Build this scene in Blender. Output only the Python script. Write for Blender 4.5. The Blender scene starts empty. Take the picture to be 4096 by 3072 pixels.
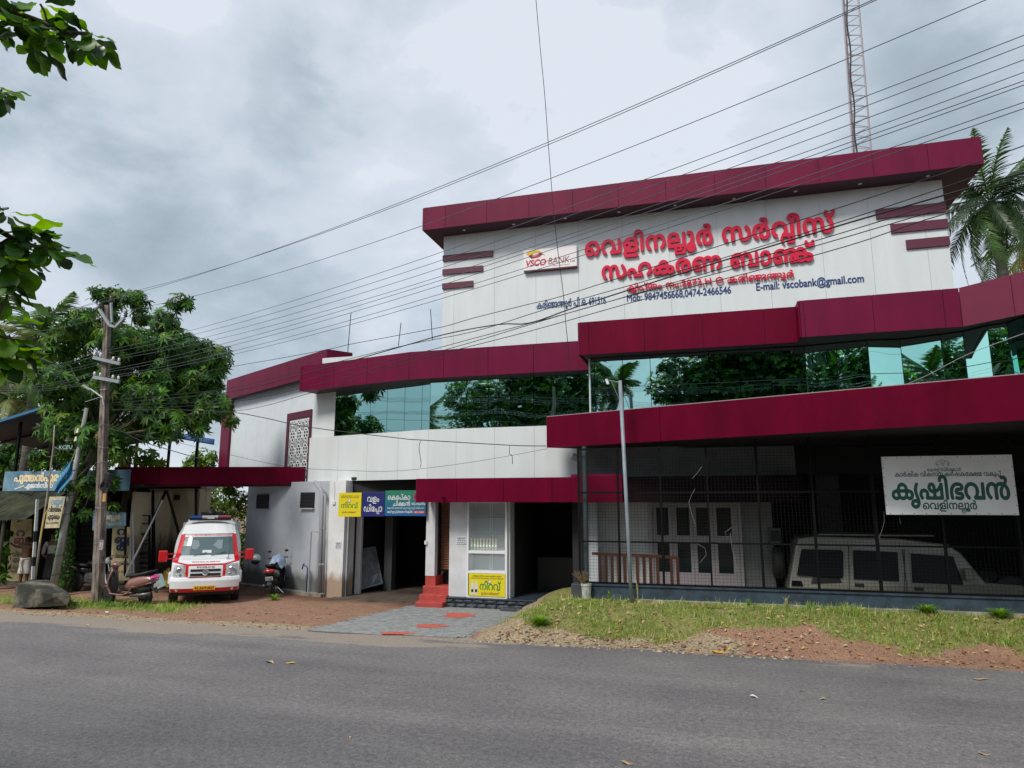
import bpy, math, random
import numpy as np
from mathutils import Vector, Matrix, Euler
random.seed(7); rng = np.random.default_rng(7)
S = bpy.context.scene
COL = S.collection
R = math.radians

# ------------------------------------------------------------------ camera, sky, sun, exposure
FPX = 2731.0; EYE = 2.65; PITCH = math.atan(476 / FPX); YAW = R(16.2)
cd = bpy.data.cameras.new('camera'); cam = bpy.data.objects.new('camera', cd); COL.objects.link(cam)
cam.location = (0, 0, EYE); cam.rotation_euler = (R(90) + PITCH, 0, YAW)
cd.sensor_width = 36; cd.lens = FPX / 4096 * 36; cd.clip_start = .05; cd.clip_end = 3000
S.camera = cam
SUN_EL, SUN_AZ = R(50), R(200)          # azimuth measured clockwise from +Y: behind the camera, a little to the left
W = bpy.data.worlds.new('World'); S.world = W; W.use_nodes = True
nt = W.node_tree; N = nt.nodes; L = nt.links
for n in list(N): N.remove(n)
out = N.new('ShaderNodeOutputWorld'); bg = N.new('ShaderNodeBackground'); L.new(bg.outputs[0], out.inputs[0])
sky = N.new('ShaderNodeTexSky'); sky.sky_type = 'NISHITA'; sky.sun_disc = False
sky.sun_elevation = SUN_EL; sky.sun_rotation = SUN_AZ
scl = N.new('ShaderNodeVectorMath'); scl.operation = 'SCALE'; scl.inputs['Scale'].default_value = .10
L.new(sky.outputs[0], scl.inputs[0])
tc = N.new('ShaderNodeTexCoord'); mp = N.new('ShaderNodeMapping'); mp.inputs['Scale'].default_value = (1, 1, 1.6)
mp.inputs['Location'].default_value = (3.3, 1.6, .35)
L.new(tc.outputs['Generated'], mp.inputs[0])
def wnoise(scale, detail, rough, dist=0.0):
    n = N.new('ShaderNodeTexNoise'); n.inputs['Scale'].default_value = scale; n.inputs['Detail'].default_value = detail
    n.inputs['Roughness'].default_value = rough; n.inputs['Distortion'].default_value = dist; L.new(mp.outputs[0], n.inputs['Vector']); return n
n1 = wnoise(2.1, 9, .50, .1); n2 = wnoise(6.0, 8, .58, .15)
wv = N.new('ShaderNodeVectorMath'); wv.operation = 'MULTIPLY_ADD'; wv.inputs[1].default_value = (.22, .22, .22); L.new(n2.outputs['Color'], wv.inputs[0]); L.new(mp.outputs[0], wv.inputs[2])
vo = N.new('ShaderNodeTexVoronoi'); vo.feature = 'SMOOTH_F1'; vo.inputs['Scale'].default_value = 2.9; vo.inputs['Smoothness'].default_value = .6; L.new(wv.outputs[0], vo.inputs['Vector'])
n3 = N.new('ShaderNodeMath'); n3.operation = 'MULTIPLY_ADD'; n3.inputs[1].default_value = .42; L.new(vo.outputs['Distance'], n3.inputs[0])
mixn = N.new('ShaderNodeMath'); mixn.operation = 'MULTIPLY_ADD'; mixn.inputs[1].default_value = .40
L.new(n2.outputs[0], mixn.inputs[0]); L.new(n1.outputs[0], n3.inputs[2]); L.new(n3.outputs[0], mixn.inputs[2])
cr = N.new('ShaderNodeValToRGB'); e = cr.color_ramp
e.elements[0].position = .71; e.elements[0].color = (.30, .355, .405, 1)
e.elements[1].position = 1.10; e.elements[1].color = (.61, .65, .71, 1)
for p, c in ((.78, (.345, .41, .465, 1)), (.85, (.43, .495, .555, 1)), (.89, (.49, .545, .61, 1)), (.98, (.565, .61, .675, 1))):
    k = e.elements.new(p); k.color = c
L.new(mixn.outputs[0], cr.inputs[0])
mx = N.new('ShaderNodeMix'); mx.data_type = 'RGBA'; mx.inputs[0].default_value = .9
L.new(scl.outputs[0], mx.inputs[6]); L.new(cr.outputs[0], mx.inputs[7])
L.new(mx.outputs[2], bg.inputs[0]); bg.inputs[1].default_value = 1.0
sd = bpy.data.lights.new('sun', 'SUN'); so = bpy.data.objects.new('sun', sd); COL.objects.link(so)
sd.energy = 2.3; sd.angle = R(16); sd.color = (1, .95, .87)
dv = Vector((math.sin(SUN_AZ) * math.cos(SUN_EL), math.cos(SUN_AZ) * math.cos(SUN_EL), math.sin(SUN_EL)))
so.rotation_euler = dv.to_track_quat('Z', 'Y').to_euler(); so.location = dv * 60
S.view_settings.view_transform = 'Standard'; S.view_settings.look = 'None'; S.view_settings.gamma = 1
S.view_settings.exposure = .40; S.view_settings.use_curve_mapping = False
S.render.engine = 'CYCLES'
try:
    S.cycles.max_bounces = 8; S.cycles.transparent_max_bounces = 12
except Exception: pass

# ------------------------------------------------------------------ measuring: where a sight line meets a plane of the place
def ray(u, v):
    x = (u - 2048) / FPX; y = (1536 - v) / FPX
    fy = math.cos(PITCH) - y * math.sin(PITCH); fz = math.sin(PITCH) + y * math.cos(PITCH)
    return Vector((x * math.cos(YAW) - fy * math.sin(YAW), x * math.sin(YAW) + fy * math.cos(YAW), fz))
def onY(u, v, Y):
    d = ray(u, v); t = Y / d.y; return (d.x * t, EYE + d.z * t)
def onZ(u, v, Z):
    d = ray(u, v); t = (Z - EYE) / d.z; return (d.x * t, d.y * t)
def onL(u, v, a, b):
    """point where the sight line meets the vertical plane through plan points a, b"""
    d = ray(u, v); ex, ey = b[0] - a[0], b[1] - a[1]
    det = d.x * (-ey) + ex * d.y
    t = (a[0] * (-ey) + ex * a[1]) / det
    return Vector((d.x * t, d.y * t, EYE + d.z * t))
def at(u, v, dist):
    d = ray(u, v); d.normalize(); return Vector((0, 0, EYE)) + d * dist

# ------------------------------------------------------------------ materials
MATS = {}
def mat(name, col=(.5, .5, .5), rough=.6, metal=0., var=0., vscale=3., col2=None, bump=0., bscale=30., spec=.5, coat=0., alpha=1., trans=0., emit=None, stretch=None, detail=6., ramp=(.35, .65), transl=0.):
    if name in MATS: return MATS[name]
    m = bpy.data.materials.new(name); MATS[name] = m; m.use_nodes = True
    n = m.node_tree.nodes; l = m.node_tree.links; b = n['Principled BSDF']
    b.inputs['Roughness'].default_value = rough; b.inputs['Metallic'].default_value = metal
    b.inputs['Specular IOR Level'].default_value = spec; b.inputs['Coat Weight'].default_value = coat
    b.inputs['Coat Roughness'].default_value = .08
    b.inputs['Base Color'].default_value = (*col, 1); b.inputs['Alpha'].default_value = alpha
    b.inputs['Transmission Weight'].default_value = trans
    if emit: b.inputs['Emission Color'].default_value = (*emit[0], 1); b.inputs['Emission Strength'].default_value = emit[1]
    geo = n.new('ShaderNodeNewGeometry'); mpn = n.new('ShaderNodeMapping'); l.new(geo.outputs['Position'], mpn.inputs[0])
    if stretch: mpn.inputs['Scale'].default_value = stretch
    if var > 0 or col2:
        t = n.new('ShaderNodeTexNoise'); t.inputs['Scale'].default_value = vscale; t.inputs['Detail'].default_value = detail
        t.inputs['Roughness'].default_value = .62
        l.new(mpn.outputs[0], t.inputs['Vector'])
        r = n.new('ShaderNodeValToRGB'); c2 = col2 or tuple(max(0, c * (1 - var)) for c in col); c1 = col if col2 else tuple(min(1, c * (1 + var)) for c in col)
        r.color_ramp.elements[0].position = ramp[0]; r.color_ramp.elements[1].position = ramp[1]
        r.color_ramp.elements[0].color = (*c2, 1); r.color_ramp.elements[1].color = (*c1, 1)
        l.new(t.outputs[0], r.inputs[0]); l.new(r.outputs[0], b.inputs['Base Color'])
    if bump > 0:
        t = n.new('ShaderNodeTexNoise'); t.inputs['Scale'].default_value = bscale; t.inputs['Detail'].default_value = 5
        l.new(mpn.outputs[0], t.inputs['Vector'])
        bm = n.new('ShaderNodeBump'); bm.inputs['Strength'].default_value = bump; bm.inputs['Distance'].default_value = .02
        l.new(t.outputs[0], bm.inputs['Height']); l.new(bm.outputs[0], b.inputs['Normal'])
    if transl > 0:
        tr = n.new('ShaderNodeBsdfTranslucent'); ms = n.new('ShaderNodeMixShader'); ms.inputs[0].default_value = transl
        o = n['Material Output']; l.new(b.outputs[0], ms.inputs[1]); l.new(tr.outputs[0], ms.inputs[2]); l.new(ms.outputs[0], o.inputs[0])
        src = b.inputs['Base Color'].links
        hs = n.new('ShaderNodeHueSaturation'); hs.inputs['Value'].default_value = 1.9; hs.inputs['Hue'].default_value = .475; hs.inputs['Saturation'].default_value = 1.15
        if src: l.new(src[0].from_socket, hs.inputs['Color'])
        else: hs.inputs['Color'].default_value = (*col, 1)
        l.new(hs.outputs[0], tr.inputs['Color'])
    return m

# ------------------------------------------------------------------ mesh builder
class MB:
    def __init__(s): s.v = []; s.f = []; s.mi = []; s.cur = 0
    def add(s, vs, fs):
        o = len(s.v); s.v += [tuple(p) for p in vs]; s.f += [tuple(i + o for i in f) for f in fs]; s.mi += [s.cur] * len(fs); return s
    def box(s, x0, x1, y0, y1, z0, z1, M=None):
        vs = [Vector((x, y, z)) for x in (x0, x1) for y in (y0, y1) for z in (z0, z1)]
        if M: vs = [M @ p for p in vs]
        return s.add(vs, [(0, 1, 3, 2), (4, 6, 7, 5), (0, 4, 5, 1), (2, 3, 7, 6), (0, 2, 6, 4), (1, 5, 7, 3)])
    def bar(s, a, b, w, h=None, up=(0, 0, 1)):
        a = Vector(a); b = Vector(b); h = h or w; d = (b - a); ln = d.length; d.normalize(); up = Vector(up)
        if abs(d.dot(up)) > .98: up = Vector((1, 0, 0))
        x = d.cross(up).normalized(); z = x.cross(d)
        vs = [a + d * t * ln + x * sx * w / 2 + z * sz * h / 2 for t in (0, 1) for sx in (-1, 1) for sz in (-1, 1)]
        return s.add(vs, [(0, 1, 3, 2), (4, 6, 7, 5), (0, 4, 5, 1), (2, 3, 7, 6), (0, 2, 6, 4), (1, 5, 7, 3)])
    def tube(s, pts, r, n=8, cap=True):
        pts = [Vector(p) for p in pts]; rs = r if isinstance(r, (list, tuple)) else [r] * len(pts)
        rings = []; px = None
        for i, p in enumerate(pts):
            d = (pts[min(i + 1, len(pts) - 1)] - pts[max(i - 1, 0)])
            if d.length < 1e-9: d = Vector((0, 0, 1))
            d.normalize()
            if px is None:
                q = Vector((0, 0, 1)) if abs(d.z) < .95 else Vector((1, 0, 0)); x = d.cross(q).normalized()
            else:
                x = (px - d * px.dot(d)); x = x.normalized() if x.length > 1e-6 else d.cross(Vector((0, 0, 1))).normalized()
            px = x; y = d.cross(x)
            rings.append([p + (x * math.cos(2 * math.pi * k / n) + y * math.sin(2 * math.pi * k / n)) * rs[i] for k in range(n)])
        vs = [q for r_ in rings for q in r_]; fs = []
        for i in range(len(rings) - 1):
            for k in range(n): fs.append((i * n + k, i * n + (k + 1) % n, (i + 1) * n + (k + 1) % n, (i + 1) * n + k))
        if cap: fs.append(tuple(range(n))[::-1]); fs.append(tuple(range((len(rings) - 1) * n, len(rings) * n)))
        return s.add(vs, fs)
    def lathe(s, prof, n=16, M=None):
        vs = [Vector((r * math.cos(2 * math.pi * k / n), r * math.sin(2 * math.pi * k / n), z)) for r, z in prof for k in range(n)]
        if M: vs = [M @ p for p in vs]
        fs = [(i * n + k, i * n + (k + 1) % n, (i + 1) * n + (k + 1) % n, (i + 1) * n + k) for i in range(len(prof) - 1) for k in range(n)]
        fs.append(tuple(range(n))[::-1]); fs.append(tuple(range((len(prof) - 1) * n, len(prof) * n)))
        return s.add(vs, fs)
    def prism(s, poly, d0, d1, fn):
        """poly: 2D points; fn(a, b, d) -> 3D"""
        n = len(poly); vs = [fn(a, b, d) for d in (d0, d1) for a, b in poly]
        fs = [tuple(range(n))[::-1], tuple(range(n, 2 * n))] + [(i, (i + 1) % n, n + (i + 1) % n, n + i) for i in range(n)]
        return s.add(vs, fs)
    def walls(s, plan, z0, z1, th):
        """upright sheet along a plan polyline, th thick behind it (to the left of travel)"""
        P = [Vector((p[0], p[1], 0)) for p in plan]; nn = []
        for i in range(len(P)):
            a = P[max(i - 1, 0)]; b = P[min(i + 1, len(P) - 1)]; d = (b - a).normalized(); nn.append(Vector((-d.y, d.x, 0)))
        vs = []
        for p, q in zip(P, nn):
            for o in (0, th):
                for z in (z0, z1): vs.append(p + q * o + Vector((0, 0, z)))
        fs = []
        for i in range(len(P) - 1):
            a = i * 4; b = a + 4
            fs += [(a, b, b + 1, a + 1), (a + 2, a + 3, b + 3, b + 2), (a + 1, b + 1, b + 3, a + 3), (a, a + 2, b + 2, b)]
        e = (len(P) - 1) * 4
        fs += [(0, 1, 3, 2), (e, e + 2, e + 3, e + 1)]
        return s.add(vs, fs)
    def slab(s, plan, z0, z1):
        return s.prism([(p[0], p[1]) for p in plan], z0, z1, lambda a, b, d: (a, b, d))
    def sphere(s, c, r, n=12, m=8, sc=(1, 1, 1), M=None):
        vs = []; fs = []
        for i in range(m + 1):
            th = math.pi * i / m
            for k in range(n):
                ph = 2 * math.pi * k / n
                p = Vector((math.sin(th) * math.cos(ph) * sc[0], math.sin(th) * math.sin(ph) * sc[1], math.cos(th) * sc[2])) * r
                if M: p = M @ p
                vs.append(p + Vector(c))
        for i in range(m):
            for k in range(n): fs.append((i * n + k, (i + 1) * n + k, (i + 1) * n + (k + 1) % n, i * n + (k + 1) % n))
        return s.add(vs, fs)
    def grid(s, fn, nu, nv, both=False):
        vs = [fn(i / nu, j / nv) for i in range(nu + 1) for j in range(nv + 1)]
        fs = [(i * (nv + 1) + j, (i + 1) * (nv + 1) + j, (i + 1) * (nv + 1) + j + 1, i * (nv + 1) + j + 1) for i in range(nu) for j in range(nv)]
        return s.add(vs, fs)
    def mesh(s, name, mats, off=(0, 0, 0), smooth=False):
        me = bpy.data.meshes.new(name); o = Vector(off)
        me.from_pydata([(p[0] - o.x, p[1] - o.y, p[2] - o.z) for p in s.v], [], s.f)
        for m in (mats if isinstance(mats, (list, tuple)) else [mats]): me.materials.append(m)
        if any(s.mi): me.polygons.foreach_set('material_index', s.mi)
        if smooth: me.polygons.foreach_set('use_smooth', [True] * len(me.polygons))
        me.update(); return me
    def build(s, name, mats, parent=None, smooth=False, bevel=0, seg=2, sub=0, autosm=False):
        off = OFF.get(parent.name, (0, 0, 0)) if parent else (0, 0, 0)
        ob = bpy.data.objects.new(name, s.mesh(name, mats, off, smooth)); COL.objects.link(ob)
        if parent: ob.parent = parent; OFF[ob.name] = off
        if bevel:
            md = ob.modifiers.new('b', 'BEVEL'); md.width = bevel; md.segments = seg; md.limit_method = 'ANGLE'; md.angle_limit = R(35)
        if sub:
            md = ob.modifiers.new('s', 'SUBSURF'); md.levels = sub; md.render_levels = sub
        return ob
OFF = {}
def thing(name, label, cat, loc=(0, 0, 0), rz=0, group=None, local=False):
    o = bpy.data.objects.new(name, None); COL.objects.link(o); o.location = loc; o.rotation_euler = (0, 0, rz)
    o.empty_display_size = .2
    OFF[o.name] = (0, 0, 0) if local else tuple(loc)
    return tag(o, label, cat, group)
def tag(o, label, cat, group=None):
    o['label'] = label; o['category'] = cat
    if group: o['group'] = group
    return o
def kind(o, k): o['kind'] = k; return o
def solo(mb, name, mats, label, cat, loc=None, group=None, **kw):
    """a thing that is one mesh"""
    off = Vector(loc) if loc else Vector((0, 0, 0))
    sm = kw.pop('smooth', False); bevel = kw.pop('bevel', 0); sub = kw.pop('sub', 0)
    ob = bpy.data.objects.new(name, mb.mesh(name, mats, off, sm)); COL.objects.link(ob); ob.location = off
    if bevel:
        md = ob.modifiers.new('b', 'BEVEL'); md.width = bevel; md.segments = 2; md.limit_method = 'ANGLE'; md.angle_limit = R(35)
    if sub: md = ob.modifiers.new('s', 'SUBSURF'); md.levels = sub; md.render_levels = sub
    return tag(ob, label, cat, group)
def rawmesh(name, V, Fq, mats, k=4, smooth=False, mi=None):
    """V (n,3) array, Fq (m,k) array -> mesh, fast"""
    me = bpy.data.meshes.new(name); n = len(V); m = len(Fq)
    me.vertices.add(n); me.vertices.foreach_set('co', np.asarray(V, np.float32).ravel())
    me.loops.add(m * k); me.loops.foreach_set('vertex_index', np.asarray(Fq, np.int32).ravel())
    me.polygons.add(m); me.polygons.foreach_set('loop_start', np.arange(m, dtype=np.int32) * k)
    me.polygons.foreach_set('loop_total', np.full(m, k, np.int32))
    for q in (mats if isinstance(mats, (list, tuple)) else [mats]): me.materials.append(q)
    if mi is not None: me.polygons.foreach_set('material_index', np.asarray(mi, np.int32))
    if smooth: me.polygons.foreach_set('use_smooth', np.ones(m, bool))
    me.update(calc_edges=True); return me

# ------------------------------------------------------------------ lettering: outlines cleaned from the built-in face, Malayalam joined by hand
GL = {}
def _text_loops(st):
    c = bpy.data.curves.new('tmp_text', 'FONT'); c.body = st; c.size = 1
    o = bpy.data.objects.new('tmp_text', c); COL.objects.link(o)
    dg = bpy.context.evaluated_depsgraph_get(); cu = o.evaluated_get(dg).to_curve(dg)
    loops = []
    for sp in cu.splines:
        pts = []
        if sp.type == 'BEZIER':
            bp = sp.bezier_points; n = len(bp)
            for i in range(n):
                a = bp[i]; b = bp[(i + 1) % n]
                for t in (0, .17, .33, .5, .67, .83):
                    q = (1 - t) ** 3 * a.co + 3 * (1 - t) ** 2 * t * a.handle_right + 3 * (1 - t) * t * t * b.handle_left + t ** 3 * b.co
                    pts.append((q.x, q.y))
        else: pts = [(p.co.x, p.co.y) for p in sp.points]
        if len(pts) > 2: loops.append(np.array(pts))
    o.evaluated_get(dg).to_curve_clear(); bpy.data.objects.remove(o); bpy.data.curves.remove(c)
    return loops
def _march(A, x0, y0, h):
    segs = {}; ny, nx = A.shape; B = A > .5
    code = B[:-1, :-1] * 1 + B[:-1, 1:] * 2 + B[1:, 1:] * 4 + B[1:, :-1] * 8
    def ip(k, j, i):
        if k == 0: a, b = A[j, i], A[j, i + 1]; t = (.5 - a) / (b - a); return (i + t, j)
        if k == 1: a, b = A[j, i + 1], A[j + 1, i + 1]; t = (.5 - a) / (b - a); return (i + 1, j + t)
        if k == 2: a, b = A[j + 1, i], A[j + 1, i + 1]; t = (.5 - a) / (b - a); return (i + t, j + 1)
        a, b = A[j, i], A[j + 1, i]; t = (.5 - a) / (b - a); return (i, j + t)
    def key(k, j, i): return {0: (0, j, i), 1: (1, j, i + 1), 2: (0, j + 1, i), 3: (1, j, i)}[k]
    T = {1: [(3, 0)], 2: [(0, 1)], 3: [(3, 1)], 4: [(1, 2)], 5: [(3, 2), (1, 0)], 6: [(0, 2)], 7: [(3, 2)], 8: [(2, 3)], 9: [(2, 0)], 10: [(0, 3), (2, 1)], 11: [(2, 1)], 12: [(1, 3)], 13: [(1, 0)], 14: [(0, 3)]}
    nxt = {}; pos = {}
    for j, i in zip(*np.nonzero((code > 0) & (code < 15))):
        for a, b in T[int(code[j, i])]:
            ka, kb = key(a, j, i), key(b, j, i); pos[ka] = ip(a, j, i); pos[kb] = ip(b, j, i); nxt[ka] = kb
    loops = []
    while nxt:
        st, cur = nxt.popitem(); lp = [st]
        while cur != st and cur in nxt: lp.append(cur); cur = nxt.pop(cur)
        P = np.array([pos[k] for k in lp]) * h + (x0, y0)
        if len(P) < 6: continue
        keep = [0]
        for q in range(1, len(P) - 1):     # drop points that lie on a straight run
            a, b, c = P[keep[-1]], P[q], P[q + 1]; u = b - a; w = c - a
            if abs(u[0] * w[1] - u[1] * w[0]) > .0011 * (np.hypot(*w) + 1e-9) or np.hypot(*u) > .12: keep.append(q)
        keep.append(len(P) - 1)
        if len(keep) > 3: loops.append(P[keep])
    return loops
def glyph(ch, bold):
    k = (ch, bold)
    if k in GL: return GL[k]
    if ('adv', ch) not in GL:
        raw = _text_loops(ch); mk = _text_loops(ch + 'l'); base = _text_loops('l')
        adv = (max(l[:, 0].max() for l in mk) - max(l[:, 0].max() for l in base)) if mk else .3
        GL[('adv', ch)] = (raw, adv)
    raw, adv = GL[('adv', ch)]
    if not raw: GL[k] = ([], adv if ch != ' ' else .3, (0, 0, 0, 0)); return GL[k]
    al = np.vstack(raw); h = 1 / 95; pad = .09
    x0, y0 = al.min(0) - pad; x1, y1 = al.max(0) + pad
    xs = np.arange(x0, x1, h); ys = np.arange(y0, y1, h) + 1.7e-5
    X, Y = np.meshgrid(xs, ys); Wn = np.zeros(X.shape)
    for lp in raw:
        a = lp; b = np.roll(lp, -1, 0)
        for (ax, ay), (bx, by) in zip(a, b):
            if ay == by: continue
            lo, hi = (ay, by) if ay < by else (by, ay)
            j0, j1 = np.searchsorted(ys, (lo, hi))
            if j0 == j1: continue
            yy = ys[j0:j1]; xc = ax + (yy - ay) / (by - ay) * (bx - ax)
            Wn[j0:j1] += (X[j0:j1] < xc[:, None]) * (1 if by > ay else -1)
    Mk = (np.abs(Wn) > .5).astype(float)
    r = int(round(bold / h)); D = Mk.copy()
    for dy in range(-r, r + 1):
        for dx in range(-r, r + 1):
            if dx * dx + dy * dy <= r * r + .3 and (dx or dy): D = np.maximum(D, np.roll(np.roll(Mk, dy, 0), dx, 1))
    for _ in range(2):
        D = (D + np.roll(D, 1, 0) + np.roll(D, -1, 0)) / 3; D = (D + np.roll(D, 1, 1) + np.roll(D, -1, 1)) / 3
    lp = _march(D, x0, y0, h); bb = (al[:, 0].min(), al[:, 1].min(), al[:, 0].max(), al[:, 1].max())
    GL[k] = (lp, adv, bb); return GL[k]
SUBS = {'ല്ല', 'പ്പ', 'വ്വ', 'ബ്ബ', 'ക്ല', 'ച്ച', 'മ്മ'}
JOIN = {'ക്ക', 'ത്ത', 'ന്ന', 'ങ്ങ', 'ങ്ക', 'ക്ഷ', 'ട്ട', 'ണ്ണ', 'ന്റ', 'ന്ത', 'ഞ്ഞ', 'ള്ള', 'ന്ധ', 'സ്ത', 'യ്ക'}
def shape(st):
    """logical Malayalam -> list of (glyph, how) clusters in the order they stand"""
    res = []; i = 0; cons = lambda c: 'ക' <= c <= 'ഺ'
    while i < len(st):
        c = st[i]
        if cons(c):
            cl = [(c, 'n')]; i += 1
            while i + 1 < len(st) and st[i] == '്' and cons(st[i + 1]):
                pair = cl[-1][0] + '്' + st[i + 1]
                if pair in SUBS: cl.append((st[i + 1], 'sub'))
                elif pair in JOIN: cl.append((st[i + 1], 'join'))
                else: cl += [('്', 'vir'), (st[i + 1], 'n')]
                i += 2
            post = []
            while i < len(st) and st[i] in 'ാിീുൂൃെേൈൊോ്ംൗഃ':
                m = st[i]
                if m in 'െേൈ': cl.insert(0, (m, 'n'))
                elif m == 'ൊ': cl.insert(0, ('െ', 'n')); post.append(('ാ', 'n'))
                elif m == 'ോ': cl.insert(0, ('േ', 'n')); post.append(('ാ', 'n'))
                elif m == '്': post.append((m, 'vir'))
                else: post.append((m, 'n'))
                i += 1
            res.append(cl + post)
        else: res.append([(c, 'n')]); i += 1
    return res
def lay(st, bold, track=0.):
    """-> list of clusters; each a list of loops in em units, and the total width"""
    x = 0; out_ = []; lastx = 0
    for cl in shape(st):
        L_ = []
        for ch, how in cl:
            lp, adv, bb = glyph(ch, bold)
            if how == 'sub':
                s = .62; w = (bb[2] - bb[0]) * s; ox = px1 - w * .98 - bb[0] * s; oy = -.30 - bb[1] * s + .02
                L_.append([l * s + (ox, oy) for l in lp]); continue
            if how == 'join':
                ox = px1 - (bb[2] - bb[0]) * .30 - bb[0]; L_.append([l + (ox, 0) for l in lp]); px1 = ox + bb[2]; x = ox + adv; continue
            if how == 'vir':
                w = bb[2] - bb[0]; ox = px1 - w * .75 - bb[0]; L_.append([l + (ox, 0) for l in lp]); x = max(x, ox + bb[2] - .02); continue
            L_.append([l + (x, 0) for l in lp]); px1 = x + bb[2]; x += adv + track
        if L_: out_.append(L_)
        lastx = x
    al = np.vstack([l for c in out_ for it in c for l in it if len(l)])
    return out_, al[:, 0].min(), al[:, 0].max()
def letters(st, x0, x1, z, hgt, bold=.02, depth=.0, track=0., italic=0., split=False, flip=False):
    """loops scaled so that the line runs x0..x1 with letter body height hgt (cap height) -> list of meshes laid in XZ facing -Y"""
    cls, a, b = lay(st, bold, track); sx = (x1 - x0) / (b - a); mal = any('ഀ' <= c <= 'ൿ' for c in st)
    sz = hgt / (.56 if mal else .70)
    groups = [c for c in cls if any(c)] if split else [[it for c in cls for it in c]]
    res = []
    for g in groups:
        V = []; Fc = []
        for lay_ in range(3):          # neighbours that overlap stand a hair apart, never in one plane
            its = g[lay_::3]
            if not any(its): continue
            cu = bpy.data.curves.new('tmp_l', 'CURVE'); cu.dimensions = '2D'; cu.fill_mode = 'BOTH'
            if depth > 0: cu.extrude = depth / 2
            for l in (q for it in its for q in it):
                sp = cu.splines.new('POLY'); sp.points.add(len(l) - 1); sp.use_cyclic_u = True
                P = np.ones((len(l), 4)); P[:, 0] = (l[:, 0] - a) * sx + x0 + l[:, 1] * sz * italic; P[:, 1] = l[:, 1] * sz; P[:, 2] = 0
                if flip: P[:, 0] = x0 + x1 - P[:, 0]
                sp.points.foreach_set('co', P.ravel())
            o = bpy.data.objects.new('tmp_l', cu); COL.objects.link(o)
            dg = bpy.context.evaluated_depsgraph_get(); me = bpy.data.meshes.new_from_object(o.evaluated_get(dg))
            k = len(V); V += [(q.co.x, -q.co.z - lay_ * .0008, q.co.y + z) for q in me.vertices]
            Fc += [tuple(i + k for i in p.vertices) for p in me.polygons]
            bpy.data.objects.remove(o); bpy.data.curves.remove(cu); bpy.data.meshes.remove(me)
        me = bpy.data.meshes.new('letters'); me.from_pydata(V, [], Fc); me.update(); res.append(me)
    return res
def put_text(st, x0, x1, z, hgt, y, m, parent, name='lettering', rz=0., org=None, **kw):
    """text on a surface: plane facing -Y at y, or turned by rz about org"""
    obs = []
    for me in letters(st, x0, x1, z, hgt, **kw):
        T = Matrix.Translation((0, y, 0))
        if org is not None: T = Matrix.Translation(org) @ Matrix.Rotation(rz, 4, 'Z') @ Matrix.Translation((0, y, 0))
        off = OFF.get(parent.name, (0, 0, 0)) if parent else (0, 0, 0)
        me.transform(Matrix.Translation(-Vector(off)) @ T); me.materials.clear(); me.materials.append(m); me.name = name
        ob = bpy.data.objects.new(name, me); COL.objects.link(ob)
        if parent: ob.parent = parent
        obs.append(ob)
    return obs
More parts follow.
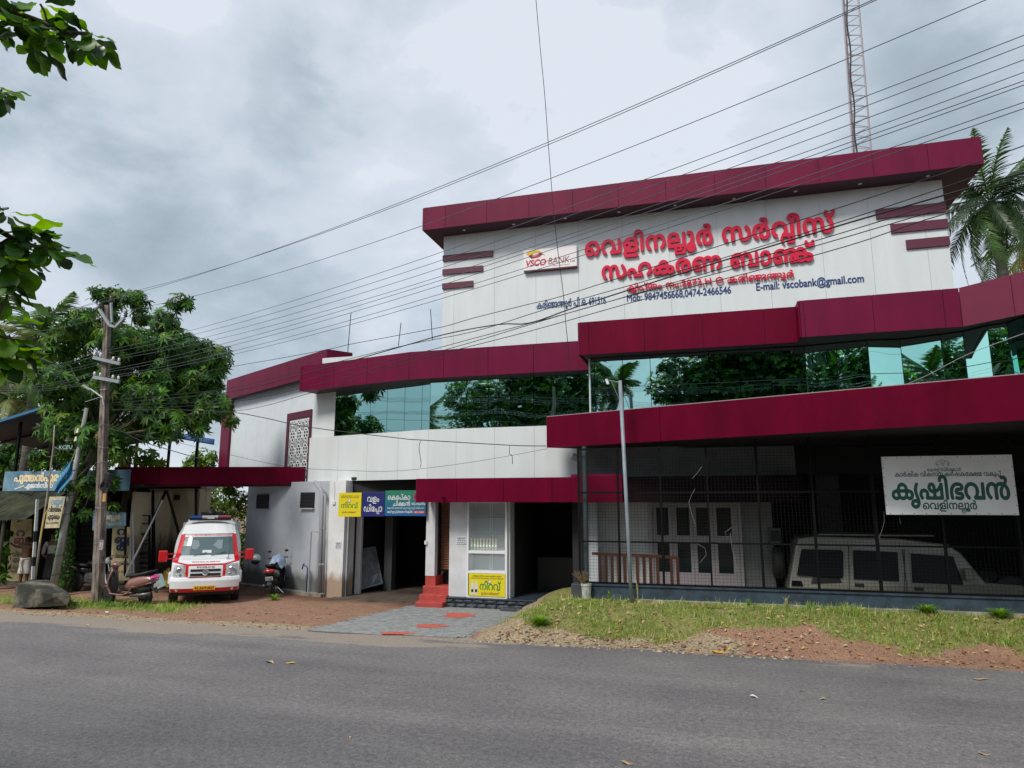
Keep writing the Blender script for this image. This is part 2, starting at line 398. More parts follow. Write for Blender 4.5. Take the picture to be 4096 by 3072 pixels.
# ------------------------------------------------------------------ materials of the setting
def asphalt():
    m = bpy.data.materials.new('asphalt'); m.use_nodes = True; n = m.node_tree.nodes; l = m.node_tree.links; b = n['Principled BSDF']
    g = n.new('ShaderNodeNewGeometry'); b.inputs['Roughness'].default_value = .82; b.inputs['Specular IOR Level'].default_value = .35
    def no(s, d, r=.6, vec=None):
        t = n.new('ShaderNodeTexNoise'); t.inputs['Scale'].default_value = s; t.inputs['Detail'].default_value = d; t.inputs['Roughness'].default_value = r
        l.new(vec or g.outputs['Position'], t.inputs['Vector']); return t.outputs[0]
    def ramp(src, p0, c0, p1, c1):
        r = n.new('ShaderNodeValToRGB'); r.color_ramp.elements[0].position = p0; r.color_ramp.elements[1].position = p1
        r.color_ramp.elements[0].color = (*c0, 1); r.color_ramp.elements[1].color = (*c1, 1); l.new(src, r.inputs[0]); return r.outputs[0]
    def mix(f, a, b_, t='MIX'):
        q = n.new('ShaderNodeMix'); q.data_type = 'RGBA'; q.blend_type = t
        if isinstance(f, float): q.inputs[0].default_value = f
        else: l.new(f, q.inputs[0])
        l.new(a, q.inputs[6]); l.new(b_, q.inputs[7]); return q.outputs[2]
    def rgb(c):
        q = n.new('ShaderNodeRGB'); q.outputs[0].default_value = (*c, 1); return q.outputs[0]
    fine = mix(.5, ramp(no(36, 5, .85), .34, (.030, .030, .034), .66, (.40, .39, .385)), ramp(no(14, 4, .8), .32, (.07, .07, .075), .68, (.30, .29, .285)))
    v = n.new('ShaderNodeTexVoronoi'); v.inputs['Scale'].default_value = 38; l.new(g.outputs['Position'], v.inputs['Vector'])
    chip = ramp(v.outputs['Distance'], .0, (.62, .6, .58), .20, (.13, .13, .135))
    c = mix(.30, fine, chip)
    vc = n.new('ShaderNodeTexVoronoi'); vc.inputs['Scale'].default_value = 30; l.new(g.outputs['Position'], vc.inputs['Vector'])
    sel = ramp(vc.outputs['Color'], .74, (0, 0, 0), .80, (.7, .7, .7)); dd = ramp(vc.outputs['Distance'], .20, (1, 1, 1), .30, (0, 0, 0))
    mm = n.new('ShaderNodeMath'); mm.operation = 'MULTIPLY'; l.new(sel, mm.inputs[0]); l.new(dd, mm.inputs[1])
    c = mix(mm.outputs[0], c, rgb((.38, .37, .355)))
    c = mix(1.0, c, ramp(no(13, 3, .9), .36, (.70, .695, .70), .64, (1.16, 1.145, 1.13)), 'MULTIPLY')
    c = mix(.9, c, ramp(no(.55, 6, .6), .3, (.78, .77, .80), .72, (1.12, 1.10, 1.08)), 'MULTIPLY')
    mpp = n.new('ShaderNodeMapping'); mpp.inputs['Scale'].default_value = (.12, 1.1, 1); l.new(g.outputs['Position'], mpp.inputs[0])
    c = mix(.8, c, ramp(no(1.0, 4, .5, mpp.outputs[0]), .32, (.78, .78, .80), .68, (1.17, 1.16, 1.14)), 'MULTIPLY')
    # dust and grit washed over the far edge
    sx = n.new('ShaderNodeSeparateXYZ'); l.new(g.outputs['Position'], sx.inputs[0])
    mr = n.new('ShaderNodeMapRange'); mr.inputs[1].default_value = 11.7; mr.inputs[2].default_value = 13.7; l.new(sx.outputs[1], mr.inputs[0])
    mpd = n.new('ShaderNodeMapping'); mpd.inputs['Scale'].default_value = (.30, 1.5, 1); l.new(g.outputs['Position'], mpd.inputs[0])
    ad = n.new('ShaderNodeMath'); ad.operation = 'ADD'; l.new(mr.outputs[0], ad.inputs[0]); nd = n.new('ShaderNodeMath'); nd.operation = 'MULTIPLY_ADD'; nd.inputs[1].default_value = 2.0; nd.inputs[2].default_value = -.5
    l.new(no(1.3, 8, .72, mpd.outputs[0]), nd.inputs[0]); l.new(nd.outputs[0], ad.inputs[1])
    ml = n.new('ShaderNodeMapRange'); ml.inputs[1].default_value = -2; ml.inputs[2].default_value = -7; ml.inputs[3].default_value = -.34; ml.inputs[4].default_value = .16; l.new(sx.outputs[0], ml.inputs[0])
    ad2 = n.new('ShaderNodeMath'); ad2.operation = 'ADD'; l.new(ad.outputs[0], ad2.inputs[0]); l.new(ml.outputs[0], ad2.inputs[1])
    dm = ramp(ad2.outputs[0], .94, (0, 0, 0), 1.60, (.72, .72, .72))
    c = mix(dm, c, ramp(no(30, 4), .3, (.19, .155, .125), .7, (.44, .37, .30)))
    hs = n.new('ShaderNodeBrightContrast'); hs.inputs['Bright'].default_value = 0; l.new(c, hs.inputs[0])
    l.new(hs.outputs[0], b.inputs['Base Color'])
    bm = n.new('ShaderNodeBump'); bm.inputs['Strength'].default_value = .55; bm.inputs['Distance'].default_value = .008
    l.new(no(60, 4), bm.inputs['Height']); l.new(bm.outputs[0], b.inputs['Normal'])
    return m
def zoned():
    """soil sheet: an attribute says where grass roots, red laterite and pale grit lie"""
    m = bpy.data.materials.new('verge_soil'); m.use_nodes = True; n = m.node_tree.nodes; l = m.node_tree.links; b = n['Principled BSDF']
    b.inputs['Roughness'].default_value = .95; b.inputs['Specular IOR Level'].default_value = .15
    g = n.new('ShaderNodeNewGeometry')
    def no(s, d=6, r=.65):
        t = n.new('ShaderNodeTexNoise'); t.inputs['Scale'].default_value = s; t.inputs['Detail'].default_value = d; t.inputs['Roughness'].default_value = r; l.new(g.outputs['Position'], t.inputs['Vector']); return t.outputs[0]
    def ramp(src, p0, c0, p1, c1):
        r = n.new('ShaderNodeValToRGB'); r.color_ramp.elements[0].position = p0; r.color_ramp.elements[1].position = p1
        r.color_ramp.elements[0].color = (*c0, 1); r.color_ramp.elements[1].color = (*c1, 1); l.new(src, r.inputs[0]); return r.outputs[0]
    def mix(f, a, b_, t='MIX'):
        q = n.new('ShaderNodeMix'); q.data_type = 'RGBA'; q.blend_type = t
        if isinstance(f, float): q.inputs[0].default_value = f
        else: l.new(f, q.inputs[0])
        l.new(a, q.inputs[6]); l.new(b_, q.inputs[7]); return q.outputs[2]
    at_ = n.new('ShaderNodeAttribute'); at_.attribute_name = 'zone'; sp = n.new('ShaderNodeSeparateColor'); l.new(at_.outputs['Color'], sp.inputs[0])
    def soft(src):
        a = n.new('ShaderNodeMath'); a.operation = 'ADD'; l.new(src, a.inputs[0]); l.new(no(5), a.inputs[1]); return ramp(a.outputs[0], .9, (0, 0, 0), 1.12, (1, 1, 1))
    red = mix(.5, ramp(no(3), .3, (.22, .105, .065), .72, (.36, .205, .135)), ramp(no(30, 4, .85), .36, (.07, .035, .026), .66, (.52, .35, .25)))
    grit = ramp(no(22, 4, .85), .36, (.11, .08, .05), .66, (.55, .44, .29))
    grs = ramp(no(11, 6, .8), .35, (.085, .09, .03), .7, (.34, .33, .12))
    v = n.new('ShaderNodeTexVoronoi'); v.inputs['Scale'].default_value = 26; l.new(g.outputs['Position'], v.inputs['Vector'])
    peb = ramp(v.outputs['Distance'], .16, (1, 1, 1), .24, (0, 0, 0)); sel = ramp(v.outputs['Color'], .80, (0, 0, 0), .84, (.8, .8, .8))
    mm = n.new('ShaderNodeMath'); mm.operation = 'MULTIPLY'; l.new(peb, mm.inputs[0]); l.new(sel, mm.inputs[1])
    q = n.new('ShaderNodeRGB'); q.outputs[0].default_value = (.52, .42, .33, 1)
    red = mix(mm.outputs[0], red, q.outputs[0])
    c = mix(soft(sp.outputs[2]), red, grit); c = mix(soft(sp.outputs[0]), c, grs)
    wet = n.new('ShaderNodeMix'); wet.data_type = 'RGBA'; wet.blend_type = 'MULTIPLY'; l.new(sp.outputs[1], wet.inputs[0]); l.new(c, wet.inputs[6]); wet.inputs[7].default_value = (.42, .36, .34, 1)
    l.new(wet.outputs[2], b.inputs['Base Color'])
    bm = n.new('ShaderNodeBump'); bm.inputs['Strength'].default_value = .8; bm.inputs['Distance'].default_value = .02
    l.new(no(38, 4, .7), bm.inputs['Height']); l.new(bm.outputs[0], b.inputs['Normal'])
    return m
def cladding(name, col, rough, var=.05):
    return mat(name, col, rough, var=var, vscale=1.3, spec=.6, coat=.12)
purple = mat('purple_cladding', (.135, .0015, .032), .42, var=.16, vscale=2.2, spec=.22, stretch=(1, 1, .3), bump=.05, bscale=2)
purple_b = mat('purple_cladding_bright', (.125, .0006, .020), .45, var=.16, vscale=2.2, spec=.10, stretch=(1, 1, .3))
joint = mat('joint_dark', (.012, .008, .010), .8); joint_l = mat('joint_pale', (.42, .44, .45), .8)
white = mat('white_cladding', (.66, .70, .71), .42, var=.04, vscale=3.0, spec=.4, stretch=(1, 1, .16), bump=.03, bscale=6)
plaster = mat('white_plaster', (.60, .61, .63), .85, var=.10, vscale=2.0, bump=.15, bscale=40)
grey_plaster = mat('grey_plaster', (.40, .42, .46), .85, var=.18, vscale=1.6, bump=.15, bscale=30)
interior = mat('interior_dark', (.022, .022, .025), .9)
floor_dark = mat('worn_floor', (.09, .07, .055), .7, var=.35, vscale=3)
steel_black = mat('black_painted_steel', (.004, .0045, .005), .55, spec=.15)
steel_grey = mat('grey_painted_steel', (.28, .32, .36), .45, metallic=0 if False else 0) if False else mat('grey_painted_steel', (.22, .26, .30), .45, var=.15)
def stained(name, col, stain, zh=1.2, amt=.9, vs=(1.6, 1.6, .5)):
    """plaster with damp and splash stains that climb from the ground"""
    m = mat(name, col, .88, var=.07, vscale=2, bump=.15, bscale=35); n = m.node_tree.nodes; l = m.node_tree.links; b = n['Principled BSDF']
    src = b.inputs['Base Color'].links[0].from_socket; g = n.new('ShaderNodeNewGeometry'); sx = n.new('ShaderNodeSeparateXYZ'); l.new(g.outputs['Position'], sx.inputs[0])
    mr = n.new('ShaderNodeMapRange'); mr.inputs[1].default_value = zh; mr.inputs[2].default_value = 0; l.new(sx.outputs[2], mr.inputs[0])
    mpn = n.new('ShaderNodeMapping'); mpn.inputs['Scale'].default_value = vs; l.new(g.outputs['Position'], mpn.inputs[0])
    t = n.new('ShaderNodeTexNoise'); t.inputs['Scale'].default_value = 2.2; t.inputs['Detail'].default_value = 7; t.inputs['Roughness'].default_value = .7; l.new(mpn.outputs[0], t.inputs['Vector'])
    a = n.new('ShaderNodeMath'); a.operation = 'ADD'; l.new(mr.outputs[0], a.inputs[0]); l.new(t.outputs[0], a.inputs[1])
    r = n.new('ShaderNodeValToRGB'); r.color_ramp.elements[0].position = .68; r.color_ramp.elements[1].position = 1.3
    r.color_ramp.elements[1].color = (amt, amt, amt, 1); l.new(a.outputs[0], r.inputs[0])
    q = n.new('ShaderNodeMix'); q.data_type = 'RGBA'; l.new(r.outputs[0], q.inputs[0]); l.new(src, q.inputs[6]); q.inputs[7].default_value = (*stain, 1); l.new(q.outputs[2], b.inputs['Base Color'])
    return m
col_plaster = stained('column_plaster', (.72, .73, .73), (.34, .23, .15), .9)
cream = stained('cream_plaster', (.46, .40, .28), (.07, .055, .04), 2.3, .95, (2.5, 2.5, .35))
greywall = stained('grey_wall_plaster', (.45, .48, .52), (.10, .11, .10), .8)
red_paint = mat('red_oxide_paint', (.40, .05, .04), .6, var=.22, vscale=5, bump=.1, bscale=30)
dark_stone = mat('dark_painted_stone', (.022, .034, .048), .55, var=.5, vscale=8, bump=.9, bscale=14)
plinth_navy = mat('navy_painted_plaster', (.026, .046, .068), .6, var=.4, vscale=4, bump=.2, bscale=20)
alu = mat('white_powder_coat', (.74, .76, .78), .4)
def glassmat(name, tint, wob):
    m = mat(name, tint, .015, metallic=1.0) if False else None
    m = bpy.data.materials.new(name); m.use_nodes = True; n = m.node_tree.nodes; l = m.node_tree.links; b = n['Principled BSDF']
    b.inputs['Metallic'].default_value = 1; b.inputs['Roughness'].default_value = .012; b.inputs['Base Color'].default_value = (*tint, 1)
    g = n.new('ShaderNodeTexCoord'); t = n.new('ShaderNodeTexNoise'); t.inputs['Scale'].default_value = .9; t.inputs['Detail'].default_value = 1.0; l.new(g.outputs['Object'], t.inputs['Vector'])
    bm = n.new('ShaderNodeBump'); bm.inputs['Strength'].default_value = wob; bm.inputs['Distance'].default_value = .02; l.new(t.outputs[0], bm.inputs['Height']); l.new(bm.outputs[0], b.inputs['Normal']); return m
glass = glassmat('coated_green_glass', (.36, .62, .59), .35)
glass2 = glassmat('coated_green_glass_clearer', (.42, .84, .74), .55)

# ------------------------------------------------------------------ ground, road, verge
def sstep(a, b, x):
    t = np.clip((x - a) / (b - a), 0, 1); return t * t * (3 - 2 * t)
def fbm(x, y, seed=0):
    r = np.zeros_like(x, dtype=float); a = 1.0
    for k in range(5):
        f = 1.3 * 1.9 ** k; r += a * (np.sin(x * f + seed * 3.1 + 1.7 * k + 1.3 * np.sin(y * f * .8 + k)) * np.cos(y * f * 1.1 + seed + 2.3 * k + 1.1 * np.sin(x * f * .7 - k))); a *= .55
    return r
def edgeY(x): return 13.2 + .10 * fbm(x * .6, x * 0 + 2) * .8 + .35 * sstep(-12, -16, x) * -1
def gh(x, y):
    x = np.asarray(x, float); y = np.asarray(y, float)
    m = sstep(-4.9, -3.3, x - .25 * np.sin(y * 1.7)) * sstep(13.35, 15.25, y + .22 * np.sin(x * 1.1)) * .54 * (1 - .10 * sstep(2, 7, x))
    bump = .012 * fbm(x * 3, y * 3, 4) * sstep(13.3, 13.7, y)
    flat = (1 - sstep(-8.3, -7.9, x) * (1 - sstep(-4.9, -4.5, x)))      # the paved apron stays level
    z = m + bump * flat + .03 * sstep(13.2, 13.6, y) * flat * (1 - sstep(17, 18, y))
    return z - .01
X0, X1, Y0, Y1 = -34.0, 16.0, 12.6, 24.0
nx, ny = 500, 150
xs = np.linspace(X0, X1, nx); ys = Y0 + (Y1 - Y0) * np.linspace(0, 1, ny) ** 1.5
GX, GY = np.meshgrid(xs, ys); GZ = gh(GX, GY)
e_ = edgeY(GX); GZ = np.where(GY < e_, -.03, GZ + 0.0); GZ = np.where((GY >= e_) & (GY < e_ + .25), np.minimum(GZ, .012 + .01 * fbm(GX * 4, GY * 4, 1)), GZ)
V = np.stack([GX.ravel(), GY.ravel(), GZ.ravel()], 1)
I = np.arange(nx * ny).reshape(ny, nx); Fq = np.stack([I[:-1, :-1].ravel(), I[:-1, 1:].ravel(), I[1:, 1:].ravel(), I[1:, :-1].ravel()], 1)
me = rawmesh('verge', V, Fq, zoned(), 4, True)
def zones(x, y):
    n = .22 * fbm(x, y, 2)
    g = sstep(-4.6, -3.6, x + n) * sstep(13.75, 14.25, y + n * 1.5 - .25 * sstep(-1.0, 1.2, x) * (1 - sstep(4.0, 5.2, x)) * .7 + .25 * sstep(-3, -1.5, x) * 0)   # mound grass
    gl = sstep(-12.2, -13.6, x + n) * sstep(14.05, 14.4, y + n * .5) * (1 - sstep(15.3, 16.1, y + n))
    gr = np.maximum(g, gl)
    grit = np.maximum(sstep(.9, -.6, x + n) * sstep(-5.0, -4.3, x) * sstep(14.6, 13.6, y) * .9, sstep(-5.3, -4.6, x) * sstep(-2.8, -4.0, x) * sstep(13.6, 14.4, y) * .95)
    grit = np.maximum(grit, sstep(-7.8, -8.6, x) * sstep(14.1, 13.3, y + n * .6) * .8)
    wet = np.maximum(sstep(16.6, 17.6, y + n) * sstep(-7, -8, x), 0) * .75
    return gr, wet, grit
gr, wet, grit = zones(GX, GY)
ca = me.color_attributes.new('zone', 'FLOAT_COLOR', 'POINT'); buf = np.ones((nx * ny, 4)); buf[:, 0] = gr.ravel(); buf[:, 1] = wet.ravel(); buf[:, 2] = grit.ravel(); ca.data.foreach_set('color', buf.ravel())
verge = bpy.data.objects.new('verge', me); COL.objects.link(verge); kind(verge, 'structure')
road = bpy.data.objects.new('road', MB().add([(-300, 2.6, 0), (300, 2.6, 0), (300, 13.9, 0), (-300, 13.9, 0)], [(0, 1, 2, 3)]).mesh('road', asphalt())); COL.objects.link(road); kind(road, 'structure')
soil_far = mat('far_soil', (.20, .13, .08), .95, var=.4, vscale=.6)
g_ = MB().add([(-900, -900, -.06), (900, -900, -.06), (900, 1500, -.06), (-900, 1500, -.06)], [(0, 1, 2, 3)])
ground = bpy.data.objects.new('ground', g_.mesh('ground', soil_far)); COL.objects.link(ground); kind(ground, 'structure')
bank_ = MB().grid(lambda a, b: (-80 + 160 * a, 2.7 - 12 * b, .02 + 1.0 * float(sstep(0, .12, b)) + .03 * math.sin(a * 60)), 60, 16)
rb = bpy.data.objects.new('roadside_bank', bank_.mesh('roadside_bank', soil_far, smooth=True)); COL.objects.link(rb); kind(rb, 'structure')

# paved apron in front of the bank door
ap = MB().slab([(-7.72, 13.15), (-4.95, 13.45), (-4.75, 14.2), (-4.45, 15.2), (-4.3, 17.3), (-7.75, 17.3), (-7.70, 16.7), (-8.1, 15.0), (-8.35, 13.75), (-8.3, 13.2)], -.02, .012)
path = bpy.data.objects.new('path', ap.mesh('path', mat('joint_sand', (.10, .095, .085), .95))); COL.objects.link(path); kind(path, 'structure')
pv = MB()
def in_path(x, y):
    r = -4.95 + (.75) * ((y - 13.4) / 3.9) ** .8 if y > 13.4 else -4.95
    l_ = -8.3 + .6 * max(0, (y - 13.6) / 3.2)
    return l_ < x < r - .03 and 13.24 + .03 * (x + 8) < y < 17.1
j = 0; y = 13.22
while y < 17.2:
    x = -8.5 + (.12 if j % 2 else 0)
    while x < -4.1:
        if in_path(x + .12, y + .06): h_ = random.uniform(.018, .024); pv.box(x + .003, x + .237, y + .003, y + .117, .004, h_)
        x += .24
    y += .12; j += 1
po = pv.build('paver', mat('grey_paver', (.25, .26, .26), .85, var=.2, vscale=5.5, bump=.3, bscale=60, detail=8), path); kind(po, 'stuff'); po['label'] = 'grey concrete pavers laid in staggered rows'
mark_m = mat('faded_red_road_paint', (.50, .10, .07), .75, var=.3, vscale=30)
for k, (u, v, w, h_) in enumerate(((1835, 2461, 62, 10), (1725, 2503, 66, 7), (1585, 2532, 70, 5))):
    c = onZ(u, v, .026); pts = []
    for a in range(16):
        t = 2 * math.pi * a / 16; rr = 1 + .16 * math.sin(5 * t + k) + .08 * math.cos(3 * t)
        q = onZ(u + w * rr * math.cos(t), v + h_ * rr * math.sin(t), .026); pts.append((q[0], q[1]))
    me_ = MB().slab(pts, .0245, .0265)
    solo(me_, 'painted_ground_mark', mark_m, ['faded red footprint shaped mark painted on pavers nearest the red steps', 'faded red mark painted midway along the grey paver apron', 'worn thin red mark painted on pavers next to the asphalt'][k], 'painted mark', (c[0], c[1], 0), group='red marks painted on the paved apron')

# ------------------------------------------------------------------ the bank building
bank = thing('bank_building', 'white bank building with maroon fascia bands, green mirror glass windows and a tall signboard block', 'building', (-3, 18, 0))
def cuts_px(a, b, px):
    ts = [0.]
    for u, v in px:
        q = onL(u, v, a, b); t = (q.x - a[0]) / (b[0] - a[0]); ts.append(t)
    ts = sorted(t for t in ts if 0 <= t < .99) + [1.]; return ts
def lerp2(a, b, t): return (a[0] + (b[0] - a[0]) * t, a[1] + (b[1] - a[1]) * t)
def panel_run(parent, a, b, z0, z1, ts, m, name='cladding_panel', th=.035, gap=.011, core=True, m2=None):
    ln = math.hypot(b[0] - a[0], b[1] - a[1])
    if name == 'wall_panel': gap = .006
    for i in range(len(ts) - 1):
        p = lerp2(a, b, ts[i] + gap / 2 / ln); q = lerp2(a, b, ts[i + 1] - gap / 2 / ln)
        MB().walls([p, q], z0, z1, th).build(name, (m2[i % len(m2)] if m2 else m), parent)
    if core:
        nx_, ny_ = -(b[1] - a[1]) / ln, (b[0] - a[0]) / ln
        o = .02; p = (a[0] + nx_ * o, a[1] + ny_ * o); q = (b[0] + nx_ * o, b[1] + ny_ * o)
        MB().walls([lerp2(p, q, .002), lerp2(p, q, .998)], z0 + .006, z1 - .006, .10).build('panel_backing', joint_l if name == 'wall_panel' else joint, parent)
# upper signboard block
TX0, TX1, TY = -7.37, 5.79, 18.05
MB().box(TX0 + .02, TX1 - .02, TY + .06, 26, 6.9, 10.52).build('upper_block', white, bank)
ts = [0.] + [(onY(u, v, TY)[0] - TX0) / (TX1 - TX0) for u, v in ((1816, 1200), (1978, 1100), (2144, 1180), (2316, 1180), (2497, 1200), (2686, 1200), (2882, 1180), (3085, 1150), (3300, 1120), (3495, 1080), (3716, 1050))] + [1.]
panel_run(bank, (TX0, TY), (TX1, TY), 6.9, 10.52, ts, white, 'wall_panel')
FX0, FX1, FY = -7.76, 6.46, 17.4
ts = [0.] + [(onY(u, v, FY)[0] - FX0) / (FX1 - FX0) for u, v in ((1781, 860), (1947, 850), (2116, 830), (2291, 800), (2473, 790), (2663, 770), (2859, 740), (3062, 710), (3275, 690), (3492, 660), (3712, 630))] + [1.]
panel_run(bank, (FX0, FY), (FX1, FY), 10.5, 11.19, ts, purple, 'fascia_panel')
MB().walls([(FX0 + .006, 26), (FX0 + .006, FY + .01)], 10.502, 11.188, -.035).build('fascia_return', purple, bank)
MB().walls([(FX1 - .006, FY + .01), (FX1 - .006, 26)], 10.502, 11.188, -.035).build('fascia_return', purple, bank)
MB().box(FX0 + .05, FX1 - .05, FY + .13, 26, 10.53, 11.15).build('roof_slab', joint, bank)
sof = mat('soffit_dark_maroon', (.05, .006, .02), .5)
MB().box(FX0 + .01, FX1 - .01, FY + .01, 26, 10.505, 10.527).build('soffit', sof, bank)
for k in range(9):
    x = -6.6 + k * 1.5; f = MB().lathe([(.045, 0), (.045, .012)], 12, Matrix.Translation((x, 17.72, 10.490))).build('downlight', mat('lamp_ring', (.7, .7, .7), .3), bank)
stripe = mat('maroon_strip', (.10, .012, .035), .5)
for u0, u1, vt, vb, lft in ((1775, 1973, 1024, 1045, 1), (1775, 1933, 1079, 1099, 1), (1775, 1894, 1135, 1156, 1), (3505, 3783, 840, 868, 0), (3564, 3788, 899, 925, 0), (3626, 3796, 962, 989, 0)):
    xa = TX0 if lft else onY(u0, vb, TY)[0]; xb = onY(u1, vt, TY)[0] if lft else TX1
    zt = onY(u0, vt if lft else vt + (vb - vt) * 0, TY)[1]; za = onY(u0, vb + (0), TY)[1]
    zt = onY(u0, vt, TY)[1]; zb = onY(u0, vb + (10 if not lft else 2), TY)[1]
    MB().box(xa - .01, xb + (.012 if not lft else 0), TY - .05, TY - .004, zb, zt).build('maroon_strip', stripe, bank, bevel=.004)
# low parapet wall left of the signboard block
MB().box(-11.7, TX0 - .01, 18.7, 18.9, 6.6, 7.18).build('parapet', white, bank)

# first floor, middle part
W0, W1, W2 = (-12.05, 18.75), (-7.5, 17.5), (-2.9, 17.45)
WS0, WS1 = 3.30, 4.66
panel_run(bank, W0, W1, WS0, WS1, [0, .27, .52, .77, 1], white, 'wall_panel')
panel_run(bank, W1, W2, WS0, WS1, [0, .18, .42, .66, .89, 1], white, 'wall_panel')
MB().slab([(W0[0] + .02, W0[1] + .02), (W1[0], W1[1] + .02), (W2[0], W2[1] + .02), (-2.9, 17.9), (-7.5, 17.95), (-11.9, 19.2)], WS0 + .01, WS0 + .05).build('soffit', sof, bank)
G0, G1, G2 = (-12.0, 18.83), (-7.5, 17.57), (-2.78, 17.52)
q = onL(1340, 1660, G0, G1); G0b = (q.x, q.y)
MB().walls([G0, G0b], WS1, 6.12, .2).build('corner_wall', white, bank)
MB().walls([(-12.0, 21), G0], WS0, 6.12, .2).build('corner_wall', white, bank)
pane_n = 0
def panes(parent, pts, z0, z1, gm, zt=None, tr=.006, frame=True):
    """glass strip: one window per bay, its pane(s) and its thin frame as pieces of it"""
    for i in range(len(pts) - 1):
        a, b = pts[i], pts[i + 1]
        d = Vector((b[0] - a[0], b[1] - a[1], 0)); ln = d.length; d.normalize(); nn = Vector((-d.y, d.x, 0))
        def P(t, z, o=0): return Vector((a[0], a[1], z)) + d * t + nn * o
        f = MB()
        for t in (0, ln): f.bar(P(t, z0, .012), P(t, z1, .012), .016, .02)
        f.bar(P(0, z0 + .01, .012), P(ln, z0 + .01, .012), .02); f.bar(P(0, z1 - .01, .012), P(ln, z1 - .01, .012), .02)
        if zt: f.bar(P(0, zt, .012), P(ln, zt, .012), .014)
        w = f.build('window', mat('glazing_gasket', (.01, .03, .028), .5), parent)
        for za, zb in (((z0, zt), (zt, z1)) if zt else ((z0, z1),)):
            g2 = .007; rot = random.uniform(-.0035, .0035); ti = random.uniform(-.003, .003)
            vs = []
            for t, z in ((g2, za + g2), (ln - g2, za + g2), (ln - g2, zb - g2), (g2, zb - g2)):
                vs.append(P(t, z, (t - ln / 2) * rot + (z - (za + zb) / 2) * ti))
            vs += [p + nn * .006 for p in vs]
            MB().add(vs, [(0, 1, 2, 3), (7, 6, 5, 4), (0, 4, 5, 1), (1, 5, 6, 2), (2, 6, 7, 3), (3, 7, 4, 0)]).build('pane', gm, w)
px = [(1340, 1640), (1416, 1640), (1482, 1620), (1549, 1620), (1619, 1620), (1688, 1620)]
pts = [tuple(onL(u, v, G0, G1)[:2]) for u, v in px] + [G1]
panes(bank, pts, WS1 + .0, 6.09, glass)
pts = [G1] + [tuple(onL(u, 1600, G1, G2)[:2]) for u in (1866, 1953, 2043, 2134, 2226, 2320)] + [G2]
panes(bank, pts, WS1 + .0, 6.09, glass)
A, B, C = (-12.1, 18.15), (-8.0, 17.2), (-2.78, 17.2)
Z0, Z1 = 6.05, 6.83
panel_run(bank, A, B, Z0, Z1, cuts_px(A, B, [(1209, 1500), (1335, 1500), (1468, 1500)]), purple, 'fascia_panel')
panel_run(bank, B, C, Z0, Z1, cuts_px(B, C, [(1775, 1450), (1952, 1450), (2134, 1440)]), purple, 'fascia_panel')
MB().walls([(-11.75, 18.9), A], Z0 + .003, Z1 - .003, -.03).build('fascia_return', purple, bank)
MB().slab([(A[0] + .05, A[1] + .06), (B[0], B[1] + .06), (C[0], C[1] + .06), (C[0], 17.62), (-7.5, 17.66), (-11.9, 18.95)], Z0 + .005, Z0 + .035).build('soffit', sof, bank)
MB().slab([(A[0] + .1, A[1] + .13), (B[0], B[1] + .13), (C[0], C[1] + .13), (C[0], 19), (-11.7, 19)], Z0 + .05, Z1 - .05).build('roof_slab', joint, bank)
# solid core behind the glass
MB().slab([(-11.85, 19.05), (-7.5, 17.70), (-2.6, 17.66), (-2.6, 16.55), (1.9, 16.55), (5.4, 16.5), (9.5, 14.5), (9.5, 26), (-11.85, 26)], 4.3, 6.9).build('upper_core', interior, bank)
MB().slab([(-11.85, 19.6), (-9.5, 18.6), (9.5, 18.6), (9.5, 26), (-11.85, 26)], 3.36, 4.4).build('upper_floor_slab', interior, bank)

# first floor, right part: it stands forward
D0, D1 = (-2.92, 15.9), (1.97, 15.9)
panel_run(bank, D0, D1, 6.16, 6.97, cuts_px(D0, D1, [(2355, 1350), (2577, 1340), (2811, 1320), (3057, 1300)]), purple_b, 'fascia_panel')
MB().walls([(-2.925, 17.3), (-2.925, 15.91)], 6.162, 6.968, -.035).build('fascia_return', purple, bank)
E0, E1 = (1.97, 15.43), (5.0, 15.43)
q = onZ(3834, 1152, 6.97); E1 = (q[0], q[1]); E0 = (onZ(3196, 1203, 6.97)); E0 = (E0[0], E0[1])
panel_run(bank, E0, E1, 6.16, 6.97, cuts_px(E0, E1, [(3218, 1280), (3493, 1250), (3775, 1230)]), purple, 'fascia_panel')
MB().walls([(E0[0], D1[1] + .02), (E0[0] - .0, E0[1] + .01)], 6.162, 6.968, -.035).build('fascia_return', purple_b, bank)
q = onZ(4096, 1086, 6.97); F1 = (q[0] + (q[0] - E1[0]) * 1.2, q[1] + (q[1] - E1[1]) * 1.2)
panel_run(bank, E1, F1, 6.16, 6.97, cuts_px(E1, F1, [(4053, 1200)]), mat('rose_cladding', (.17, .018, .05), .4, var=.06, spec=.4), 'fascia_panel')
MB().slab([(D0[0] + .05, 15.95), (D1[0], 15.95), (E0[0] + .03, E0[1] + .06), (E1[0], E1[1] + .08), (F1[0], F1[1] + .05), (9.5, F1[1]), (9.5, 19), (D0[0] + .05, 19)], 6.165, 6.2).build('soffit', sof, bank)
MB().slab([(D0[0] + .1, 16.04), (D1[0] + .1, 16.04), (E0[0] + .15, E0[1] + .15), (E1[0], E1[1] + .2), (F1[0] + .2, F1[1] + .1), (9.5, F1[1]), (9.5, 19), (D0[0] + .1, 19)], 6.22, 6.93).build('roof_slab', joint, bank)
GY = 16.35; zt = onY(2700, 1538, GY)[1]
pts = [(onY(u, 1560, GY)[0], GY) for u in (2364, 2380, 2493, 2604, 2721, 2841, 2963, 3088, 3231)]
panes(bank, pts, 4.78, 6.15, glass, zt)
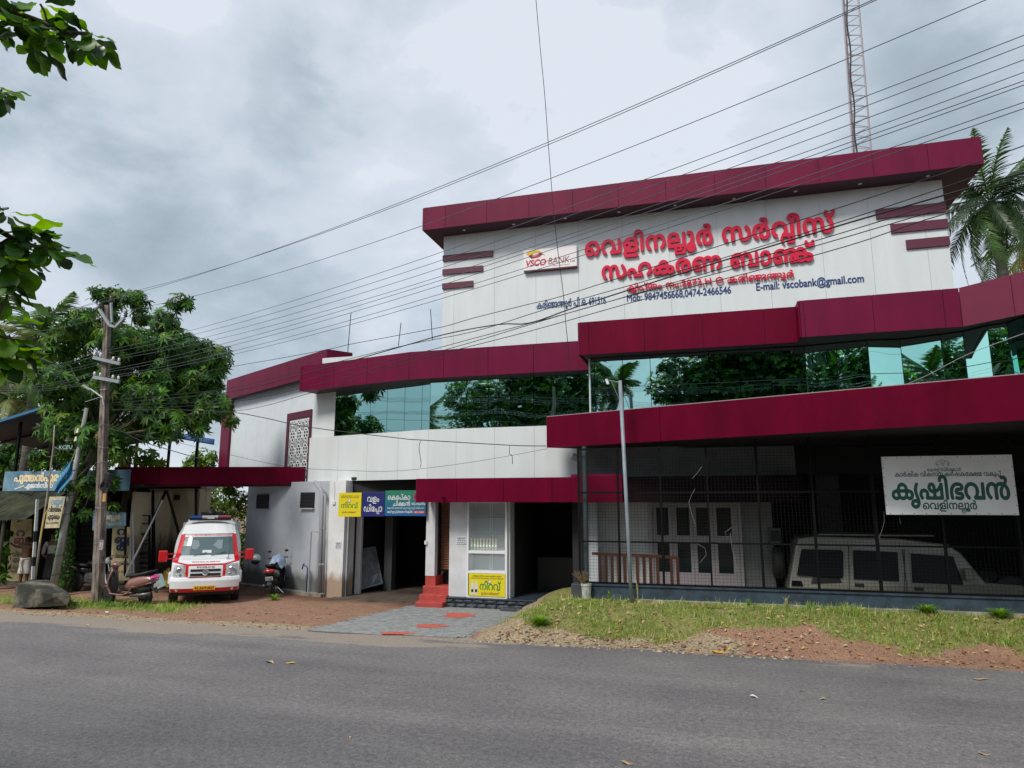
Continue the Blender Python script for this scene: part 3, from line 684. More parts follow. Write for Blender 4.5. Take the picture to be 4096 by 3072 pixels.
MB().walls([(pts[0][0], 17.6), (pts[0][0], GY + .01)], 4.7, 6.15, -.05).build('corner_wall', mat('glass_edge_wall', (.5, .62, .6), .3), bank)
# folded glass on the right
zz = [(pts[-1][0], GY)]
ust = [3352, 3480, 3612, 3776, 3868, 3970, 4052, 4120]
base = [(3231, 16.35)]
for k, u in enumerate(ust):
    yb = 16.18 if k < 3 else 16.05 - .28 * (k - 3)
    yb += (.065 if k % 2 == 0 else -.05)
    zz.append((onY(u, 1480, yb)[0], yb))
panes(bank, zz[:], 4.78, 6.15, glass2, zt)
# slanting balcony band
B0, B1 = (-3.95, 16.70), (8.3, 12.09)
ts = cuts_px(B0, B1, [(2640, 1700), (3502, 1640)])
panel_run(bank, B0, B1, 4.015, 4.79, ts + [], mat('crimson_cladding', (.105, .0005, .016), .45, var=.18, vscale=1.6, spec=.08, stretch=(1, 1, .3)), 'balcony_panel')
MB().slab([(B0[0] + .03, B0[1] + .06), (B1[0], B1[1] + .08), (9.5, B1[1] + .1), (9.5, 19), (-3.1, 19), (-3.1, 17.43)], 4.02, 4.06).build('soffit', joint, bank)
MB().slab([(B0[0] + .12, B0[1] + .08), (B1[0], B1[1] + .14), (9.5, B1[1] + .2), (9.5, 17.4), (-2.95, 17.4)], 4.09, 4.75).build('balcony_slab', joint, bank)
MB().walls([lerp2(B0, B1, .001), lerp2(B0, B1, .999)], 4.793, 4.808, .16).build('coping', mat('coping_pale', (.35, .27, .27), .6), bank)
MB().walls([(-2.95, 17.4), (B0[0] + .012, B0[1] + .03)], 4.017, 4.788, .03).build('balcony_return', purple, bank)

# ground floor canopy
CX0, CX1 = -7.66, 1.9
CZ0, CZ1 = 2.67, 3.20
cz = onY(1668, 1915, 16.6)[1]; CZ1 = cz
CX0 = onY(1667, 1960, 16.6)[0]
ts = [0] + [(onY(u, 1960, 16.6)[0] - CX0) / (CX1 - CX0) for u in (1827, 2014, 2208, 2284, 2560, 2840)] + [1]
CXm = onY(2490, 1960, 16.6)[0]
ts = [0] + [(onY(u, 1960, 16.6)[0] - CX0) / (CXm - CX0) for u in (1827, 2014, 2208, 2284)] + [1]
panel_run(bank, (CX0, 16.6), (CXm, 16.6), CZ0, CZ1, ts, purple_b, 'canopy_panel')
panel_run(bank, (CXm, 16.75), (CX1, 16.75), CZ0, CZ1, [0, .5, 1], mat('canopy_shade_tone', (.010, .004, .005), .8, spec=.1), 'shade_toned_panel', core=False)  # canopy band carried on; the balcony's shade is painted into its near-black colour
MB().box(onY(2284, 1900, 16.6)[0], CXm, 16.62, 17.3, CZ1 + .002, CZ1 + .07).build('canopy_step', purple, bank)
MB().walls([(CX0, 17.5), (CX0, 16.61)], CZ0, CZ1, -.03).build('canopy_return', purple, bank)
MB().box(CX0 + .03, CX1, 16.80, 17.6, CZ0 + .005, CZ1 - .02).build('canopy_slab', joint, bank)
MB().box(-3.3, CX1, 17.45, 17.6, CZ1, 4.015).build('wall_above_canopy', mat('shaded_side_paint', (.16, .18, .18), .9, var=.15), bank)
MB().tube([(onY(1775, 1990, 16.55)[0], 16.6, onY(1775, 1990, 16.55)[1]), (onY(1775, 1990, 16.55)[0] - .04, 16.42, onY(1775, 1990, 16.55)[1] - .015)], .035, 10).build('canopy_lamp', purple_b, bank)

# ground floor walls
def wall(x0, x1, y0, y1, z0, z1, m=plaster, n='wall', **k): return MB().box(x0, x1, y0, y1, z0, z1).build(n, m, bank, **k)
gx0 = onY(1303, 2300, 17.9)[0]; gx1 = onY(1369, 2300, 17.9)[0]
wall(gx0, gx1, 17.9, 18.5, -.05, 3.3, col_plaster, 'column')
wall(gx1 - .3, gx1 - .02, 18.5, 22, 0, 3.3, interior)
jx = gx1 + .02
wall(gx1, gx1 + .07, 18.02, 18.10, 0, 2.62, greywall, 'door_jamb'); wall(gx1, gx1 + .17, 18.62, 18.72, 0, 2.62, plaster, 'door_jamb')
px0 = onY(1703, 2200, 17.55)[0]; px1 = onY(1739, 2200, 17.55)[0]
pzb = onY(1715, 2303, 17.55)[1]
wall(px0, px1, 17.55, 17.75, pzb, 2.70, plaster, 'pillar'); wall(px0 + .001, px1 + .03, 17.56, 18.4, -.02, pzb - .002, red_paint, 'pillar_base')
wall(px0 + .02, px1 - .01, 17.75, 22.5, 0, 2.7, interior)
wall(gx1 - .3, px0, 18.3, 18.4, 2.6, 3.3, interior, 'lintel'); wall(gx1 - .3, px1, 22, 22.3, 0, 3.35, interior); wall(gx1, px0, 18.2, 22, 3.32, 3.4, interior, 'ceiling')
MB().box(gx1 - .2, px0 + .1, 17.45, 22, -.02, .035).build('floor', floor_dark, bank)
wall(onY(1538, 2200, 19.6)[0], onY(1568, 2200, 19.6)[0], 19.6, 19.9, .0, 3.3, mat('dim_column', (.09, .095, .10), .8), 'column')
# white wall beside the show case and the recess with the shutter
wx0 = onY(1797, 2200, 17.3)[0]; wx1 = onY(1869, 2200, 17.3)[0]; PZ = onY(1870, 2391, 17.14)[1]
wall(wx0, wx1, 17.3, 17.42, PZ, 2.7, plaster)
wall(wx0 + .03, wx0 + .15, 17.42, 18.6, PZ, 2.7, plaster)
sh = MB(); sx0, sx1 = px1 + .02, wx0 + .1; zb = onY(1770, 2279, 17.95)[1]; z = zb; Ys = 17.95
prof = []
while z < 2.75: prof += [(z, 0), (z + .018, -.016), (z + .045, -.016), (z + .062, 0)]; z += .066
for i in range(len(prof) - 1):
    (za, oa), (zc, oc) = prof[i], prof[i + 1]; sh.add([(sx0, Ys + oa, za), (sx1, Ys + oa, za), (sx1, Ys + oc, zc), (sx0, Ys + oc, zc)], [(0, 1, 2, 3)])
sh.box(sx0, sx1, Ys + .01, Ys + .03, zb, 2.72)
shut = sh.build('rolling_shutter', mat('brown_shutter_paint', (.19, .075, .035), .45, var=.25, vscale=4, stretch=(1, 1, 12)), bank)
MB().box(sx0, sx1, 17.90, 17.96, zb - .055, zb - .005).build('bottom_rail', steel_black, shut)
MB().tube([(sx0 + .06, 17.88, zb - .02), (sx0 + .05, 17.87, zb - .11), (sx0 + .09, 17.87, zb - .11), (sx0 + .09, 17.88, zb - .02)], .006, 6).build('padlock', mat('zinc', (.5, .5, .5), .4, metal=.8), shut)
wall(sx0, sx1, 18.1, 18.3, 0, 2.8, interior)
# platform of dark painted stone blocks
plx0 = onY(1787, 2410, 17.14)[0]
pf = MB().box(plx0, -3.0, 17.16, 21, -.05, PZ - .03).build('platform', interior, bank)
MB().box(plx0 - .02, -3.0, 17.10, 21, PZ - .035, PZ).build('platform_edge', dark_stone, bank, bevel=.008)
row = 0
for zlo, zhi in ((-.04, PZ * .42), (PZ * .42 + .006, PZ - .04)):
    x = plx0 + (.0 if row == 0 else -.1)
    while x < -3.0:
        w = random.uniform(.24, .36); a = max(x, plx0); b = min(x + w - .006, -3.0)
        if b - a > .05:
            bl = MB(); yy = 17.125 + random.uniform(-.012, .012)
            def fn(s_, t_, a=a, b=b, yy=yy):
                ed = min(s_, 1 - s_, t_, 1 - t_); return (a + (b - a) * s_, yy - (.028 * min(1, ed * 5) * random.uniform(.5, 1.2)), zlo + (zhi - zlo) * t_)
            bl.grid(fn, 4, 3); bl.box(a, b, yy + .001, 17.158, zlo, zhi); bl.build('stone_block', dark_stone, bank, smooth=False)
        x += w
    row += 1
q0 = onZ(2021, 2438, .0); q1 = onZ(2160, 2437, .0)
solo(MB().box(q0[0], q1[0] + .5, 16.78, 17.08, 0, .085), 'stone_step', mat('dark_slab', (.05, .055, .065), .6, var=.3), 'low dark stone slab laid as a step before the open doorway', 'step', (q0[0], 16.9, 0), bevel=.01)
# red steps
st = thing('entrance_steps', 'three red oxide painted concrete steps leading up to the brown shutter', 'steps', (px0 + .5, 17.1, 0))
ex = onY(1785, 2400, 17.1)[0] - .01
for k, (ua, ub, vt, vb, yf) in enumerate(((1659, 1786, 2407, 2430, 16.86), (1675, 1786, 2377, 2405, 17.14), (1691, 1795, 2343, 2375, 17.44))):
    xa = onY(ua, vb, yf)[0]; zt_ = onY(ua, vt, yf)[1]; zl = -.02
    MB().box(xa, ex + (.0 if k < 2 else .0), yf, 17.95 + .001 * k, zl + .002 * k, zt_).build('tread', mat('red_step_paint', (.40, .055, .045), .6, var=.2, vscale=6, bump=.1, bscale=20), st, bevel=.012)
# side return of platform beside steps hides behind the steps' right end
# display case
dc = thing('display_case', 'white framed glass display case holding one row of oil bottles', 'display case', (-5.6, 17.3, 0))
dx0 = onY(1869, 2300, 17.26)[0]; dx1 = onY(2031, 2300, 17.26)[0]; dz0 = PZ; dz1 = 2.68
zs = [onY(1950, v, 17.26)[1] for v in (2012, 2203, 2214, 2284, 2293, 2388)]
fr = .075
def fb(x0, x1, z0, z1, n='frame_rail', y0=17.2, y1=17.27): return MB().box(x0, x1, y0, y1, z0, z1).build(n, alu, dc, bevel=.003)
fb(dx0, dx0 + fr * .62, dz0, dz1, 'stile'); fb(dx1 - fr * .8, dx1, dz0, dz1, 'stile'); 
ix0, ix1 = dx0 + fr * .62, dx1 - fr * .8
fb(ix0, ix1, zs[2], zs[1]); fb(ix0, ix1, zs[4] , zs[3]); fb(ix0, ix1, dz0, zs[5] + .02); fb(ix0, ix1, dz1 - .03, dz1)
MB().box(dx0, dx1, 17.62, 17.66, dz0, dz1).build('back_panel', mat('case_back', (.48, .52, .54), .5), dc)
MB().box(dx1 - .02, dx1, 17.27, 17.62, dz0, dz1).build('side_panel', alu, dc); MB().box(dx0, dx0 + .02, 17.27, 17.62, dz0, dz1).build('side_panel', alu, dc)
MB().box(ix0, ix1, 17.27, 17.62, zs[2], zs[1] - .002).build('shelf', alu, dc); MB().box(ix0, ix1, 17.27, 17.62, zs[4], zs[3] - .002).build('shelf', alu, dc)
mid = (ix0 + ix1) / 2
for x in (mid - .028, mid + .028): MB().box(x - .014, x + .014, 17.585, 17.618, zs[3], dz1).build('mullion', alu, dc)
gsh = mat('shelf_glass', (.03, .08, .08), .1)
for v in (2069, 2135): z = onY(1950, v, 17.3)[1]; MB().box(ix0, ix1, 17.28, 17.6, z - .006, z + .004).build('glass_shelf', gsh, dc)
clear = mat('clear_glass', (.8, .9, .9), .02, trans=.0, alpha=.10, spec=.8)
MB().box(ix0, ix1, 17.245, 17.249, zs[1], dz1 - .03).build('glass_front', clear, dc); MB().box(ix0, ix1, 17.245, 17.249, zs[3], zs[2]).build('glass_front', clear, dc)
# wall to the right of case, doorway
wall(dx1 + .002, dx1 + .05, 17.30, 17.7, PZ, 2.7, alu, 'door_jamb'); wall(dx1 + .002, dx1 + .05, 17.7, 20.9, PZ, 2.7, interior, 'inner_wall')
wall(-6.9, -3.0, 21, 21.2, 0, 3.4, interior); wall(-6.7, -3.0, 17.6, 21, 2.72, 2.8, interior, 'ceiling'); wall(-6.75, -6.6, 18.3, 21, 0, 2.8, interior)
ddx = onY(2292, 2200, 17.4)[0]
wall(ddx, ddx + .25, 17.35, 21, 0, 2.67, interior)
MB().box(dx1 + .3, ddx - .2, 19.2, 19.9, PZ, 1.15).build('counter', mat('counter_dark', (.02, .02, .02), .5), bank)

# left wing
LF0, LF1 = (-18.92, 23.21), (-11.86, 19.2)
panel_run(bank, LF0, LF1, 6.8, 7.6, cuts_px(LF0, LF1, [(970, 1540), (1092, 1500), (1158, 1480), (1231, 1470), (1307, 1430)]), purple, 'fascia_panel')
MB().walls([LF1, (-11.35, 19.95)], 6.802, 7.598, .035).build('fascia_return', purple, bank)
nn = Vector((LF1[1] - LF0[1], -(LF1[0] - LF0[0]), 0)).normalized() * -1   # pointing behind
def lw(p, o): return (p[0] + nn.x * o, p[1] + nn.y * o)
if nn.y < 0: nn = -nn
LW0, LW1 = lw(LF0, .32), lw((-11.7, 19.11), .32)
ts = cuts_px(LW0, LW1, [(1020, 1700)])
panel_run(bank, LW0, LW1, 3.3, 6.82, [0, .3, .62, 1], mat('white_cladding_cool', (.72, .78, .83), .4, var=.04, spec=.5), 'wall_panel', core=True)
MB().slab([lw(LF0, .04), lw(LF1, .04), (-11.4, 19.9), lw(LW1, .5), lw(LW0, .5)], 6.81, 6.84).build('soffit', sof, bank)
MB().slab([lw(LF0, .13), lw(LF1, .13), (-11.5, 20), (-11.5, 26), (-20, 28)], 6.86, 7.56).build('roof_slab', joint, bank)
MB().slab([lw(LW0, .15), lw(LW1, .15), (-11.5, 26), (-20, 28)], 3.4, 6.8).build('wing_core', interior, bank)
q0 = onL(883, 1860, LW0, LW1); q1 = onL(917, 1860, LW0, LW1)
c0 = lw(LW0, -.12); dcl = Vector((LW1[0] - LW0[0], LW1[1] - LW0[1])).normalized()
pa = (q0.x - nn.x * .10, q0.y - nn.y * .10); pb = (q1.x - nn.x * .10, q1.y - nn.y * .10)
MB().walls([pa, pb], 3.3, 6.8, .4).build('corner_pilaster', purple, bank)
# pierced screen window
jf = mat('white_screen', (.78, .80, .82), .5); jw0 = onL(1143, 1868, LW0, LW1); jw1 = onL(1240, 1868, LW0, LW1)
P0 = Vector((jw0.x, jw0.y, 0)); d = (Vector((jw1.x, jw1.y, 0)) - P0); jl = d.length; d.normalize(); back = Vector((nn.x, nn.y, 0))
zb_ = 3.3; zt_ = onL(1155, 1656, LW0, LW1).z
def JP(t, z, o): return P0 + d * t - back * o + Vector((0, 0, z))
scr = MB(); fwid = .19
win = MB()
win.add([JP(t, z, o) for t in (0, fwid) for z in (zb_, zt_) for o in (.004, .06)], [(0, 2, 6, 4), (1, 5, 7, 3), (0, 1, 3, 2), (4, 6, 7, 5), (2, 3, 7, 6), (0, 4, 5, 1)])
win.add([JP(t, z, o) for t in (fwid, jl) for z in (zt_ - .24, zt_) for o in (.004, .06)], [(0, 2, 6, 4), (1, 5, 7, 3), (0, 1, 3, 2), (4, 6, 7, 5), (2, 3, 7, 6), (0, 4, 5, 1)])
win.add([JP(t, z, o) for t in (jl - .11, jl) for z in (zb_, zt_ - .24) for o in (.004, .06)], [(0, 2, 6, 4), (1, 5, 7, 3), (0, 1, 3, 2), (4, 6, 7, 5), (2, 3, 7, 6), (0, 4, 5, 1)])
wobj = win.build('screen_window', stripe, bank)
MB().add([JP(t, z, o) for t in (fwid, jl - .11) for z in (zb_, zt_ - .24) for o in (.005, .010)], [(0, 2, 6, 4), (1, 5, 7, 3), (0, 1, 3, 2), (4, 6, 7, 5), (2, 3, 7, 6), (0, 4, 5, 1)]).build('dark_backing', mat('screen_backing', (.01, .02, .035), .6), wobj)
sw = jl - .11 - fwid - .04; shh = zt_ - .24 - zb_ - .04; cell = sw / 3
def ring(mb, cx, cz, r1, r2, n=12, ey=1.0):
    vs = []; 
    for k in range(n):
        a = 2 * math.pi * k / n
        for r in (r1, r2): vs.append(JP(fwid + .02 + cx + r * math.cos(a), zb_ + cz + r * ey * math.sin(a), .03))
    mb.add(vs, [(2 * k, 2 * k + 1, (2 * k + 3) % (2 * n), (2 * k + 2) % (2 * n)) for k in range(n)])
def strip(mb, a, b, w):
    a = Vector(a); b = Vector(b); t = (b - a).normalized(); nr = Vector((-t.y, t.x)) * w / 2
    mb.add([JP(fwid + .02 + p.x, zb_ + p.y, .031) for p in (a - nr, b - nr, b + nr, a + nr)], [(0, 1, 2, 3)])
nr_ = int(shh / (cell * 1.05)); chh = shh / nr_
for i in range(3):
    for j in range(nr_):
        cx = (i + .5) * cell; cz = (j + .5) * chh + .02
        ring(scr, cx, cz, cell * .10, cell * .17, 10, 1.4 if j % 2 else 1.0); ring(scr, cx, cz, cell * .30, cell * .36, 12, 1.15)
        for sx_ in (-1, 1):
            for sz_ in (-1, 1):
                ring(scr, cx + sx_ * cell * .42, cz + sz_ * chh * .40, cell * .06, cell * .13, 8); strip(scr, (cx + sx_ * cell * .12, cz + sz_ * chh * .12), (cx + sx_ * cell * .40, cz + sz_ * chh * .38), cell * .075)
        strip(scr, (cx - cell / 2, cz + chh / 2), (cx + cell / 2, cz + chh / 2), cell * .07)
        strip(scr, (cx, cz + chh * .32), (cx, cz + chh * .5), cell * .08); strip(scr, (cx, cz - chh * .32), (cx, cz - chh * .5), cell * .08)
    strip(scr, ((i) * cell, 0), (i * cell, shh), cell * .07)
strip(scr, (sw, 0), (sw, shh), .02); strip(scr, (0, shh), (sw, shh), .09); strip(scr, (0, 0), (sw, 0), .05)
o_ = scr.build('pierced_screen', jf, wobj); kind(o_, 'stuff'); md = o_.modifiers.new('t', 'SOLIDIFY'); md.thickness = .018

# wall running back beside the parked van
RW0, RW1 = (-15.05, 19.9), (gx0 - .02, 18.12)
MB().walls([RW0, RW1], 0, 3.3, .2).build('side_wall', greywall, bank)
MB().walls([RW0, (RW0[0] + 1.2, RW0[1] + 6)], 0, 3.3, -.2).build('side_wall', greywall, bank)
for (ua, ub, va, vb) in ((1031, 1075, 1978, 2035), (1207, 1258, 1970, 2032)):
    a = onL(ua, vb, RW0, RW1); b = onL(ub, vb, RW0, RW1); t_ = onL(ua, va, RW0, RW1).z
    w_ = MB().walls([(a.x - .03, a.y - .06), (b.x - .03, b.y - .06)], a.z, t_, .08).build('window', mat('dark_vent', (.015, .015, .02), .5), bank)
    MB().walls([(a.x - .05, a.y - .085), (b.x - .01, b.y - .085)], a.z - .03, a.z, .05).build('sill', greywall, w_)
    for k in range(4): MB().walls([(a.x - .03, a.y - .075), (b.x - .03, b.y - .075)], a.z + .06 + k * (t_ - a.z) / 4.4, a.z + .075 + k * (t_ - a.z) / 4.4, .01).build('bar', joint, w_)
MB().walls([(RW0[0], RW0[1] - .25), (RW1[0], RW1[1] - .25)], -.03, .07, .24).build('concrete_ledge', mat('mossy_concrete', (.22, .21, .17), .9, var=.4, vscale=3), bank)

# flat canopy over the parked van
K0 = onZ(461, 1868, 3.78); K1 = onZ(1221, 1867, 3.78)
vc = thing('van_canopy', 'long flat maroon clad canopy over the parked ambulance', 'canopy', (K0[0], K0[1], 0))
panel_run(vc, K0, K1, 3.17, 3.78, cuts_px(K0, K1, [(637, 1900), (972, 1900)]), mat('crimson_cladding', (0, 0, 0)), 'canopy_panel')
MB().slab([lerp2(K0, K1, .003), lerp2(K0, K1, .99), (K1[0] - .6, 20.4), (-16.6, 18.6), (K0[0] + .2, K0[1] + 1.3)], 3.18, 3.24).build('canopy_slab', joint, vc)
MB().walls([(K0[0] + .15, K0[1] + 1.3), (K0[0], K0[1] + .01)], 3.172, 3.778, -.03).build('canopy_return', purple, vc)
# ------------------------------------------------------------------ big lettering and signs on the upper wall
letter_m = mat('red_letter_acrylic', (.62, .008, .05), .4, var=.08, spec=.3)
navy_m = mat('navy_vinyl', (.012, .045, .16), .5)
def up(u, v): return onY(u, v, TY)
def line_px(u0, v0, u1, v1, Y=TY):
    """start and end of a line of lettering: bottom-left and bottom-right sight lines"""
    a = onY(u0, v0, Y); b = onY(u1, v1, Y); return a[0], b[0], (a[1] + b[1]) / 2
ul = thing('raised_lettering', 'bold red raised Malayalam bank name in three lines on the upper white wall', 'lettering', (-.5, TY - .1, 8.5))
x0, x1, z = line_px(2341, 1022, 3345, 921)
for st_, a, b_, c, h_, bo, tr_, dp in (
        ('വെളിനല്ലൂർ സർവ്വീസ്', (2341, 1023), (3345, 932), None, 56, .028, .03, .045),
        ('സഹകരണ ബാങ്ക്', (2408, 1119), (3262, 1043), None, 52, .028, .03, .045),
        ('ക്ലിപ്തം നം:2873,H O കരിങ്ങന്നൂർ', (2508, 1166), (3175, 1109), None, 19, .022, .02, .03)):
    xa, xb, z = line_px(*a, *b_)
    zt = onY((a[0] + b_[0]) / 2, (a[1] + b_[1]) / 2 - h_, TY)[1]; zb = onY((a[0] + b_[0]) / 2, (a[1] + b_[1]) / 2, TY)[1]
    put_text(st_, xa, xb, z, (zt - zb), TY - .05, letter_m, ul, 'letter', bold=bo, depth=dp, track=tr_, split=True)
for st_, a, b_, h_, lab in (('കരിങ്ങന്നൂർ പി ഒ. 691516', (2147, 1237), (2424, 1213), 22, 'small navy Malayalam lettering ending 691516 on the white wall at left'),
                       ('Mob: 9847456668,0474-2466546', (2508, 1208), (2925, 1172), 28, 'navy phone number lettering starting Mob: below the red letters'),
                       ('E-mail: vscobank@gmail.com', (3025, 1163), (3457, 1128), 30, 'navy E-mail address lettering on the white wall at right')):
    xa, xb, z = line_px(*a, *b_); zt = onY(a[0], a[1] - h_, TY)[1] - onY(a[0], a[1], TY)[1]
    t_ = thing('printed_lettering', lab, 'lettering', (xa, TY, z)); put_text(st_, xa, xb, z, zt, TY - .006, navy_m, t_, 'letters', bold=.028, depth=0)
# logo board
a = onY(2095, 1083, TY - .1); b_ = onY(2308, 1064, TY - .1); zt = onY(2095, 1004, TY - .1)[1]; zb = onY(2200, 1074, TY - .1)[1]
lb = thing('logo_board', 'white bank logo board with red and yellow ribbon emblem beside the big letters', 'sign', (a[0], TY - .1, zb))
MB().box(a[0], b_[0], TY - .12, TY - .004, zb, zt).build('board', mat('logo_white', (.80, .78, .79), .4), lb, bevel=.006)
MB().box(a[0] + .005, b_[0] - .005, TY - .115, TY - .01, zb - .035, zb - .001).build('board_edge', stripe, lb)
W_ = b_[0] - a[0]; H_ = zt - zb; yb = TY - .1235
lred = mat('logo_red', (.55, .012, .03), .4); lyel = mat('logo_yellow', (.75, .42, .02), .4); lmar = mat('logo_maroon', (.14, .015, .02), .4); lgr = mat('logo_grey_red', (.32, .09, .10), .5)
def lp(pts, m, n, o=0.): MB().prism([(a[0] + x * W_, zb + z * H_) for x, z in pts], yb - .0015 - o, yb, lambda p, q, d: (p, d, q)).build(n, m, lb)
lp([(.05, .80), (.10, .93), (.22, .97), (.32, .90), (.345, .80), (.28, .84), (.18, .78), (.10, .72)], lyel, 'emblem_ribbon')
lp([(.12, .64), (.18, .56), (.30, .60), (.36, .72), (.42, .66), (.36, .76), (.30, .75), (.22, .68)], lred, 'emblem_ribbon', .001)
lp([(.10, .72), (.18, .78), (.16, .68), (.22, .60), (.15, .57), (.11, .66)], lmar, 'emblem_ribbon', .002)
lp([(.345, .80), (.28, .84), (.31, .76), (.26, .70), (.33, .69), (.37, .74)], lmar, 'emblem_ribbon', .002)
put_text('VSCO', a[0] + .03 * W_, a[0] + .42 * W_, zb + .19 * H_, .30 * H_, yb - .002, lred, lb, 'letters', bold=.03, italic=.18)
put_text('BANK', a[0] + .47 * W_, a[0] + .86 * W_, zb + .20 * H_, .32 * H_, yb - .002, lgr, lb, 'letters', bold=.0, italic=.15)
put_text('Ltd.', a[0] + .88 * W_, a[0] + .97 * W_, zb + .21 * H_, .12 * H_, yb - .002, lgr, lb, 'letters', bold=.0, italic=.15)
put_text('Service That Matters', a[0] + .56 * W_, a[0] + .87 * W_, zb + .09 * H_, .055 * H_, yb - .002, lgr, lb, 'letters', bold=.0)

# hanging signs over the store opening
def sgn_px(ua, ub, vt, vb, Y): p = onY(ua, vb, Y); q = onY(ub, vb, Y); return p[0], q[0], onY((ua + ub) / 2, vb, Y)[1], onY((ua + ub) / 2, vt, Y)[1]
SY = 17.42
yellow_p = mat('yellow_print', (.72, .60, .01), .4); green_p = mat('green_print', (.01, .22, .05), .4); navy_p = mat('navy_print', (.015, .02, .14), .35); white_p = mat('white_print', (.72, .74, .74), .4); red_p = mat('red_print', (.50, .01, .04), .4); brown_p = mat('brown_print', (.22, .08, .04), .5)
x0, x1, z0, z1 = sgn_px(1353, 1444, 1971, 2067, SY); w_, h_ = x1 - x0, z1 - z0
def sign_board(label, x0, x1, z0, z1, m, Y, name='shop_sign', th=.035):
    t_ = thing(name, label, 'sign', (x0, Y, z0)); MB().box(x0, x1, Y, Y + th, z0, z1).build('panel', m, t_, bevel=.004); return t_
t_ = sign_board('small square yellow shop sign with green lettering at the left of the hanging row', x0, x1, z0, z1, yellow_p, SY - .02)
put_text('നിറവ്', x0 + .12 * w_, x0 + .86 * w_, z0 + .36 * h_, .17 * h_, SY - .023, green_p, t_, 'letters', bold=.012)
put_text('ഇവിടെ ലഭ്യമാണ്', x0 + .18 * w_, x0 + .8 * w_, z0 + .16 * h_, .05 * h_, SY - .023, brown_p, t_, 'letters', bold=.01)
for zz_, tx in ((.85, 'വെളിനല്ലൂർ സർവ്വീസ് സഹകരണ'), (.79, 'ബാങ്കിന്റെ ഉല്പന്നമായ വെളിച്ചെണ്ണ')): put_text(tx, x0 + .1 * w_, x0 + .9 * w_, z0 + zz_ * h_, .03 * h_, SY - .023, brown_p, t_, 'letters', bold=.01)
def coconut(par, cx, cz, r, Y):
    MB().lathe([(0.001, 0), (r, 0), (r, .001)], 16, Matrix.Translation((cx, Y, cz)) @ Matrix.Rotation(R(90), 4, 'X')).build('coconut_print', mat('husk_print', (.16, .08, .05), .6), par)
    MB().lathe([(0.001, 0), (r * .72, 0), (r * .72, .001)], 16, Matrix.Translation((cx + r * .1, Y - .0015, cz + r * .1)) @ Matrix.Rotation(R(90), 4, 'X')).build('coconut_print', white_p, par)
coconut(t_, x0 + .47 * w_, z0 + .66 * h_, .075 * h_, SY - .023)
x0, x1, z0, z1 = sgn_px(1445, 1537, 1968, 2066, SY); w_, h_ = x1 - x0, z1 - z0
t_ = sign_board('navy blue shop sign with white Malayalam lettering in the middle of the hanging row', x0, x1, z0, z1, navy_p, SY)
put_text('വളം', x0 + .24 * w_, x0 + .76 * w_, z0 + .60 * h_, .20 * h_, SY - .003, white_p, t_, 'letters', bold=.008)
put_text('ഡിപ്പോ', x0 + .10 * w_, x0 + .90 * w_, z0 + .20 * h_, .20 * h_, SY - .003, white_p, t_, 'letters', bold=.008)
x0, x1, z0, z1 = sgn_px(1538, 1702, 1962, 2064, SY); w_, h_ = x1 - x0, z1 - z0
gm = bpy.data.materials.new('green_blue_print'); gm.use_nodes = True; n = gm.node_tree.nodes; l = gm.node_tree.links
ge = n.new('ShaderNodeNewGeometry'); sx_ = n.new('ShaderNodeSeparateXYZ'); l.new(ge.outputs['Position'], sx_.inputs[0]); mr = n.new('ShaderNodeMapRange'); mr.inputs[1].default_value = z0; mr.inputs[2].default_value = z1; l.new(sx_.outputs[2], mr.inputs[0])
rp = n.new('ShaderNodeValToRGB'); rp.color_ramp.elements[0].color = (.01, .10, .30, 1); rp.color_ramp.elements[1].color = (.02, .20, .10, 1); l.new(mr.outputs[0], rp.inputs[0]); l.new(rp.outputs[0], n['Principled BSDF'].inputs['Base Color']); n['Principled BSDF'].inputs['Roughness'].default_value = .4
t_ = sign_board('long green and blue shop sign at the right of the hanging row', x0, x1, z0, z1, gm, SY + .002)
put_text('കെപ്കോ', x0 + .07 * w_, x0 + .62 * w_, z0 + .64 * h_, .16 * h_, SY - .001, white_p, t_, 'letters', bold=.006)
put_text('ചിക്കൻ', x0 + .2 * w_, x0 + .62 * w_, z0 + .40 * h_, .14 * h_, SY - .001, white_p, t_, 'letters', bold=.006)
put_text('വില്പനകേന്ദ്രം', x0 + .65 * w_, x0 + .99 * w_, z0 + .43 * h_, .075 * h_, SY - .001, white_p, t_, 'letters', bold=.01)
put_text('കോഴി താറാവ് കാട ഇറച്ചി വില്പന', x0 + .06 * w_, x0 + .96 * w_, z0 + .28 * h_, .055 * h_, SY - .001, white_p, t_, 'letters', bold=.0)
put_text('കോഴി ഇറച്ചി മിതമായ നിരക്കിൽ', x0 + .06 * w_, x0 + .68 * w_, z0 + .12 * h_, .07 * h_, SY - .001, white_p, t_, 'letters', bold=.015)
MB().box(x0 + .71 * w_, x0 + .98 * w_, SY - .001, SY + .001, z0 + .10 * h_, z0 + .20 * h_).build('tab', red_p, t_); put_text('KEPCO OUTLET', x0 + .73 * w_, x0 + .96 * w_, z0 + .125 * h_, .055 * h_, SY - .003, white_p, t_, 'letters', bold=.02)
MB().prism([(x0 + a_ * w_, z0 + b2 * h_) for a_, b2 in ((.69, .66), (.8, .64), (.99, .66), (.97, .75), (.99, .86), (.8, .84), (.7, .87), (.72, .76))], SY - .001, SY + .001, lambda p, q, d: (p, d, q)).build('ribbon_print', red_p, t_); put_text('KEPCO', x0 + .73 * w_, x0 + .95 * w_, z0 + .71 * h_, .08 * h_, SY - .003, mat('black_print', (.01, .01, .01), .5), t_, 'letters', bold=.03)
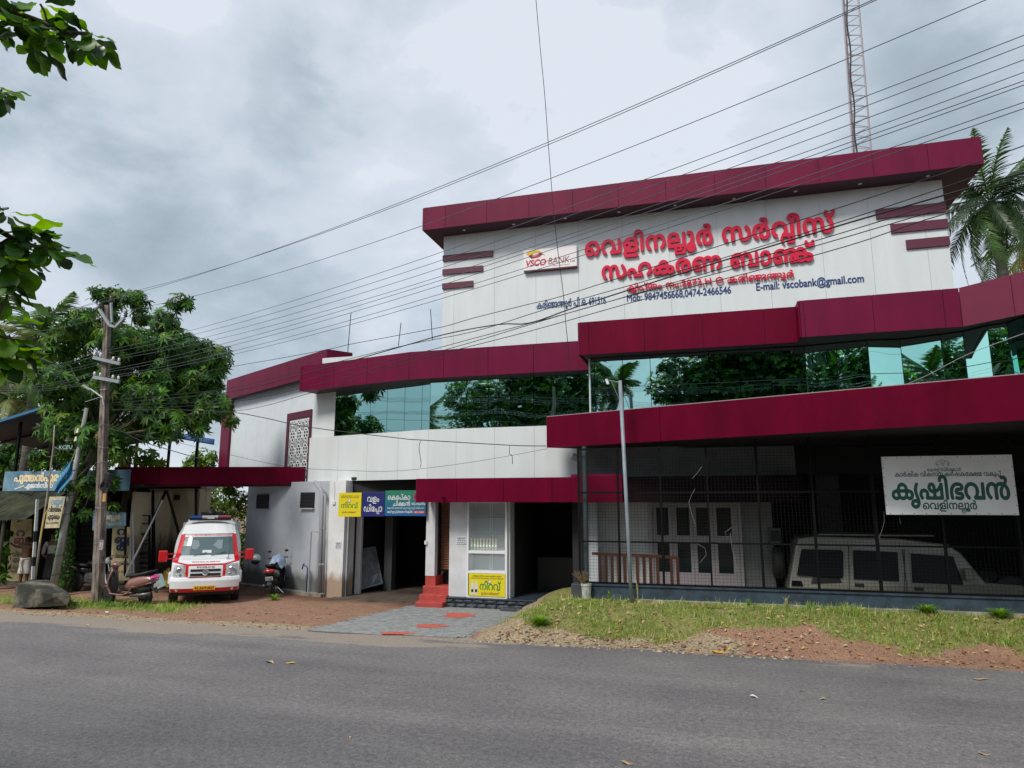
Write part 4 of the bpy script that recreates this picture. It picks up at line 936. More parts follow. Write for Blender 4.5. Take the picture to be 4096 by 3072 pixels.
# yellow poster on the case and oil bottles
x0, x1, z0, z1 = sgn_px(1875, 2021, 2295, 2386, 17.19); w_, h_ = x1 - x0, z1 - z0
t_ = sign_board('yellow poster with green lettering and two printed bottles on the display case base', x0, x1, z0, z1, yellow_p, 17.185, 'poster', .012)
PYs = 17.183
put_text('നിറവ്', x0 + .30 * w_, x0 + .88 * w_, z0 + .28 * h_, .27 * h_, PYs, green_p, t_, 'letters', bold=.025)
put_text('ഇവിടെ ലഭ്യമാണ്', x0 + .34 * w_, x0 + .84 * w_, z0 + .08 * h_, .09 * h_, PYs, brown_p, t_, 'letters', bold=.012)
put_text('വെളിനല്ലൂർ സർവ്വീസ് സഹകരണ ബാങ്കിന്റെ നാളികേര', x0 + .10 * w_, x0 + .90 * w_, z0 + .865 * h_, .05 * h_, PYs, mat('black_print', (0, 0, 0)), t_, 'letters', bold=.005)
put_text('സംസ്കരണ കേന്ദ്രം ഉല്പാദിപ്പിക്കുന്ന പരിശുദ്ധമായ വെളിച്ചെണ്ണ', x0 + .05 * w_, x0 + .95 * w_, z0 + .77 * h_, .05 * h_, PYs, brown_p, t_, 'letters', bold=.005)
coconut(t_, x0 + .57 * w_, z0 + .64 * h_, .08 * h_, PYs)
for cx in (.10, .205):
    bx = x0 + cx * w_; MB().prism([(bx + a_ * w_, z0 + b2 * h_) for a_, b2 in ((-.045, .06), (.045, .06), (.045, .5), (.018, .6), (.018, .68), (-.018, .68), (-.018, .6), (-.045, .5))], PYs - .001, PYs + .001, lambda p, q, d: (p, d, q)).build('bottle_print', mat('bottle_print', (.62, .62, .52), .5), t_)
    MB().box(bx - .03 * w_, bx + .03 * w_, PYs - .002, PYs, z0 + .17 * h_, z0 + .30 * h_).build('label_print', mat('black_print', (0, 0, 0)), t_)
bz = zs[1]; oil = mat('oil_bottle', (.50, .52, .30), .12, spec=.7); capm = mat('bottle_cap', (.8, .8, .8), .4); labm = mat('bottle_label', (.72, .72, .68), .5)
hb = onY(1900, 2153, 17.33)[1] - bz - .005
bot = thing('oil_bottle', 'oil bottle with white label standing leftmost in the display case row', 'bottle', (0, 0, 0), group='oil bottles lined up in the display case', local=True)
MB().lathe([(.026, 0), (.029, .01), (.029, hb * .55), (.026, hb * .64), (.011, hb * .80), (.011, hb * .9)], 12).build('glass_body', oil, bot, smooth=True)
MB().lathe([(.0298, hb * .14), (.0298, hb * .48)], 12).build('paper_label', labm, bot, smooth=True)
MB().lathe([(.014, hb * .89), (.014, hb)], 10).build('cap', capm, bot)
MB().lathe([(.001, 0), (.012, 0), (.012, .001)], 10, Matrix.Translation((.004, -.0305, hb * .24)) @ Matrix.Rotation(R(90), 4, 'X')).build('label_mark', mat('black_print', (0, 0, 0)), bot)
def dup(root, loc, rz=0., label=None, group=None, scale=None):
    def rec(o, parent):
        c = o.copy(); COL.objects.link(c); c.parent = parent
        for ch in [k for k in o.children]: rec(ch, c)
        return c
    r = rec(root, None); r.location = loc; r.rotation_euler = (0, 0, rz)
    if label: r['label'] = label
    if group: r['group'] = group
    if scale: r.scale = (scale,) * 3
    return r
ub = [1886, 1899.5, 1911.5, 1923.5, 1936, 1948.5, 1960, 1972, 1984]
ordn = ['leftmost', 'second from left', 'third from left', 'fourth from left', 'middle', 'fourth from right', 'third from right', 'second from right', 'rightmost']
for k, u in enumerate(ub):
    p = (onY(u, 2190, 17.33)[0], 17.33, bz + .002)
    if k == 0: bot.location = p
    else: dup(bot, p, random.uniform(-.3, .3), 'oil bottle with white label, %s in the display case row' % ordn[k])
# paper notices, switch box, gate leaf, pipes
np_ = thing('paper_notice', 'white paper notice with printed prices taped beside the display case', 'notice', (onY(1824, 2177, 17.29)[0], 17.29, 1.7))
x0, x1, z0, z1 = sgn_px(1824, 1866, 2145, 2176, 17.29); w_, h_ = x1 - x0, z1 - z0
MB().box(x0, x1, 17.285, 17.295, z0, z1).build('sheet', white_p, np_); put_text('വെളിച്ചെണ്ണ', x0 + .1 * w_, x0 + .9 * w_, z0 + .68 * h_, .14 * h_, 17.283, navy_m, np_, 'letters', bold=.01)
for a_, tx in ((.38, '1 ലിറ്റർ 350 രൂപ'), (.1, '500 മി 180 രൂപ')): put_text(tx, x0 + .08 * w_, x0 + .95 * w_, z0 + a_ * h_, .14 * h_, 17.283, navy_m, np_, 'letters', bold=.01)
np2 = thing('paper_notice', 'small paper notice with blue print pasted on the stained white column', 'notice', (onY(1342, 2190, 17.89)[0], 17.89, 1.6))
x0, x1, z0, z1 = sgn_px(1341, 1363, 2167, 2192, 17.89); w_, h_ = x1 - x0, z1 - z0
MB().box(x0, x1, 17.888, 17.895, z0, z1).build('sheet', white_p, np2)
for a_, tx in ((.7, 'വെളിച്ചെണ്ണ'), (.4, '1 ലിറ്റർ 350'), (.1, '500 മി 180')): put_text(tx, x0 + .08 * w_, x0 + .95 * w_, z0 + a_ * h_, .16 * h_, 17.886, navy_m, np2, 'letters', bold=.01)
x0, x1, z0, z1 = sgn_px(1699, 1704, 2163, 2178, 17.5); solo(MB().box(x0 - .01, x1 + .01, 17.5, 17.55, z0, z1), 'switch_box', alu, 'tiny white switch box on the left edge of the pillar by the steps', 'switch', (x0, 17.5, z0))
x0, x1, z0, z1 = sgn_px(1328, 1339, 2003, 2018, 17.87); sb = thing('socket_box', 'small white socket box with a cable on the stained column', 'socket', (x0, 17.87, z0)); MB().box(x0, x1, 17.86, 17.895, z0, z1).build('box', alu, sb, bevel=.004); MB().tube([((x0 + x1) / 2, 17.88, z1), ((x0 + x1) / 2 + .01, 17.88, z1 + .3), ((x0 + x1) / 2 - .01, 17.88, 3.28)], .006, 6).build('cable', alu, sb)
pg = mat('grey_pvc', (.32, .33, .35), .5)
pp_ = thing('drain_pipes', 'pair of grey plastic drain pipes running down beside the stained column', 'pipe', (onY(1283, 2370, 17.85)[0], 17.85, 0))
for u, r_, top in ((1284, .062, 1965), (1297, .04, 1985)):
    a = onY(u - 5, 2372, 17.82); b_ = onY(u + 4, top, 17.82); c_ = onY(u - 25, top - 30, 18.0)
    MB().tube([(a[0], 17.82, a[1]), (b_[0], 17.82, b_[1]), (c_[0], 18.0, 3.26)], r_, 10).build('pipe', pg, pp_, smooth=True)
    for zc in (.9, 1.9): MB().lathe([(r_ + .008, 0), (r_ + .008, .05)], 10, Matrix.Translation((a[0] + (b_[0] - a[0]) * zc / 2.9, 17.82, zc))).build('collar', pg, pp_)
a = onY(1224, 2370, 17.95); b_ = onY(1234, 2128, 17.95); c_ = onY(1280, 2128, 17.85)
MB().tube([(a[0], 18.05, .05), (b_[0], 18.1, b_[1]), (c_[0], 17.9, c_[1])], .02, 8).build('branch_pipe', pg, pp_)
a = onL(1237, 2370, RW0, RW1); fx = a.x; fy = a.y - .16; zt_ = onY(1232, 2263, fy)[1]; xl = onY(1212, 2265, fy)[0]
tp = thing('garden_tap', 'blue standing water tap at the foot of the grey side wall', 'tap', (fx, fy, 0)); bl = mat('blue_pipe', (.02, .07, .22), .4)
MB().tube([(fx, fy, 0), (fx, fy, zt_ - .08), (fx - .03, fy, zt_ - .02), (fx - .1, fy, zt_), (xl, fy, zt_), (xl - .02, fy, zt_ - .10)], .018, 8).build('pipe', bl, tp, smooth=True)
MB().tube([(xl + .02, fy, zt_), (xl + .02, fy, zt_ + .05)], .02, 8).build('handle', bl, tp); MB().bar((xl - .01, fy, zt_ + .05), (xl + .06, fy, zt_ + .05), .015).build('handle_bar', bl, tp)
# steel panelled gate leaf leaning in the store
gl = thing('gate_leaf', 'grey sheet steel gate leaf with pressed panels leaning inside the dark store', 'gate', (-9.5, 19, 0))
q0 = onZ(1405, 2368, .05); gA = Vector((onY(1404, 2365, 18.6)[0], 18.6, onY(1404, 2365, 18.6)[1])); gB = Vector((*onZ(1530, 2335, .10), .10)); gB = Vector((gB.x, gB.y, .10))
gB = Vector((onY(1530, 2333, 19.4)[0], 19.4, onY(1530, 2333, 19.4)[1])); tU = Vector((onY(1500, 2188, 19.55)[0], 19.55, onY(1500, 2188, 19.55)[1])); tL = Vector((onY(1408, 2203, 18.75)[0], 18.75, onY(1408, 2203, 18.75)[1]))
def GP(s_, t_, o=0): 
    p = (gA * (1 - s_) + gB * s_) * (1 - t_) + (tL * (1 - s_) + tU * s_) * t_; return p + Vector((.3, -.9, 0)) * o
gm_ = mat('gate_steel', (.20, .23, .26), .5, var=.2)
MB().add([GP(0, 0, 0), GP(1, 0, 0), GP(1, 1, 0), GP(0, 1, 0), GP(0, 0, -.03), GP(1, 0, -.03), GP(1, 1, -.03), GP(0, 1, -.03)], [(0, 1, 2, 3), (7, 6, 5, 4), (0, 4, 5, 1), (2, 6, 7, 3), (1, 5, 6, 2), (0, 3, 7, 4)]).build('sheet', gm_, gl)
for i in range(3):
    for j in range(3):
        s0, s1, t0, t1 = i / 3 + .02, (i + 1) / 3 - .02, j / 3 + .03, (j + 1) / 3 - .03; sm_, tm = (s0 + s1) / 2, (t0 + t1) / 2
        MB().add([GP(s0, t0, .003), GP(s1, t0, .003), GP(s1, t1, .003), GP(s0, t1, .003), GP(sm_, tm, .13)], [(0, 1, 4), (1, 2, 4), (2, 3, 4), (3, 0, 4)]).build('pressed_panel', gm_, gl)
for s_ in (0, .333, .667, 1): MB().bar(GP(s_, 0, .02), GP(s_, 1, .02), .035).build('rail', gm_, gl)
for t2 in (0, .333, .667, 1): MB().bar(GP(0, t2, .025), GP(1, t2, .025), .035).build('rail', gm_, gl)

# ------------------------------------------------------------------ car port behind the mesh fence
FYY = 15.6
cp = bank
wall(ddx + .25, -1.15, 18.0, 18.2, 0, 2.9, plaster); wall(-1.148, 1.35, 18.0, 18.2, 0, 2.9, mat('shaded_carport_plaster', (.20, .21, .22), .9, var=.1)); wall(ddx + .24, ddx + .62, 17.45, 18.0, 0, 2.66, greywall, 'column')  # right stretch of this wall: plaster colour darkened to hold the carport shade
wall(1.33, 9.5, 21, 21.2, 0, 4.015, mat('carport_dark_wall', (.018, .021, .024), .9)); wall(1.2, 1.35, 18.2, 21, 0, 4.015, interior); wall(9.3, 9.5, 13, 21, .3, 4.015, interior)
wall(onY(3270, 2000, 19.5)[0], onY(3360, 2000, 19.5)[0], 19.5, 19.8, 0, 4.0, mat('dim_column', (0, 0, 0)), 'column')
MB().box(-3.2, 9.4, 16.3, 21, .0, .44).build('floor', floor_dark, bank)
dr = thing('door_set', 'white framed panelled double doors behind the mesh fence', 'door', (-.3, 17.95, .4))
dx0_, dx1_ = onY(2600, 2100, 17.95)[0], onY(2966, 2100, 17.95)[0]; dzt = onY(2700, 2010, 17.95)[1]
dfm = mat('door_frame_paint', (.34, .31, .34), .5)
MB().box(dx0_, dx0_ + .07, 17.86, 17.99, .44, dzt).build('frame_post', dfm, dr); MB().box(dx1_ - .07, dx1_, 17.86, 17.99, .44, dzt).build('frame_post', dfm, dr); MB().box(dx0_ + .07, dx1_ - .07, 17.86, 17.99, dzt - .08, dzt).build('frame_head', dfm, dr)
du = [(2627, 2675), (2707, 2759), (2786, 2838), (2867, 2926)]; z_a, z_b, z_c, z_d = [onY(2750, v, 17.93)[1] for v in (2030, 2142, 2170, 2290)]
edges_ = [dx0_ + .07] + [(onY(du[i][1], 2100, 17.93)[0] + onY(du[i + 1][0], 2100, 17.93)[0]) / 2 for i in range(3)] + [dx1_ - .07]
for i, (ua, ub_) in enumerate(du):
    lx0, lx1 = edges_[i] + .003, edges_[i + 1] - .003; gx_a, gx_b = onY(ua, 2100, 17.93)[0], onY(ub_, 2100, 17.93)[0]; lf = MB()
    for (xa, xb, za, zb2) in ((lx0, gx_a, .45, dzt - .085), (gx_b, lx1, .45, dzt - .085), (gx_a, gx_b, .45, z_d), (gx_a, gx_b, z_c, z_b), (gx_a, gx_b, z_a, dzt - .085)): lf.box(xa, xb, 17.90, 17.94, za, zb2)
    leaf_ = lf.build('door_leaf', dfm, dr)
    for za, zb2 in ((z_d, z_c), (z_b, z_a)): MB().box(gx_a - .005, gx_b + .005, 17.925, 17.932, za - .005, zb2 + .005).build('pane', mat('dark_door_glass', (.012, .02, .022), .12, spec=.5), leaf_)
    MB().tube([(lx1 - .05 if i % 2 == 0 else lx0 + .05, 17.88, 1.3), (lx1 - .05 if i % 2 == 0 else lx0 + .05, 17.88, 1.45)], .012, 6).build('handle', mat('zinc', (.5, .5, .5)), leaf_)
fn = thing('exhaust_box', 'grey meter box with loose cable on the pale wall behind the fence', 'box', (onY(3075, 2180, 17.9)[0], 17.9, 1.5))
x0, x1, z0, z1 = sgn_px(3078, 3126, 2112, 2178, 17.85); MB().box(x0, x1, 17.8, 17.99, z0, z1).build('housing', mat('meter_grey', (.07, .08, .08), .5), fn, bevel=.02)
MB().box(x0 + .03, x1 - .03, 17.79, 17.805, z0 + .08, z1 - .05).build('window', mat('meter_glass', (.02, .03, .03), .1), fn); MB().tube([(x0, 17.85, z0 + .1), (x0 - .05, 17.87, z0 - .1), (x0 + .1, 17.87, z0 - .28), (x1, 17.87, z0 - .2), (x1 + .05, 17.87, z1 + .4), (x1 + .1, 17.9, 2.7)], .008, 6).build('cable', joint, fn)
# low wooden railing
wr = thing('wooden_railing', 'low red brown wooden railing standing just behind the mesh fence', 'railing', (-2.9, 16.7, .44)); wd = mat('red_brown_wood', (.085, .028, .016), .55, var=.3, vscale=6, stretch=(1, 1, .2))
a = onY(2368, 2214, 16.7); b_ = onY(2648, 2226, 16.7); c_ = onY(2660, 2228, 16.7); d_ = onY(2714, 2232, 16.7)
MB().bar((a[0], 16.7, a[1]), (b_[0], 16.7, b_[1]), .05, .07).build('top_rail', wd, wr, bevel=.004); MB().bar((c_[0], 16.72, c_[1]), (d_[0], 16.72, d_[1]), .05, .07).build('top_rail', wd, wr, bevel=.004)
MB().bar((a[0], 16.7, .5), (d_[0], 16.72, .5), .05, .05).build('bottom_rail', wd, wr)
for k, u in enumerate((2399, 2424, 2448, 2474, 2499, 2549, 2576, 2602, 2630, 2685, 2710)):
    p = onY(u, 2250, 16.7); MB().box(p[0] - .035, p[0] + .035, 16.68, 16.72, .44, (a[1] if u < 2650 else c_[1]) - .035).build('baluster', wd, wr)
# fence
fe = thing('mesh_fence', 'black steel posts with welded wire mesh on a navy painted low wall', 'fence', (-3.0, FYY, .3))
FXE = 9.0
MB().box(-2.78, FXE, FYY - .02, FYY + .14, .0, .865).build('base_wall', plinth_navy, fe, bevel=.006); MB().box(-2.79, FXE, FYY - .05, FYY + .16, .85, .885).build('base_cap', plinth_navy, fe)
MB().box(-1.9, FXE, FYY - .16, FYY - .02, .1, .60).build('footing', mat('lichen_concrete', (.36, .35, .27), .9, var=.5, vscale=3, col2=(.10, .11, .045)), fe, bevel=.01)
pxs = [(2316, .045), (2475, .045), (2648, .05), (2838, .04), (3043, .05), (3262, .05), (3508, .06), (3778, .05), (4080, .06)]
PXx = [onY(u, 2130, FYY)[0] for u, _ in pxs] + [7.2, 8.4]
for x, w_ in zip(PXx, [w for _, w in pxs] + [.05, .05]): MB().box(x - w_ / 2, x + w_ / 2, FYY + .02, FYY + .07, .88, 3.90 if x < 0 else 4.01).build('post', steel_black, fe)
p = onY(2343, 2130, FYY + .2)[0]; MB().tube([(p, FYY + .2, .4), (p, FYY + .2, 3.95)], .055, 12).build('round_post', mat('grey_green_pipe', (.05, .07, .075), .5), fe)
for z in (.905, 1.80, 2.88, 3.87): MB().box(PXx[0], FXE, FYY - .0, FYY + .035, z - .018, z + .018).build('rail', steel_black, fe)
wm = MB(); wrad = .0028
x = PXx[0] + .03
while x < FXE: wm.tube([(x + .004 * math.sin(x * 9), FYY - .008, .86), (x - .004 * math.sin(x * 7), FYY - .008, 3.87)], wrad, 3, cap=False); x += .0725
z = .94
while z < 3.87:
    pts = [(xx, FYY - .014, z + .006 * math.sin(xx * 2.3 + z * 5)) for xx in np.linspace(PXx[0], FXE, 26)]; wm.tube(pts, wrad, 3, cap=False); z += .066
o_ = wm.build('wire_mesh', mat('mesh_wire', (.035, .035, .035), .45, metallic=0) if False else mat('mesh_wire', (.012, .012, .014), .5, spec=.2), fe); kind(o_, 'stuff')
# side mesh at the left end
wm = MB(); z = .95
while z < 3.87: wm.tube([(PXx[0], FYY + .02, z), (PXx[0], 16.9, z)], wrad, 3, cap=False); z += .066
y = FYY + .1
while y < 16.9: wm.tube([(PXx[0], y, .9), (PXx[0], y, 3.87)], wrad, 3, cap=False); y += .07
o_ = wm.build('side_mesh', MATS['mesh_wire'], fe); kind(o_, 'stuff')
for (u, v, pts_) in ((2780, 1955, [(-14, 25), (-25, 55), (-10, 110), (2, 148)]), (2925, 2110, [(-25, 20), (-15, 45), (-3, 22), (2, 80), (22, 155), (22, 180)]), (2768, 1915, [(18, -20), (40, -48)]), (2790, 2175, [(30, 18), (35, 45), (10, 75)]), (2358, 2240, [(25, -40), (45, -62)]), (3535, 2045, [(2, 40), (-5, 70), (-20, 110)]), (3598, 2070, [(4, 25)]), (2500, 2175, [(8, 6), (-10, 12)])):
    P_ = [(u, v)] + [(u + a_, v + b2) for a_, b2 in pts_]; MB().tube([(*[onY(uu, vv, FYY - .03)[0]], FYY - .03, onY(uu, vv, FYY - .03)[1]) for uu, vv in P_], .0028, 5).build('tie_wire', mat('pale_string', (.30, .30, .29), .6), fe)

# office board on the fence
KY = FYY - .14
c4 = [onY(u, v, KY) for u, v in ((3526, 1830), (4049, 1815), (4074, 2062), (3545, 2057))]
kb = thing('office_board', 'large white office board with dark green Malayalam lettering wired to the mesh fence', 'sign', (c4[3][0], KY, c4[3][1]))
bx0, bx1 = (c4[0][0] + c4[3][0]) / 2, (c4[1][0] + c4[2][0]) / 2; bz0, bz1 = (c4[2][1] + c4[3][1]) / 2, (c4[0][1] + c4[1][1]) / 2
bw, bh = bx1 - bx0, bz1 - bz0
MB().box(bx0, bx1, KY, KY + .03, bz0, bz1).build('panel', mat('board_white', (.90, .92, .93), .45, var=.06, vscale=1.5), kb)
kg = mat('dark_green_letters', (.004, .10, .075), .45); kt = mat('teal_black_letters', (.008, .045, .06), .45)
def KT(st_, a_, b2, z_, h_, m_, bo): put_text(st_, bx0 + a_ * bw, bx0 + b2 * bw, bz0 + z_ * bh, h_ * bh, KY - .003, m_, kb, 'letters', bold=bo)
KT('കേരള സർക്കാർ', .350, .610, .735, .048, kt, .004); KT('കാർഷിക വികസന കർഷകക്ഷേമ വകുപ്പ്', .095, .905, .650, .062, kt, .010)
KT('കൃഷിഭവൻ', .055, .955, .265, .265, kg, .028); KT('വെളിനല്ലൂർ', .290, .700, .095, .105, kg, .018)
ec = MB(); ex_, ez_ = bx0 + .475 * bw, bz0 + .855 * bh; u_ = .024 * bw
def earc(cx, cz, r, a0, a1, sx_=1, n=8, w=.0022): ec.tube([(ex_ + sx_ * (cx + r * math.cos(a0 + (a1 - a0) * k / n)) * u_, KY - .005, ez_ + (cz + r * math.sin(a0 + (a1 - a0) * k / n)) * u_) for k in range(n + 1)], w, 4, cap=False)
for s_ in (-1, 1):
    earc(1.2, .2, 1.0, -1.2, 2.2, s_); earc(1.2, .2, .6, -1, 2, s_); earc(1.8, -.3, .35, 0, 5, s_); earc(.9, -.9, .5, 3.3, 6, s_); earc(.4, 1.1, .4, -1, 2.4, s_)
earc(0, .1, .55, 0, 6.3); earc(0, .1, .3, 0, 6.3); earc(0, 1.5, .2, 0, 6.3); earc(0, -1.0, 1.4, 3.6, 5.8)
ec.build('emblem', kt, kb)
nl = mat('nail_heads', (.02, .02, .02), .5)
for k in range(11):
    for z_ in (bz0 + .02 * bh, bz1 - .025 * bh): MB().lathe([(.009, 0), (.009, .006)], 6, Matrix.Translation((bx0 + bw * (.03 + .094 * k), KY - .001, z_)) @ Matrix.Rotation(R(90), 4, 'X')).build('rivet', nl, kb)
for k in range(1, 6):
    for x_ in (bx0 + .008 * bw, bx1 - .008 * bw): MB().lathe([(.009, 0), (.009, .006)], 6, Matrix.Translation((x_, KY - .001, bz0 + bh * .16 * k)) @ Matrix.Rotation(R(90), 4, 'X')).build('rivet', nl, kb)

# ------------------------------------------------------------------ lamp post, planters, antennas
LY = 15.3; lpx = onY(2526, 2392, LY); tpx = onY(2480, 1523, LY)
lpo = thing('lamp_post', 'slim grey painted steel lamp post with small arm before the fence', 'lamp post', (lpx[0], LY, .5))
MB().tube([(lpx[0], LY, .40), ((lpx[0] * 2 + tpx[0]) / 3, LY, (lpx[1] * 2 + tpx[1]) / 3 + .0), (tpx[0], LY, tpx[1])], .042, 12).build('pole', steel_grey, lpo, smooth=True)
a = onY(2425, 1520, LY - .15); MB().tube([(tpx[0], LY, tpx[1] - .04), (a[0], LY - .15, a[1])], .014, 8).build('arm', steel_grey, lpo); MB().bar((a[0], LY - .13, a[1] + .02), (a[0] + .04, LY - .17, a[1] - .10), .05, .03).build('lamp_bracket', alu, lpo)
b_ = onY(2483, 1612, LY); MB().tube([(b_[0], LY, b_[1]), (a[0] + .1, LY - .13, a[1] + .0)], .007, 6).build('brace', steel_grey, lpo)
fl = thing('flood_light', 'small grey flood light hanging under the left end of the slanting balcony', 'light', (onY(2310, 1835, 16.9)[0], 16.9, 3.9)); p = onY(2306, 1832, 16.9)
MB().box(-.11, .11, -.04, .04, -.08, .08, Matrix.Translation((p[0], 16.9, p[1])) @ Matrix.Rotation(R(35), 4, 'X') @ Matrix.Rotation(R(25), 4, 'Y')).build('housing', mat('lamp_grey', (.3, .32, .34), .5), fl, bevel=.01); MB().tube([(p[0] + .02, 16.95, p[1] + .05), (p[0] + .05, 17.0, 4.05)], .01, 6).build('bracket', steel_black, fl)
for k, (ub_, vb_, ut, vt, lab) in enumerate(((1391, 1400, 1404, 1250, 'thin bent steel rod standing on the parapet, left of three'), (1594, 1372, 1604, 1291, 'short thin steel rod standing on the parapet, middle of three'), (1730, 1348, 1722, 1237, 'thin straight steel rod on the parapet next to the signboard block'))):
    a = onY(ub_, vb_, 18.75); b_ = onY(ut, vt, 18.75); solo(MB().tube([(a[0], 18.75, a[1] - .1), (b_[0], 18.75, b_[1])], .012, 6), 'steel_rod', mat('rust_dark', (.04, .035, .03), .7), lab, 'rod', (a[0], 18.75, a[1]))
# planter and dry plant
def plant_stems(n, h0, h1, spread, seedheads=True, base=(0, 0, 0)):
    m1 = MB(); m2 = MB()
    for _ in range(n):
        a_ = random.uniform(0, 6.28); s_ = random.uniform(.2, 1) * spread; hh = random.uniform(h0, h1); p0 = Vector(base) + Vector((random.uniform(-.04, .04), random.uniform(-.04, .04), 0))
        p1 = p0 + Vector((math.cos(a_) * s_ * .4, math.sin(a_) * s_ * .4, hh * .6)); p2 = p0 + Vector((math.cos(a_) * s_, math.sin(a_) * s_, hh))
        m1.tube([p0, p1, p2], .0035, 3, cap=False)
        if seedheads: m2.sphere(p2, random.uniform(.008, .014), 5, 4)
    return m1, m2
pt = thing('flower_pot', 'pale stained round pot with a dry straggly plant at the fence corner', 'pot', (onY(2345, 2385, 15.45)[0], 15.45, .42))
a = onY(2346, 2386, 15.45); zt_ = onY(2346, 2334, 15.45)[1]; pr = (onY(2368, 2340, 15.45)[0] - onY(2325, 2340, 15.45)[0]) / 2
MB().lathe([(pr * .78, a[1] - .05), (pr * .92, zt_ - .06), (pr, zt_ - .05), (pr, zt_), (pr * .85, zt_), (pr * .85, zt_ - .04)], 16, Matrix.Translation((a[0], 15.45, 0))).build('pot_body', mat('pale_pot', (.42, .46, .42), .7, var=.3, vscale=8), pt, smooth=False)
m1, m2 = plant_stems(60, .10, .30, .24, True, (a[0] - .06, 15.43, zt_ - .02)); m1.build('dry_stems', mat('dry_stem', (.24, .17, .07), .8), pt); m2.build('seed_heads', mat('seed_head', (.14, .09, .06), .9), pt)
a = onY(2308, 2392, 15.6); solo(MB().box(a[0] - .11, a[0] + .13, 15.5, 15.8, .3, onY(2308, 2336, 15.5)[1]), 'planter_box', mat('dark_slab', (0, 0, 0)), 'dark square concrete planter box left of the pale round pot', 'planter', (a[0], 16.1, .3), bevel=.012)

# ------------------------------------------------------------------ jeep under the balcony
sv = thing('parked_jeep', 'boxy beige estate jeep parked behind the mesh fence', 'car', (0, 0, 0), local=True)
jb = mat('beige_car_paint', (.26, .26, .225), .35, var=.03, coat=.4); jg = mat('dark_car_glass', (.005, .007, .008), .3, spec=.15); jr = mat('black_rubber', (.02, .02, .02), .7)
ox = onY(3155, 2300, 17.0)[0]; jxs = lambda u, v: onY(u, v, 17.0)
sil = [(3155, 2362), (3185, 2185), (3200, 2155), (3260, 2147), (3600, 2155), (3800, 2180), (3850, 2215), (3935, 2362)]
P_ = [jxs(u, v) for u, v in sil]; P_ = [(P_[0][0], .75)] + P_ [1:-1] + [(P_[-1][0] + .05, 1.0), (P_[-1][0] + 1.15, .95), (P_[-1][0] + 1.2, .75)]
w0, w1 = 17.0, 18.65
body = MB(); n_ = len(P_)
vs = []
for (x, z) in P_:
    tuck = .14 * max(0, (z - 1.15) / .85)
    vs += [(x, w0 + tuck, z), (x, w1 - tuck, z)]
fs = [tuple(2 * i for i in range(n_)), tuple(2 * i + 1 for i in range(n_))[::-1]] + [(2 * i, 2 * i + 1, (2 * i + 3) % (2 * n_), (2 * i + 2) % (2 * n_)) for i in range(n_)]
body.add(vs, fs); body.build('cabin', jb, sv, bevel=.03)
MB().box(P_[0][0], P_[-1][0], w0 - .0, w1, .5 + .44 - .3, .76).build('lower_body', jb, sv)
def on_side(u, v):
    x, z = onY(u, v, 17.0); tuck = .14 * max(0, (z - 1.15) / .85); x, z = onY(u, v, 17.0 + tuck); return x, 17.0 + tuck, z
def side_poly(pts, m_, n2, o=.012, th=.02, par=sv):
    mb = MB(); vs = []
    for dd in (-o, th - o):
        for u, v in pts: q = on_side(u, v); vs.append((q[0], q[1] + dd, q[2]))
    k = len(pts); mb.add(vs, [tuple(range(k)), tuple(range(k, 2 * k))[::-1]] + [(i, (i + 1) % k, k + (i + 1) % k, k + i) for i in range(k)]); return mb.build(n2, m_, par)
side_poly([(3205, 2196), (3365, 2200), (3373, 2212), (3373, 2306), (3365, 2312), (3188, 2300)], jg, 'side_window')
side_poly([(3413, 2200), (3590, 2208), (3597, 2326), (3415, 2316)], jg, 'side_window'); side_poly([(3643, 2213), (3812, 2225), (3855, 2340), (3650, 2331)], jg, 'side_window')
for pts in ([(3394, 2185), (3397, 2365)], [(3609, 2196), (3628, 2365)], [(3617, 2196), (3618, 2365)]):
    a = on_side(*pts[0]); b_ = on_side(*pts[1]); MB().bar((a[0], a[1] - .006, a[2]), (b_[0], b_[1] - .006, b_[2]), .014).build('door_gap', jr, sv)
side_poly([(3168, 2322), (3205, 2324), (3214, 2345), (3166, 2343)], jg, 'tail_light'); 
for u in (3438, 3675): side_poly([(u - 18, 2333 + (u > 3500) * 15), (u + 18, 2335 + (u > 3500) * 15), (u + 18, 2347 + (u > 3500) * 15), (u - 18, 2345 + (u > 3500) * 15)], jr, 'door_handle', .02)
a = on_side(3860, 2300); MB().box(a[0] - .05, a[0] + .10, 16.78, 16.98, a[2] - .10, a[2] + .14).build('mirror', jb, sv, bevel=.03)
ms_ = MB(); a = on_side(3200, 2148); MB().box(P_[3][0] + .1, P_[5][0] - .2, w0 + .3, w1 - .3, P_[3][1] + .02, P_[3][1] + .05).build('roof_panel', jb, sv)
whl = lambda c, r, w, ax='Y': MB().lathe([(r * .55, -w / 2), (r * .92, -w / 2), (r, -w / 2 * .7), (r, w / 2 * .7), (r * .92, w / 2), (r * .55, w / 2)], 24, Matrix.Translation(c) @ Matrix.Rotation(R(90), 4, 'X' if ax == 'Y' else 'Y'))
a = onY(3130, 2300, 17.8); whl((P_[0][0] - .13, 17.8, 1.25), .36, .22, 'X').build('spare_wheel', jr, sv, smooth=True)
for x in (P_[0][0] + .8, P_[-1][0] - .65):
    for y in (17.12, 18.55):
        t_ = whl((x, y, .44 + .36), .36, .22).build('wheel', jr, sv, smooth=True); MB().lathe([(.001, -.1), (.2, -.1), (.2, .1)], 16, Matrix.Translation((x, y, .8)) @ Matrix.Rotation(R(90), 4, 'X')).build('rim', mat('steel_rim', (.4, .4, .4), .4, metal=.6), t_)
